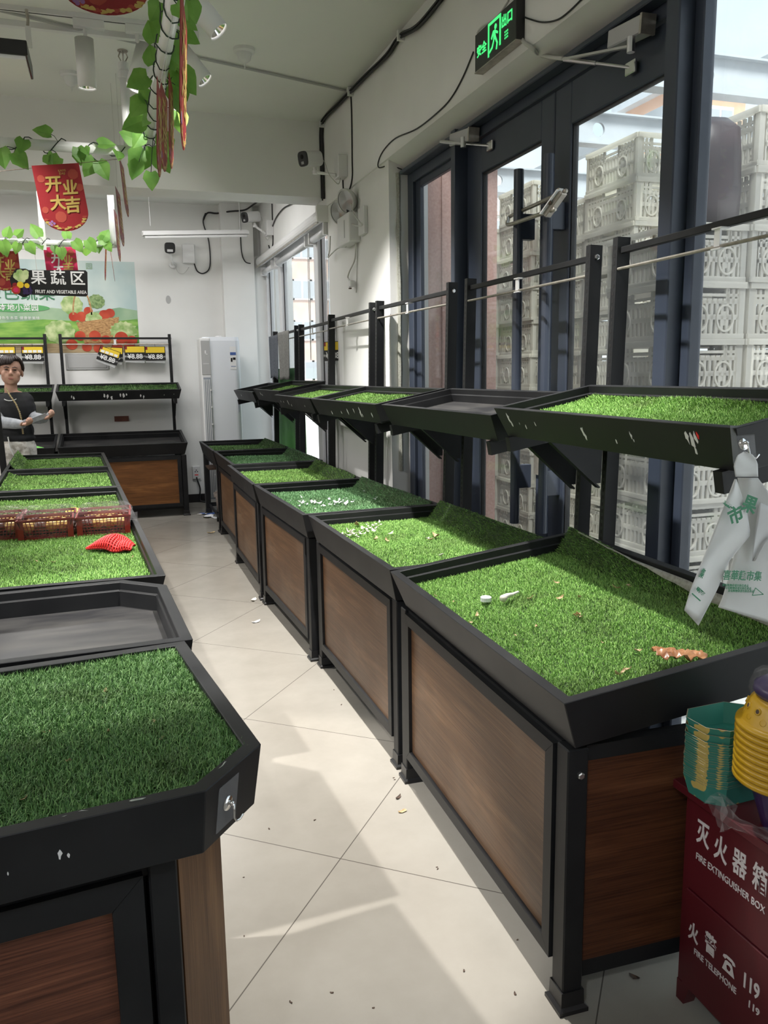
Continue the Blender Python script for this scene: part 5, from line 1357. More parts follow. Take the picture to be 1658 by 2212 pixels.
# ================================================================== GOODS AND LITTER
def tray_pt(key, x, y, z=-.045):
    s, T, L, D = TRAYS[key]
    SM = Matrix.Translation(s.location) @ Matrix.Rotation(s.rotation_euler[2], 4, 'Z')
    return SM @ T @ Vector((x, y, z))
def on_tray(key, u, v, z=-.05):
    """point of the tray's mat plane seen at (u, v)"""
    s, T, L, D = TRAYS[key]
    SM = Matrix.Translation(s.location) @ Matrix.Rotation(s.rotation_euler[2], 4, 'Z') @ T
    n = SM.to_3x3() @ Vector((0, 0, 1)); o = SM @ Vector((0, 0, z))
    d = CF+(u-IW/2)/FPX*CR-(v-IH/2)/FPX*CU; c = Vector((0, 0, CAMZ))
    return c+d*((o-c).dot(n)/d.dot(n))
# --- wrapped baskets of fruit
def basket_mesh(w=.225, d=.135, h=.088, s=.80):
    mb = MB()
    lp = lambda f, z, t=0: [((w/2*f-t)*sx, (d/2*f-t)*sy, z) for sx, sy in ((-1, -1), (1, -1), (1, 1), (-1, 1))]
    # floor, rim, corner posts, lattice bars
    mb.box((-w/2*s, -d/2*s, 0), (w/2*s, d/2*s, .004))
    mb.loft([lp(1.04, h-.008), lp(1.05, h), lp(1.0, h), lp(.99, h-.008), lp(1.04, h-.008)])
    def side(a, b, n, m):
        A0, A1 = Vector(a[0]), Vector(a[1]); B0, B1 = Vector(b[0]), Vector(b[1])   # (bottom, top) of both corners
        for i in range(n+1):
            f = i/n; wd = .010 if i in (0, n) else .0028
            mb.bar(A0+(B0-A0)*f, A1+(B1-A1)*f, wd, .003)
        for k in range(m+1):
            g = k/m; mb.bar(A0+(A1-A0)*g, B0+(B1-B0)*g, .003, .014 if k == 0 else (.012 if k == m else .0026))
    c = lambda sx, sy: (Vector((sx*w/2*s, sy*d/2*s, .004)), Vector((sx*w/2*.99, sy*d/2*.99, h-.004)))
    side(c(-1, -1), c(1, -1), 14, 6); side(c(1, -1), c(1, 1), 8, 6); side(c(1, 1), c(-1, 1), 14, 6); side(c(-1, 1), c(-1, -1), 8, 6)
    for sx in (-1, 1): mb.box((sx*w/2*.9-.012, -d/2*.99, .004), (sx*w/2*.9+.012, -d/2*.86, h-.01))
    return mb
def film_mesh(seed, w=.225, d=.135, h=.088):
    rng = random.Random(seed); mb = MB(); loops = []
    for z, f in ((.002, .88), (.03, .97), (h*.7, 1.07), (h, 1.10), (h+.014, 1.02), (h+.026, .8), (h+.030, .4)):
        l = []
        for j in range(40):
            a = 2*PI*j/40; k = max(abs(math.cos(a)), abs(math.sin(a)))**.85
            l.append((w/2*f*math.cos(a)/k+rng.uniform(-.004, .004), d/2*f*math.sin(a)/k+rng.uniform(-.004, .004), z+rng.uniform(-.003, .003)))
        loops.append(l)
    mb.loft(loops, cap1=True)
    for sx in (-1, 1):      # twisted film ends
        for k in range(5):
            p = Vector((sx*w*.53, rng.uniform(-.05, .05), rng.uniform(.03, h)))
            q = [p+Vector((sx*rng.uniform(.0, .03), rng.uniform(-.03, .03), rng.uniform(-.04, .02))) for _ in range(4)]
            mb.add(q, [(0, 1, 2, 3)])
    return mb
noisy('fruit_yellow', (.66, .42, .10), (.74, .60, .26), 8, 3, .4); noisy('fruit_dark', (.09, .05, .05), (.18, .12, .11), 6, 3, .4)
noisy('mango_yellow', (.78, .62, .03), (.85, .72, .10), 6, 2, .35)
def fruit_mesh(r, sq=.92, n=14):
    return MB().lathe([(.001, -r*sq)]+[(r*math.cos(a), r*sq*math.sin(a)) for a in np.linspace(-1.35, 1.3, 9)]+[(.12*r, r*sq*.93), (.001, r*sq*.86)], n)
bk0 = None; fr0 = {}
BL = ('red basket of wrapped fruit at the right end of the front trio', 'red basket of wrapped fruit, middle of the front trio', 'red basket of wrapped fruit cut by the left picture edge',
      'red fruit basket behind the right one of the front trio', 'red fruit basket behind the middle one of the front trio', 'red fruit basket behind the left one of the front trio')
FL = ('yellow fruit in the right-hand wrapped basket of the front trio', 'yellow fruit in the middle wrapped basket of the front trio', 'yellow fruit in the wrapped basket at the left picture edge',
      'fruit in the wrapped basket behind the right one', 'fruit in the wrapped basket behind the middle one', 'fruit in the wrapped basket behind the left one')
spots = [(226, 1156, .0, -.02), (100, 1164, .0, .02), (-15, 1168, .0, .03)]
bpos = []
for i, (u, v, _, rz) in enumerate(spots):
    p = on_tray('L0', u, v, -.046); bpos.append((p+Vector((0, .055, 0)), rz))
for i in range(3): bpos.append((bpos[i][0]+Vector((.006, .150, .0)), bpos[i][1]+.01))
for i, (p, rz) in enumerate(bpos):
    if bk0 is None:
        bk0 = thing('fruit_basket', BL[0], 'fruit basket', p, rz, 'wrapped red fruit baskets')
        basket_mesh().build('basket', 'red_basket', bk0); film_mesh(4).build('plastic_wrap', 'wrap_film', bk0)
        b = bk0
    else:
        b = copy_tree(bk0); b.location = p; b.rotation_euler = (0, 0, rz); b['label'] = BL[i]
    for k in range(8):
        kind = 'fruit_yellow' if (k*7+i) % 4 else 'fruit_dark'
        if kind not in fr0:
            f = fruit_mesh(.027).build('fruit', kind, smooth=True); fr0[kind] = f
        else:
            f = fr0[kind].copy(); COL.objects.link(f)
        q = Vector((-.072+.048*(k % 4), -.027+.054*(k//4), .052))
        f.location = p+Matrix.Rotation(rz, 3, 'Z') @ q; f.rotation_euler = (random.uniform(-.6, .6), random.uniform(-.6, .6), random.uniform(0, 6))
        tag(f, FL[i].replace('yellow fruit', 'yellow or dark fruit'), 'fruit', 'fruit in wrapped basket %s' % ('right', 'middle', 'left', 'rear right', 'rear middle', 'rear left')[i])
p = on_tray('L0', 158, 1122, -.03)
f = MB().lathe([(.001, -.06)]+[(.036*math.cos(a), .06*math.sin(a)) for a in np.linspace(-1.3, 1.3, 9)]+[(.001, .06)], 16).build('mango', 'mango_yellow', smooth=True)
f.location = p+Vector((0, .02, .02)); f.rotation_euler = (1.3, .3, .5); tag(f, 'bright yellow oval fruit between the middle and right baskets', 'fruit')
for k, (u, v) in enumerate(((168, 1106), (200, 1101), (228, 1098))):
    f = fruit_mesh(.034).build('dark_fruit', 'fruit_dark', smooth=True); q = on_tray('L0', u, v, -.03); f.location = (q.x, min(q.y, 3.88), q.z+.012)
    tag(f, ('dark round fruit by the yellow one, left of three', 'dark round fruit behind the right basket, middle of three', 'dark round fruit behind the right basket, right of three')[k], 'fruit', 'dark round fruits behind the baskets')
# --- red foam fruit net lying folded on the turf
rn = thing('foam_net', 'red knitted foam fruit net lying folded on the turf', 'foam net', on_tray('L0', 248, 1185, -.040))
mb = MB(); NU, NV = 19, 12
def net_pt(a, b):      # a along the fold, b across
    t = a*2-1; w = (b*2-1)
    x = .085*t+.018*w*(1-t); y = .055*w*(1-.35*abs(t))-.02*t
    z = .058*math.sqrt(max(0, 1-w*w*.95))*(1-.75*t*t)+.004+.020*math.exp(-((t-.35)/.25)**2)*-(1 if w < .1 else 0)
    return Vector((x, y, max(.003, z)))
for i in range(NU): mb.tube([net_pt(i/(NU-1), j/12) for j in range(13)], .0034, 6)
for j in range(NV): mb.tube([net_pt(i/20, j/(NV-1))+Vector((0, 0, -.001)) for i in range(21)], .0020, 5)
mb.build('knit', 'red_foam', rn, smooth=True)
mb = MB(); g = [[net_pt(i/14, j/8)+Vector((0, 0, -.007)) for i in range(15)] for j in range(9)]; mb.loft(g, closed=False); mb.build('inner_layer', principled('red_foam_dark', (.30, .008, .008), .7), rn, smooth=True)
rn.rotation_euler = (0, 0, -.25); rn.scale = (.92, 1.1, .95)

# --- litter on the mats
def flake(seed, s, curl=.5):
    r = random.Random(seed); n = 7; mb = MB()
    L = [(math.cos(2*PI*j/n)*s*r.uniform(.7, 1.15), math.sin(2*PI*j/n)*s*r.uniform(.35, .6)) for j in range(n)]
    rings = []
    for f in (1, .55):
        rings.append([(x*f, y*f, s*curl*((x*f/s)**2)+(.25*s*curl if f == 1 and j % 2 else 0)) for j, (x, y) in enumerate(L)])
    vs = rings[0]+rings[1]+[(0, 0, 0)]
    fs = [(j, (j+1) % n, n+(j+1) % n, n+j) for j in range(n)]+[(n+j, n+(j+1) % n, 2*n) for j in range(n)]
    low = [(x, y, z-.0008) for x, y, z in vs]; m = len(vs)
    mb.add(vs+low, fs+[tuple(i+m for i in q[::-1]) for q in fs]+[(j, j+m, (j+1) % n+m, (j+1) % n) for j in range(n)])
    return mb
FK = {}
def scatter(name, label, cat, group, key, pts, mat, smin, smax, z=-.044, seed=0):
    rr = random.Random(seed)
    for i, (u, v) in enumerate(pts):
        k = (mat, i % 4)
        if k not in FK: FK[k] = flake(i % 4+hash(mat) % 1, .01).build(name, mat)
        if k in FK and FK[k].users_collection and not FK[k].get('label'): o = FK[k]
        else: o = FK[k].copy(); COL.objects.link(o); o.name = name
        p = on_tray(key, u, v, z); o.location = p+Vector((0, 0, .001)); sc = rr.uniform(smin, smax)/.01
        o.scale = (sc, sc, sc); o.rotation_euler = (rr.uniform(-.5, .5), rr.uniform(-.5, .5), rr.uniform(0, 6.28))
        tag(o, label, cat, group)
rr = random.Random(21)
pts = []
for i in range(34):
    t = rr.random(); pts.append((738+t*82+rr.gauss(0, 4), 1152-t*14+rr.gauss(0, 5) if t > .45 else 1152+rr.gauss(0, 6)))
scatter('garlic_skin', 'papery garlic skin flake in the scatter on the second window-row mat', 'garlic skin', 'garlic skins on the second mat', 'R1', pts, 'garlic_skin', .008, .019, seed=1)
pts = []
for i in range(38): pts.append((640+rr.random()*125+rr.gauss(0, 3), 1086+rr.gauss(0, 4.5)))
pts += [(626, 1081), (808, 1078), (812, 1075), (786, 1062), (805, 1058)]
scatter('white_scrap', 'white paper scrap scattered on the third window-row mat', 'scrap', 'white scraps on the third mat', 'R2', pts, 'pale_scrap', .007, .020, seed=2)
scatter('white_scrap', 'single white scrap on the second window-row mat, away from the garlic skins', 'scrap', 'single scraps on the second mat', 'R1', [(923, 1164), (952, 1200), (845, 1152)], 'garlic_skin', .012, .018, seed=3)
scatter('dry_leaf_scrap', 'brown dry leaf shred on the second window-row mat', 'leaf scrap', 'dry shreds on the second mat', 'R1', [(812, 1165), (835, 1168), (942, 1158), (930, 1166), (770, 1134)], 'dry_leaf', .016, .028, seed=4)
scatter('dry_leaf_scrap', 'small dry leaf crumb on the bright mat beside the fire box', 'leaf scrap', 'dry crumbs on the nearest bright mat', 'R0', [(1200, 1259), (1243, 1331), (1248, 1328), (1356, 1265), (1360, 1268), (1252, 1290), (1145, 1293), (940, 1287), (1158, 1354), (1016, 1345), (1030, 1331), (1112, 1373), (1301, 1389), (1376, 1406), (1335, 1457), (1358, 1446), (1345, 1451), (980, 1300), (1330, 1270), (1255, 1333), (1210, 1292), (1025, 1222)], 'dry_leaf', .006, .014, seed=5)
scatter('dry_leaf_scrap', 'small dry crumb on the dark mat nearest the camera', 'leaf scrap', 'dry crumbs on the dark near mat', 'E0', [(228, 1495), (220, 1532), (334, 1560), (350, 1597), (235, 1580), (148, 1645), (400, 1622), (325, 1650), (100, 1585), (52, 1727)], 'dry_leaf', .006, .011, z=-.012, seed=6)
scatter('dry_leaf_scrap', 'small crumb on the mat before the fruit baskets', 'leaf scrap', 'crumbs before the fruit baskets', 'L0', [(115, 1215), (80, 1213), (285, 1204), (160, 1160)], 'dry_leaf', .008, .013, seed=7)
# leek end and clear cap on the near mat
o = MB().tube([(-.035, 0, .010), (-.01, .004, .013), (.02, .002, .012), (.055, .006, .011)], [.012, .008, .005, .004], 8).build('leek_end', 'garlic_skin', smooth=True)
o.location = on_tray('R0', 1100, 1295, -.043); o.rotation_euler = (0, 0, .5); tag(o, 'pale leek end lying on the nearest bright mat', 'vegetable scrap')
o = MB().lathe([(.017, 0), (.017, .012), (.014, .014), (.001, .0145)], 16).build('clear_cap', 'pale_scrap', smooth=False); o.location = on_tray('R0', 1049, 1298, -.043); tag(o, 'small translucent cap beside the leek end on the mat', 'cap')
# onion peel
mb = MB(); rr = random.Random(5); rows = []
for j in range(9):
    t = j/8; row = []
    for i in range(16):
        a = i/15
        row.append((-.055+.115*a+rr.uniform(-.002, .002), -.026+.052*t*(1-.25*a)+.004*math.sin(i*1.3)+rr.uniform(-.002, .002), .012+.018*math.sin(PI*t)*(1-.5*a)+.006*math.sin(i*1.7+j*1.1)+rr.uniform(-.002, .002)+(.010*rr.random() if j in (0, 8) else 0)))
    rows.append(row)
mb.loft(rows, closed=False)
o = mb.build('onion_peel', 'onion_skin', smooth=True); o.location = on_tray('R0', 1462, 1428, -.044); o.rotation_euler = (0, 0, -.35)
sd = o.modifiers.new('thick', 'SOLIDIFY'); sd.thickness = .0012; tag(o, 'crumpled brown onion peel on the nearest bright mat', 'onion peel')
# floor litter
def floor_bit(name, label, cat, u, v, s, mat, seed, rot=0, group=None):
    o = flake(seed, s, .35).build(name, mat); p = at(u, v, 2, 0.001); o.location = p; o.rotation_euler = (0, 0, rot); tag(o, label, cat, group)
floor_bit('dark_scrap', 'curled dark scrap on the floor between the stand rows', 'scrap', 860, 1723, .016, 'dark_scrap', 2, .8)
floor_bit('dark_scrap', 'flat brown scrap on the floor just below the curled one', 'scrap', 868, 1753, .020, 'dry_leaf', 3, .2)
floor_bit('dark_scrap', 'reddish scrap on the floor left of the fire box', 'scrap', 1368, 2110, .016, 'dark_scrap', 4, 2)
floor_bit('pale_scrap', 'pale leaf scrap on the aisle floor, beside the fourth stand', 'scrap', 548, 1297, .035, 'garlic_skin', 5, 1)
floor_bit('pale_scrap', 'dull scrap on the far aisle floor beside the third stand', 'scrap', 552, 1344, .03, 'pale_scrap', 6, .4)
floor_bit('pale_scrap', 'yellowish scrap on the floor by the far stand foot', 'scrap', 455, 1151, .05, 'dry_leaf', 7, 0)
rr = random.Random(33)
for u, v in ((721, 1490), (737, 1522), (1002, 2097), (716, 2144), (943, 1873), (945, 1877), (526, 1895), (680, 1771), (581, 1790), (1117, 2030), (628, 2165), (806, 2177), (1112, 2147), (527, 2022), (850, 1680), (852, 1684), (780, 1497), (880, 1500)):
    floor_bit('floor_crumb', 'tiny dark crumb on the cream floor tiles', 'crumb', u, v, rr.uniform(.003, .006), 'dark_scrap', rr.randint(0, 99), rr.uniform(0, 6), 'crumbs on the floor')
# papers, stool and rag under the last stand
for k, (u, v, s, m) in enumerate(((452, 1110, .11, 'blue_cloth'), (450, 1116, .10, 'pale_scrap'), (468, 1119, .09, 'pale_scrap'), (436, 1111, .07, 'garlic_skin'))):
    o = flake(40+k, s, .18).build('crumpled_wrapper', m); o.location = at(u, v, 2, .002); o.rotation_euler = (0, 0, k*1.1); tag(o, ('blue crumpled wrapper on the floor by the last stand', 'white crumpled wrapper in front of the blue one', 'white wrapper nearest the last stand leg', 'pale wrapper left of the blue one')[k], 'wrapper')
st = thing('low_stool', 'dark low stool under the last window-row stand', 'stool', (1.10, 8.02, 0))
MB().box((-.15, -.13, .25), (.15, .13, .28)).build('seat', 'dark_scrap', st)
for sx in (-1, 1):
    for sy in (-1, 1): MB().bar((sx*.13, sy*.11, 0), (sx*.12, sy*.10, .25), .04, .04).build('leg', 'black_metal', st)
mb = MB(); rows = []
for j in range(5): rows.append([(-.16+.04*i, -.17+.06*j, .285+.02*math.sin(i*1.1)+.03*math.sin(j*1.7)-(.14 if j == 0 else (.05 if j == 1 else 0))) for i in range(9)])
mb.loft(rows, closed=False); o = mb.build('floor_rag', noisy('rag_brown', (.10, .08, .07), (.18, .15, .13), 30, 4, .9), smooth=True); o.location = (1.08, 8.0, 0); tag(o, 'crumpled grey-brown rag on the low stool', 'rag'); sd = o.modifiers.new('t', 'SOLIDIFY'); sd.thickness = .004
s, T, L, D = TRAYS['R5']
bx_ = MB().box((.03, .01, .50), (.40, .55, .515)).build('under_shelf', 'dark_scrap', s)
# cloths, green sheet and price tag at the far window-row stand
def cloth(name, label, cat, x0, y0, x1, y1, z0, z1, mat, folds, amp=.02, seed=0):
    rows = []; a = Vector((x0, y0, 0)); b = Vector((x1, y1, 0)); d = (b-a); n = Vector((-d.y, d.x, 0)).normalized()
    for j in range(15):
        t = j/14; z = z1+(z0-z1)*t; rows.append([tuple(a+d*(i/40)+n*amp*(.25+.75*t)*math.sin(folds*2*PI*i/40+seed+.5*t)+Vector((0, 0, z+.012*math.sin(i*.35+seed)*t))) for i in range(41)])
    o = MB().loft(rows, closed=False).build(name, mat, smooth=True); sd = o.modifiers.new('thick', 'SOLIDIFY'); sd.thickness = .006
    return tag(o, label, cat)
noisy('cloth_dark', (.07, .08, .10), (.11, .12, .14), 60, 3, .9); noisy('cloth_grey', (.16, .16, .15), (.22, .22, .21), 60, 3, .9); noisy('green_sheet', (.05, .20, .04), (.10, .30, .08), 5, 3, .6)
cloth('hanging_cloth', 'dark grey cloth over the rail of the last stand, left one', 'cloth', 1.640, 8.63, 1.640, 8.18, 1.40, 1.83, 'cloth_dark', 1.5, .010, 0)
cloth('hanging_cloth', 'mid grey cloth over the rail of the last stand, right one', 'cloth', 1.638, 8.16, 1.638, 7.62, 1.40, 1.845, 'cloth_grey', 2.5, .012, 1)
cloth('green_sheet', 'green plastic sheet hanging behind the last stand', 'sheet', 1.745, 8.95, 1.745, 7.55, .45, 1.50, 'green_sheet', 3, .012, 2)
pt = price_tag('price tag hanging in front of the far white-framed window', 0, 0); pt.location = (1.712, 6.36, 1.615); pt.rotation_euler = (0, 0, -PI/2+.45)

# --- hook plates
def hook_plate(label, T):
    h = thing('adhesive_hook', label, 'hook'); h.matrix_world = T
    MB().prism([(-.030, -.040), (.030, -.040), (.030, .040), (-.030, .040)], 0, .0012).build('clear_plate', 'clear_plate', h)
    MB().lathe([(.001, .004), (.012, .003), (.013, .001)], 20).build('disc', 'chrome', h, smooth=True)
    MB().tube([(0, .002, .003), (0, .002, .012)], .004, 8).tube([(0, .002, .012), (.001, -.012, .013), (.002, -.024, .014), (.006, -.031, .016), (.014, -.031, .018), (.020, -.024, .020)], .0021, 8).build('hook', 'chrome', h, smooth=True)
    return h
s, T, W_, D_ = TRAYS['E0']
SM = Matrix.Translation(s.location) @ Matrix.Rotation(s.rotation_euler[2], 4, 'Z') @ T
a = Vector((W_-.125, 0, 0)); b = Vector((W_, .125, 0)); dx = (b-a).normalized(); nrm = Vector((dx.y, -dx.x, 0))
c = (a+b)/2+Vector((0, 0, -.056))-nrm*.0075-dx*.020
TT = SM @ frame(c+nrm*.001, dx, (-nrm.x*-.14, -nrm.y*-.14, 1))
hook_plate('clear plate with chrome hook on the cut corner nearest the camera', TT)
# paint chips and glue marks on the rims (stains, part of the trays)
def chip(key, x, z, s, seed, mat='white_print', face='front', parent=None):
    st, T, L, D = TRAYS[key]; r = random.Random(seed); n = 9
    H, ins = (.124, .03) if not key.endswith('u') else (.104, .026)
    if key in ('E0', 'E1'): H, ins = .112, .016
    pl = [(x+s*.45*math.cos(2*PI*i/n)*r.uniform(.4, 1.1), z+s*math.sin(2*PI*i/n)*r.uniform(.4, 1.1)) for i in range(n)]
    vs = [T @ Vector((q[0], ins*(-q[1]/H)-.0009, q[1])) for q in pl]
    vb = [T @ Vector((q[0], ins*(-q[1]/H)+.0006, q[1])) for q in pl]
    mb = MB(); mb.add(vs+vb, [tuple(range(n))]+[(i, (i+1) % n, n+(i+1) % n, n+i) for i in range(n)])
    mb.build('glue_mark', mat, st)
for x, z, s_ in ((.09, -.035, .022), (.10, -.055, .015), (.16, -.05, .006), (.20, -.06, .010), (.275, -.045, .009), (.56, -.05, .018), (.565, -.065, .014), (.72, -.070, .008), (.80, -.045, .012), (.805, -.06, .005)): chip('R0u', x, z, s_, int(x*999))
for x, z, s_ in ((1.03, -.03, .020), (1.045, -.045, .026), (1.06, -.03, .016), (1.045, -.068, .014)): chip('R0u', x, z, s_, int(x*777))
chip('R0u', 1.070, -.026, .011, 6, 'red_foam')
for x, z, s_ in ((.35, -.08, .012), (.55, -.07, .010), (.68, -.06, .020), (.80, -.05, .016), (.90, -.06, .022), (.91, -.04, .018), (.92, -.07, .012), (1.08, -.06, .018)): chip('R2u', x, z, s_, int(x*555))
for x, z, s_ in ((.15, -.05, .010), (.25, -.05, .008), (.42, -.05, .020), (.50, -.07, .010), (.95, -.06, .008)): chip('R3u', x, z, s_, int(x*333))
for x, z, s_ in ((.30, -.04, .020), (.36, -.05, .014)): chip('R4u', x, z, s_, int(x*333))
chip('R5u', .40, -.05, .014, 3)
for x, z, s_ in ((.15, -.06, .018), (.17, -.075, .022), (.47, -.055, .026), (.50, -.065, .030), (.54, -.075, .028), (.63, -.05, .024), (.66, -.06, .032), (.69, -.045, .018), (.83, -.06, .020), (.86, -.075, .022), (1.07, -.06, .007), (1.17, -.055, .006)): chip('B0u', x, z, s_, int(x*991))
chip('B1u', 1.0, -.06, .018, 5)
for x, z, s_ in ((.86, -.050, .009), (.872, -.056, .006), (.79, -.062, .003)): chip('E0', x, z, s_, int(x*991))

# --- plastic carrier bag hanging from the near upper shelf
def wavy(poly_rows, mat, nm, parent, thick=.0008):
    o = MB().loft(poly_rows, closed=False).build(nm, mat, parent, smooth=True); sd = o.modifiers.new('thick', 'SOLIDIFY'); sd.thickness = thick; return o
m = noisy('bag_film', (.72, .73, .73), (.80, .81, .81), 8, 4, .35, bump=.15)
nt = m.node_tree; b_ = nt.nodes['Principled BSDF']; o_ = [n for n in nt.nodes if n.type == 'OUTPUT_MATERIAL'][0]
t_ = N(m, 'ShaderNodeBsdfTranslucent'); t_.inputs['Color'].default_value = (.85, .86, .86, 1); x_ = N(m, 'ShaderNodeMixShader'); x_.inputs['Fac'].default_value = .35
LK(m, b_.outputs[0], x_.inputs[1]); LK(m, t_.outputs[0], x_.inputs[2]); LK(m, x_.outputs[0], o_.inputs['Surface'])
YBAG = 1.340
bo = at(1605, 985, 1, YBAG)
bag = thing('carrier_bag', 'white plastic carrier bag with green print hanging from the upper shelf', 'plastic bag', bo)
def bp_(u, v, dy=0.0): return tuple(at(u, v, 1, YBAG+dy)-bo)
def strip(L, R, n, dyL, dyR, amp, seed):
    """rows between a left and right outline (lists of pixels on the bag's plane) with creases"""
    rows = []
    def interp(P, t):
        k = t*(len(P)-1); i = min(int(k), len(P)-2); f = k-i; return (P[i][0]+(P[i+1][0]-P[i][0])*f, P[i][1]+(P[i+1][1]-P[i][1])*f)
    for j in range(n+1):
        t = j/n; l = interp(L, t); r = interp(R, t); row = []
        for i in range(17):
            s = i/16; u = l[0]+(r[0]-l[0])*s; v = l[1]+(r[1]-l[1])*s
            row.append(bp_(u, v, dyL+(dyR-dyL)*s+amp*math.sin(s*5+seed+t*3)*(.3+t)+.5*amp*math.sin(t*13+s*7+seed)))
        rows.append(row)
    return rows
wavy(strip([(1592, 1032), (1600, 1090), (1585, 1200), (1560, 1290), (1550, 1312)], [(1636, 1032), (1668, 1075), (1740, 1180), (1750, 1300), (1748, 1372)], 22, .012, .0, .004, 1), 'bag_film', 'back_panel', bag)
wavy(strip([(1586, 1035), (1562, 1095), (1537, 1158), (1514, 1215), (1490, 1275), (1477, 1318)], [(1590, 1035), (1612, 1105), (1620, 1155), (1572, 1215), (1549, 1272), (1508, 1352)], 22, -.012, -.006, .004, 2), 'bag_film', 'folded_panel', bag)
wavy(strip([(1588, 1030), (1584, 1005), (1592, 984), (1606, 976)], [(1637, 1030), (1636, 1000), (1626, 982), (1608, 976)], 10, -.014, -.010, .002, 3), 'bag_film', 'handle_tab', bag)
wavy(strip([(1640, 1085), (1632, 1130), (1625, 1190), (1624, 1212)], [(1700, 1110), (1720, 1150), (1660, 1160), (1630, 1212)], 8, -.004, -.004, .003, 4), 'bag_film', 'inner_fold', bag)
def bag_text(sx, size, u, v, ang, dy, bold=.0008, w=1.0):
    p = Vector(bp_(u, v, dy)); c, s_ = math.cos(ang), math.sin(ang)
    return text('lettering', sx, size, frame(p, (c, 0, s_), (-s_, 0, c)), 'green_print', bag, bold=bold, extrude=.0002, sx=w)
bag_text('果', .038, 1618, 1092, -.35, -.012, .0012)
bag_text('市', .038, 1589, 1115, .35, -.027, .0012)
bag_text('鲜', .026, 1573, 1092, 1.0, -.024, .0010, .35)
bag_text('喜華趣市集', .0225, 1603, 1245, -.12, -.012, .0004, .9)
for k in range(3): bag_text('环保购物袋请勿装热食品', .0062, 1588+6*k, 1265+6*k, -.12, -.012, .0001)
bag_text('集', .022, 1516, 1240, -.5, -.020, .0004, .5); bag_text('可循环', .008, 1512, 1278, -.7, -.020)
MB().bar(bp_(1494, 1282, -.022), bp_(1512, 1298, -.022), .001, .0025).build('printed_bar', 'green_print', bag)
mb = MB()
for i in range(3):
    q = [(1631, 1270), (1648, 1284), (1624, 1286)]; mb.bar(bp_(*q[i], -.007), bp_(*q[(i+1) % 3], -.007), .0006, .0016)
mb.build('recycling_triangle', 'green_print', bag)
hk = at(1604, 972, 1, YBAG+.028)
hook_plate('clear plate with hook on the upper shelf end, holding the carrier bag', frame(hk+Vector((0, 0, .012)), (1, 0, 0), (0, .2, 1)))

# ------------------------------------------------------------------ fire extinguisher box and what stands on it
FX, FY1, FZ = 1.155, 1.376, .537
FY0 = FY1-.56
fb = thing('fire_extinguisher_box', 'dark red fire extinguisher box with white lettering beside the nearest stand', 'fire box', (FX, (FY0+FY1)/2, 0))
hw = (FY1-FY0)/2
MB().box((0, -hw, .05), (.20, hw, FZ-.02)).build('body', 'fire_red', fb, bevel=.003)
MB().box((-.022, -hw-.02, FZ-.02), (.22, hw+.02, FZ)).build('lid', 'fire_red', fb, bevel=.002)
MB().box((-.006, -hw+.02, .298), (.001, hw-.022, FZ-.025)).build('upper_door', 'fire_red', fb, bevel=.002)
MB().box((-.006, -hw+.02, .055), (.001, hw-.022, .293)).build('lower_door', 'fire_red', fb, bevel=.002)
MB().box((-.010, -.20, .06), (-.005, -.18, .10)).build('latch', 'dark_scrap', fb)
for sy in (-1, 1):
    for x in (0, .165): MB().prism([(0, .05), (.04, .05), (.025, 0), (0, 0)], 0, .03, T=Matrix(((0, 0, 1, x), (-sy, 0, 0, sy*hw), (0, 1, 0, 0), (0, 0, 0, 1)))).build('foot', 'fire_red', fb)
TF = lambda y, z: frame((-.0066, y-(FY0+FY1)/2, z), (0, -1, 0), (0, 0, 1))
for ch, (u, v) in zip('灭火器箱', ((1518, 1805), (1556, 1838), (1597, 1869), (1641, 1903))):
    p = at(u, v, 0, FX-.006); text('lettering', ch, .060, TF(p.y, p.z), 'fire_text', fb, bold=.0012, sx=.66)
a = at(1506, 1853, 0, FX-.006); b = at(1648, 1962, 0, FX-.006)
text('lettering', 'FIRE EXTINGUISHER BOX', .0215, frame((-.0066, (a.y+b.y)/2-(FY0+FY1)/2, (a.z+b.z)/2), (0, -1, 0), (0, 0, 1)), 'fire_text', fb, sx=.82, bold=.0001)
for ch, (u, v), sz in (('火', (1497, 2017), .046), ('警', (1534, 2044), .050), ('119', (1621, 2131), .046)):
    p = at(u, v, 0, FX-.006); text('lettering', ch, sz, TF(p.y, p.z), 'fire_text', fb, bold=.0010, sx=.70)
p = at(1574, 2086, 0, FX-.006); P3 = TF(p.y, p.z)
mb = MB(); k = .019
mb.prism([(-.95*k, .55*k), (-.85*k, .85*k), (-.4*k, 1.05*k), (.4*k, 1.05*k), (.85*k, .85*k), (.95*k, .55*k), (.55*k, .45*k), (.45*k, .68*k), (-.45*k, .68*k), (-.55*k, .45*k)][::-1], 0, .0008, 0, P3)
o8 = [(.55*k, .35*k), (.95*k, -.95*k), (-.95*k, -.95*k), (-.55*k, .35*k)]
mb.loft([[(q[0], q[1], .0008) for q in [(.3*k, .45*k), (.55*k, .30*k), (.95*k, -.95*k), (0, -.95*k), (-.95*k, -.95*k), (-.55*k, .30*k), (-.3*k, .45*k), (0, .45*k)]],
         [(q[0], q[1], .0008) for q in [(.18*k, -.02*k), (.33*k, -.15*k), (.22*k, -.55*k), (0, -.62*k), (-.22*k, -.55*k), (-.33*k, -.15*k), (-.18*k, -.02*k), (0, .02*k)]]], 0, P3)
mb.build('telephone_symbol', 'fire_text', fb)
a = at(1487, 2046, 0, FX-.006); b = at(1603, 2152, 0, FX-.006)
text('lettering', 'FIRE TELEPHONE', .0205, frame((-.0066, (a.y+b.y)/2-(FY0+FY1)/2, (a.z+b.z)/2), (0, -1, 0), (0, 0, 1)), 'fire_text', fb, sx=.84, bold=.0001)
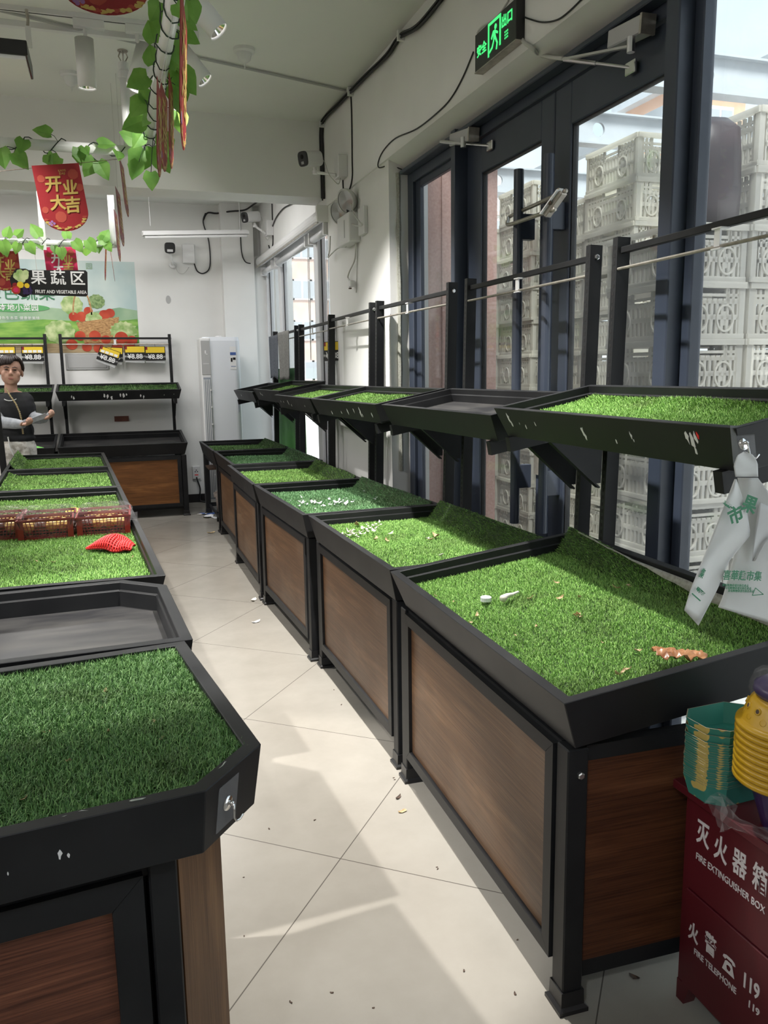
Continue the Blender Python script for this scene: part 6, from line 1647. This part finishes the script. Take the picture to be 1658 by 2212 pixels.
p = at(1627, 2178, 0, FX-.006); text('lettering', '119', .022, TF(p.y, p.z), 'fire_text', fb, bold=.0004)
# stack of green cardboard trays
m = noisy('card_green', (.02, .16, .12), (.03, .20, .15), 3, 2, .6)
noisy('card_print', (.03, .20, .16), (.55, .42, .12), 22, 1, .6, lo=.60, hi=.62)
def card_tray_mesh():
    """shallow cardboard tray with cut corners, printed outside, plain green inside"""
    mb = MB(); a, b, c = .062, .082, .032; s = .84
    oct_ = lambda A, B, Cc, z: [(-A+Cc, -B, z), (A-Cc, -B, z), (A, -B+Cc, z), (A, B-Cc, z), (A-Cc, B, z), (-A+Cc, B, z), (-A, B-Cc, z), (-A, -B+Cc, z)]
    mb.loft([oct_(a*s, b*s, c*s, 0), oct_(a, b, c, .045)], 0, cap0=True)
    mb.loft([oct_(a, b, c, .045), oct_(a-.0016, b-.0016, c, .045)], 1)
    mb.loft([oct_(a-.0016, b-.0016, c, .045), oct_(a*s-.0016, b*s-.0016, c*s, .0018)], 2, cap1=True)
    return mb
base = at(1536, 1712, 2, FZ)
cx, cy = 1.196, 1.313
ct0 = None
for k in range(22):
    z = FZ+.0050*k+(.012 if k > 19 else 0)+(.010 if k > 20 else 0)
    if ct0 is None:
        ct0 = o = card_tray_mesh().build('cardboard_tray', ['card_print', 'card_edge', 'card_green'])
    else:
        o = ct0.copy(); COL.objects.link(o)
    o.location = (cx+random.uniform(-.001, .001), cy+random.uniform(-.001, .001), z); o.rotation_euler = (0, 0, PI/2+.05+random.uniform(-.02, .02))
    tag(o, 'green printed cardboard tray nested in the stack on the red box' if k < 21 else 'topmost green cardboard tray of the stack, round printed badge inside', 'cardboard tray', 'nested cardboard trays')
top = o
mb = MB(); mb.prism([(-.020, -.018), (.016, -.016), (.030, -.006), (.014, .004), (.018, .016), (-.006, .020), (-.022, .008)], .0032, .0036); r = mb.build('printed_badge', 'red_banner', top)
MB().prism(ell(0, 0, .015, .013, 20, .1, 5), .0037, .0041).build('badge_ground', 'white_print', r)
text('lettering', 'Sweet Love', .0085, Matrix.Translation((0, .001, .0045)) @ Matrix.Rotation(2.5, 4, 'Z'), 'red_banner', r, extrude=.0001)
text('lettering', 'Natural feeling', .0034, Matrix.Translation((.002, -.007, .0045)) @ Matrix.Rotation(2.5, 4, 'Z'), 'black_print', r, extrude=.0001)
for z in (.0, ): pass
# nested yellow baskets, upside down, leaning a little
def ybasket_mesh():
    mb = MB(); R, r, h = .091, .066, .062; n = 40
    mb.lathe([(R, .0), (R+.004, .004), (R+.003, .011), (R-.004, .013), (R-.006, .016)], n, 0, None, True)
    rows = 5
    prof = [(R-.006, .016), (R-.010, .026), (r+.012, .034), (r+.006, .048), (r+.003, h-.008), (r-.004, h), (.002, h+.001)]
    mb.lathe(prof, n)
    for i, (rr_, zz) in enumerate(((R-.0125, .0275), (r+.0085, .043))):     # dimples with dark slots
        for j in range(14):
            a = 2*PI*(j+.5*(i % 2))/14; c = Vector((rr_*math.cos(a), rr_*math.sin(a), zz)); nrm = Vector((math.cos(a), math.sin(a), .35)).normalized()
            s_ = nrm.cross(Vector((0, 0, 1))).normalized(); u_ = s_.cross(nrm)
            TT = Matrix(((s_.x, u_.x, nrm.x, c.x), (s_.y, u_.y, nrm.y, c.y), (s_.z, u_.z, nrm.z, c.z), (0, 0, 0, 1)))
            mb.lathe([(.0075, -.001), (.0068, .0022), (.0045, .0012)], 10, 0, TT)
            mb.lathe([(.0001, .0013), (.0042, .0012)], 8, 1, TT)
    return mb
yc = at(1700, 1690, 1, 1.10)
YX, YY = 1.207, 1.163
y0_ = None
for k in range(9):
    if y0_ is None: y0_ = o = ybasket_mesh().build('yellow_basket', ['yellow_basket', 'dark_scrap'], smooth=True)
    else: o = y0_.copy(); COL.objects.link(o)
    o.location = (YX, YY, FZ+.100+.0135*k); o.rotation_euler = (.0, 0, k*.7)
    tag(o, ('yellow plastic basket with slotted dimples, nested upside down in the stack on the red box' if k < 8 else 'topmost yellow basket of the upturned stack, its dimpled wall in view'), 'basket', 'nested yellow baskets')
o = MB().lathe([(.050, 0), (.066, .05), (.078, .092), (.074, .099), (.001, .099)], 32, cap0=True).build('purple_tray', 'purple_plastic', smooth=False); o.location = (YX+.012, YY-.01, FZ); tag(o, 'dark purple tub under the yellow basket stack', 'tray')
o = MB().lathe([(.060, 0), (.066, .010), (.064, .022), (.045, .034), (.001, .036)], 28, cap0=True).build('purple_tub', 'purple_plastic', smooth=True); o.location = (YX, YY, FZ+.100+.0135*8+.063); tag(o, 'film-wrapped dark purple tub on top of the yellow baskets', 'tub')
rr = random.Random(9); mb = MB(); loops = []
for z, f in ((.004, 1.06), (.02, 1.08), (.04, .95), (.052, .72), (.056, .3)): loops.append([((( .068)*f+rr.uniform(-.007, .007))*math.cos(a), (( .068)*f+rr.uniform(-.007, .007))*math.sin(a), z+rr.uniform(-.006, .006)) for a in np.linspace(0, 2*PI, 33)[:-1]])
mb.loft(loops, cap1=True); w_ = mb.build('plastic_wrap', 'wrap_film', o)
mb = MB(); rows = []
for j in range(7): rows.append([(YX-.075-.008*j+rr.uniform(-.012, .012)+.02*math.sin(i), YY-.10+.022*i+rr.uniform(-.008, .008), FZ+.006+.032*rr.random()*(1 if j else .5)+.012*(6-j)/6) for i in range(10)])
mb.loft(rows, closed=False); o = mb.build('film_scrap', 'wrap_film'); tag(o, 'crumpled clear film under the yellow basket stack', 'film')
o = MB().box((0, 0, 0), (.030, .05, .05)).build('blue_pouch', 'blue_bright' if 'blue_bright' in MATS else principled('blue_bright', (.02, .07, .30), .4).name, bevel=.008, seg=3); o.location = (FX-.020, 1.065, FZ+.001)
tag(o, 'blue object on the red box lid, just cut by the right picture edge', 'blue container')
# green mat corner in the tray behind the woman
o = MB().add([(0, 0, 0), (.42, 0, 0), (.02, .30, .09), (0, 0, -.002), (.42, 0, -.002), (.02, .30, .088)], [(0, 1, 2), (3, 5, 4), (0, 3, 4, 1), (1, 4, 5, 2), (2, 5, 3, 0)]).build('mat_corner', principled('lime_green', (.20, .60, .12), .6)); o.location = (-.98, 8.72, .735)
tag(o, 'bright green mat corner in the back tray beside the woman', 'mat')
# ================================================================== THE WOMAN BEHIND THE ISLAND
noisy('skin', (.52, .29, .21), (.60, .36, .27), 9, 3, .5); principled('hair_dark', (.022, .012, .010), .45); principled('tshirt_black', (.012, .013, .016), .8)
noisy('sleeve_grey', (.30, .32, .35), (.40, .42, .45), 30, 3, .85); noisy('pants_pattern', (.58, .55, .50), (.82, .80, .76), 22, 4, .8, lo=.42, hi=.5)
principled('eye_dark', (.012, .009, .008), .25); principled('lip', (.36, .12, .10), .45); principled('shoe_white', (.6, .6, .58), .5); principled('strap_gold', (.45, .36, .20), .35, .6)
WY = 7.95
wo = thing('person', 'woman with short dark hair, black T-shirt and grey arm sleeves holding a folded grey bag', 'person', (at(25, 900, 1, WY).x, WY, 0))
W0 = wo.location.copy()
def J(u, v, dy=0.0): return at(u, v, 1, WY+dy)-W0
def blob(mb, c, rx, ry, rz, R=None, n=14, m=10):
    T = Matrix.Translation(c) @ (R.to_4x4() if R else Matrix.Identity(4)) @ Matrix.Diagonal((rx, ry, rz, 1))
    return mb.lathe([(.02, -1)]+[(math.cos(a), math.sin(a)) for a in np.linspace(-1.45, 1.45, m)]+[(.02, 1)], n, 0, T, True, True)
def limb(mb, pts, rad, n=14):
    out = []; rr = []
    for i in range(len(pts)-1):
        for k in range(5): f = k/5; out.append(pts[i]*(1-f)+pts[i+1]*f); rr.append(rad[i]*(1-f)+rad[i+1]*f)
    out.append(pts[-1]); rr.append(rad[-1]); mb.tube(out, rr, n)
    for p, r in zip(pts, rad): blob(mb, p, r*.98, r*.98, r*.98, None, 12, 7)
    return mb
def remesh(o, vox, it=4, f=.5):
    r = o.modifiers.new('remesh', 'REMESH'); r.mode = 'VOXEL'; r.voxel_size = vox; r.use_smooth_shade = True
    s = o.modifiers.new('smooth', 'SMOOTH'); s.iterations = it; s.factor = f
    return o
HR = Matrix.Rotation(.10, 3, 'Z') @ Matrix.Rotation(.06, 3, 'Y') @ Matrix.Rotation(-.08, 3, 'X')       # the head looks a little to her left of the camera, chin down
HC = J(23, 802)                       # centre of the head
hp = lambda x, y, z: HC+HR @ Vector((x, y, z))
neck0 = J(23, 845); hipc = J(33, 958, .02); chest = J(33, 884, .02); waist = J(33, 930, .02)
shR = J(-2, 866, .03); shL = J(55, 864, .02)       # her right shoulder is at the left of the picture
elR = J(-2, 912, -.06); wrR = J(48, 917, -.20); elL = J(66, 902, .0); wrL = J(95, 905, -.12)
hand_R, hand_L = wrR+Vector((.020, -.012, 0)), wrL+Vector((.022, -.010, .004))
mb = MB()
blob(mb, hp(0, .022, .030), .092, .104, .100, HR); blob(mb, hp(0, -.016, -.050), .078, .070, .074, HR); blob(mb, hp(0, -.050, -.098), .026, .022, .022, HR)
for s in (-1, 1):
    blob(mb, hp(s*.046, -.048, -.030), .034, .024, .032, HR); blob(mb, hp(s*.036, -.078, .020), .024, .012, .009, HR); blob(mb, hp(s*.093, .015, -.015), .012, .022, .032, HR)
    blob(mb, hp(s*.010, -.092, -.034), .010, .010, .008, HR)
limb(mb, [hp(0, -.078, .012), hp(0, -.098, -.028)], [.010, .015], 10)
blob(mb, hp(0, -.074, -.066), .026, .012, .007, HR); blob(mb, hp(0, -.070, -.080), .022, .012, .008, HR)
limb(mb, [hp(0, .02, -.07), neck0+Vector((0, .02, 0))], [.050, .055])
blob(mb, chest, .155, .105, .17); blob(mb, waist, .135, .100, .13); blob(mb, hipc, .155, .115, .12)
limb(mb, [shR, elR, wrR], [.052, .042, .027]); limb(mb, [shL, elL, wrL], [.052, .042, .027]); limb(mb, [shR, shL], [.058, .058])
knR, knL = Vector((hipc.x-.085, .0, .46)), Vector((hipc.x+.085, .0, .46)); anR, anL = Vector((hipc.x-.095, .02, .08)), Vector((hipc.x+.095, .0, .08))
limb(mb, [hipc+Vector((-.075, 0, -.03)), knR, anR], [.085, .058, .038]); limb(mb, [hipc+Vector((.075, 0, -.03)), knL, anL], [.085, .058, .038])
def hand(mb, w, d, up, curl, side):
    """palm, four curled fingers of unequal length and a thumb leaving the side of the palm"""
    d = d.normalized(); s = d.cross(up).normalized(); u = s.cross(d)
    R = Matrix((s, d, u)).transposed()
    blob(mb, w+d*.045, .036, .046, .015, R)
    for i, (off, L) in enumerate(((-.028, .060), (-.009, .070), (.010, .066), (.027, .052))):
        p0 = w+d*.078+s*off; a = d*math.cos(curl*.5)+u*math.sin(curl*.5); b = d*math.cos(curl*1.2)+u*math.sin(curl*1.2); c = d*math.cos(curl*1.9)+u*math.sin(curl*1.9)
        p1 = p0+a*L*.45; p2 = p1+b*L*.32; p3 = p2+c*L*.24
        limb(mb, [w+d*.05+s*off*.8, p0, p1, p2, p3], [.010, .010, .009, .008, .0068], 8)
    q = w+d*.025+s*side*.030; q1 = q+(s*side*.7+d*.6+u*.3).normalized()*.036; q2 = q1+(d*.8+u*.6-s*side*.2).normalized()*.028
    limb(mb, [w+d*.02, q, q1, q2], [.014, .013, .010, .0085], 8)
dR = (J(58, 916, -.24)-wrR); dL = (J(108, 900, -.16)-wrL)
hand(mb, wrR, dR, Vector((0, -.3, 1)), 1.2, 1); hand(mb, wrL, dL, Vector((0, -.25, 1)), 1.1, -1)
for a in (anR, anL): limb(mb, [a+Vector((0, .02, -.03)), a+Vector((0, -.12, -.048))], [.034, .030])
remesh(mb.build('body', 'skin', wo, smooth=True), .0055, 3)
# face
for s in (-1, 1):
    e = MB(); blob(e, hp(s*.033, -.0855, .004), .0155, .006, .0052, HR); e.build('eye', 'eye_dark', wo, smooth=True)
    e = MB(); limb(e, [hp(s*.014, -.091, .024), hp(s*.034, -.094, .029), hp(s*.055, -.080, .023)], [.0035, .0042, .0025], 8); e.build('eyebrow', 'hair_dark', wo, smooth=True)
e = MB(); blob(e, hp(0, -.084, -.071), .023, .006, .0062, HR); e.build('lips', 'lip', wo, smooth=True)
# hair: short cap with a side-swept fringe
mb = MB(); NA, NT = 56, 22; loops = []
def hair_pt(i, t):
    az = 2*PI*i/NA; fx, fy = math.sin(az), -math.cos(az)      # az 0 = front
    c = math.cos(az); sx_ = math.sin(az)
    zl = -.012 if c > -.25 else -.012-.055*min(1, (-.25-c)/.5)          # over the ears, lower at the nape
    if c > .15:                                                        # fringe, swept so that her left forehead shows
        f = min(1, (c-.15)/.35); zl = zl*(1-f)+f*(.036+.040*max(0, min(1, (sx_-.0)/.45))-.012*max(0, -sx_))
    zl += .005*math.sin(i*2.9)
    th = math.asin(max(-1, min(1, zl/.122)))
    el = PI/2-(PI/2-th)*t; k = 1+.012*math.sin(i*3.7+t*4)+.05*math.sin(PI*t)
    return hp(fx*.106*math.cos(el)*k, .020+fy*.120*math.cos(el)*k*(1 if fy > 0 else .98), .022+.120*math.sin(el)*k)
loops = [[hair_pt(i, t) for i in range(NA)] for t in np.linspace(.02, 1, NT)]
mb.loft(loops, cap0=True); h = mb.build('hair', 'hair_dark', wo, smooth=True); sd = h.modifiers.new('thick', 'SOLIDIFY'); sd.thickness = .016; sd.offset = -1
mb = MB(); rr = random.Random(4)
for k in range(120):
    i = rr.random()*NA; p = [hair_pt(i+.3*math.sin(t*3), t) for t in np.linspace(.05, 1.03, 8)]; mb.tube([q+(q-HC)*.012 for q in p], [.004]*7+[.0015], 4)
mb.build('hair_strands', 'hair_dark', h, smooth=True)
# clothes
mb = MB(); blob(mb, chest, .176, .126, .165); blob(mb, waist, .160, .122, .12); blob(mb, waist+Vector((0, 0, -.07)), .168, .128, .06); limb(mb, [shR+Vector((.02, .015, -.028)), shL+Vector((-.02, .015, -.028))], [.072, .072])
limb(mb, [shR, shR*.55+elR*.45], [.071, .062]); limb(mb, [shL, shL*.55+elL*.45], [.071, .062])
remesh(mb.build('t_shirt', 'tshirt_black', wo, smooth=True), .008, 4)
e = MB(); e.tube([neck0+Vector((.055*math.cos(a), -.085+.03*math.sin(a)*0, -.052+.03*math.sin(a))) for a in np.linspace(PI*1.15, PI*1.85, 10)], .0045, 6); e.build('neck_print', 'white_print', wo)
for a, b, c in ((shR, elR, wrR), (shL, elL, wrL)):
    mb = MB(); m0 = a*.45+b*.55; limb(mb, [m0, b, b*.3+c*.7, c], [.058, .055, .047, .036]); remesh(mb.build('arm_sleeve', 'sleeve_grey', wo, smooth=True), .006, 3)
mb = MB(); blob(mb, hipc+Vector((0, 0, -.015)), .166, .128, .11)
limb(mb, [hipc+Vector((-.075, 0, -.03)), knR, anR+Vector((0, 0, .05))], [.102, .082, .070]); limb(mb, [hipc+Vector((.075, 0, -.03)), knL, anL+Vector((0, 0, .05))], [.102, .082, .070])
pn = remesh(mb.build('trousers', 'pants_pattern', wo, smooth=True), .009, 4)
e = MB(); e.tube([hipc+Vector((-.04, -.136, .07)), hipc+Vector((-.03, -.15, -.02)), hipc+Vector((.0, -.14, -.12))], .006, 6); e.build('waist_cord', 'white_print', pn)
for a in (anR, anL):
    mb = MB(); limb(mb, [a+Vector((0, .03, -.042)), a+Vector((0, -.14, -.048))], [.040, .034]); mb.box((a.x-.042, a.y-.17, .0), (a.x+.042, a.y+.075, .022)); mb.build('shoe', 'shoe_white', wo, smooth=False)
# beaded strap across the chest
pts = [J(12, 838, -.07), J(22, 855, -.115), J(34, 872, -.135), J(42, 890, -.135), J(46, 905, -.13), J(48, 925, -.12), J(50, 938, -.11)]
mb = MB(); P = []
for i in range(len(pts)-1):
    for k in range(7): P.append(pts[i].lerp(pts[i+1], k/7))
for i, p in enumerate(P): blob(mb, p, .009 if i % 2 else .007, .007, .007, None, 8, 5)
mb.build('beaded_strap', 'strap_gold', wo, smooth=True)
# folded grey bag in her hands
mb = MB(); a = J(52, 914, -.215); b = J(100, 899, -.145); u = Vector((0, -.12, 1)); rows = []
for k in range(3):
    o_ = Vector((0, -.006*k, .004*k)); mb.bar(a+o_+Vector((0, 0, -.006*k)), b+o_, .006, .055-.006*k, up=u)
for k in range(5):
    c = b+(b-a).normalized()*(.010+.012*k)+Vector((0, 0, .012*math.sin(k*2.0))); blob(mb, c, .016, .012, .022-.002*k, None, 9, 6)
o = mb.build('folded_bag', 'sleeve_grey'); o.location = W0; tag(o, 'folded grey plastic bag held in the woman\'s hands', 'plastic bag')
# ------------------------------------------------------------------ turn the lettering into meshes
bpy.context.view_layer.update()
_dg = bpy.context.evaluated_depsgraph_get()
for o in [q for q in bpy.data.objects if q.type == 'FONT']:
    me = bpy.data.meshes.new_from_object(o.evaluated_get(_dg))
    n = bpy.data.objects.new('lettering', me); COL.objects.link(n)
    par, ml = o.parent, o.matrix_local.copy()
    bpy.data.objects.remove(o, do_unlink=True)
    n.name = 'lettering'; n.parent = par; n.matrix_local = ml
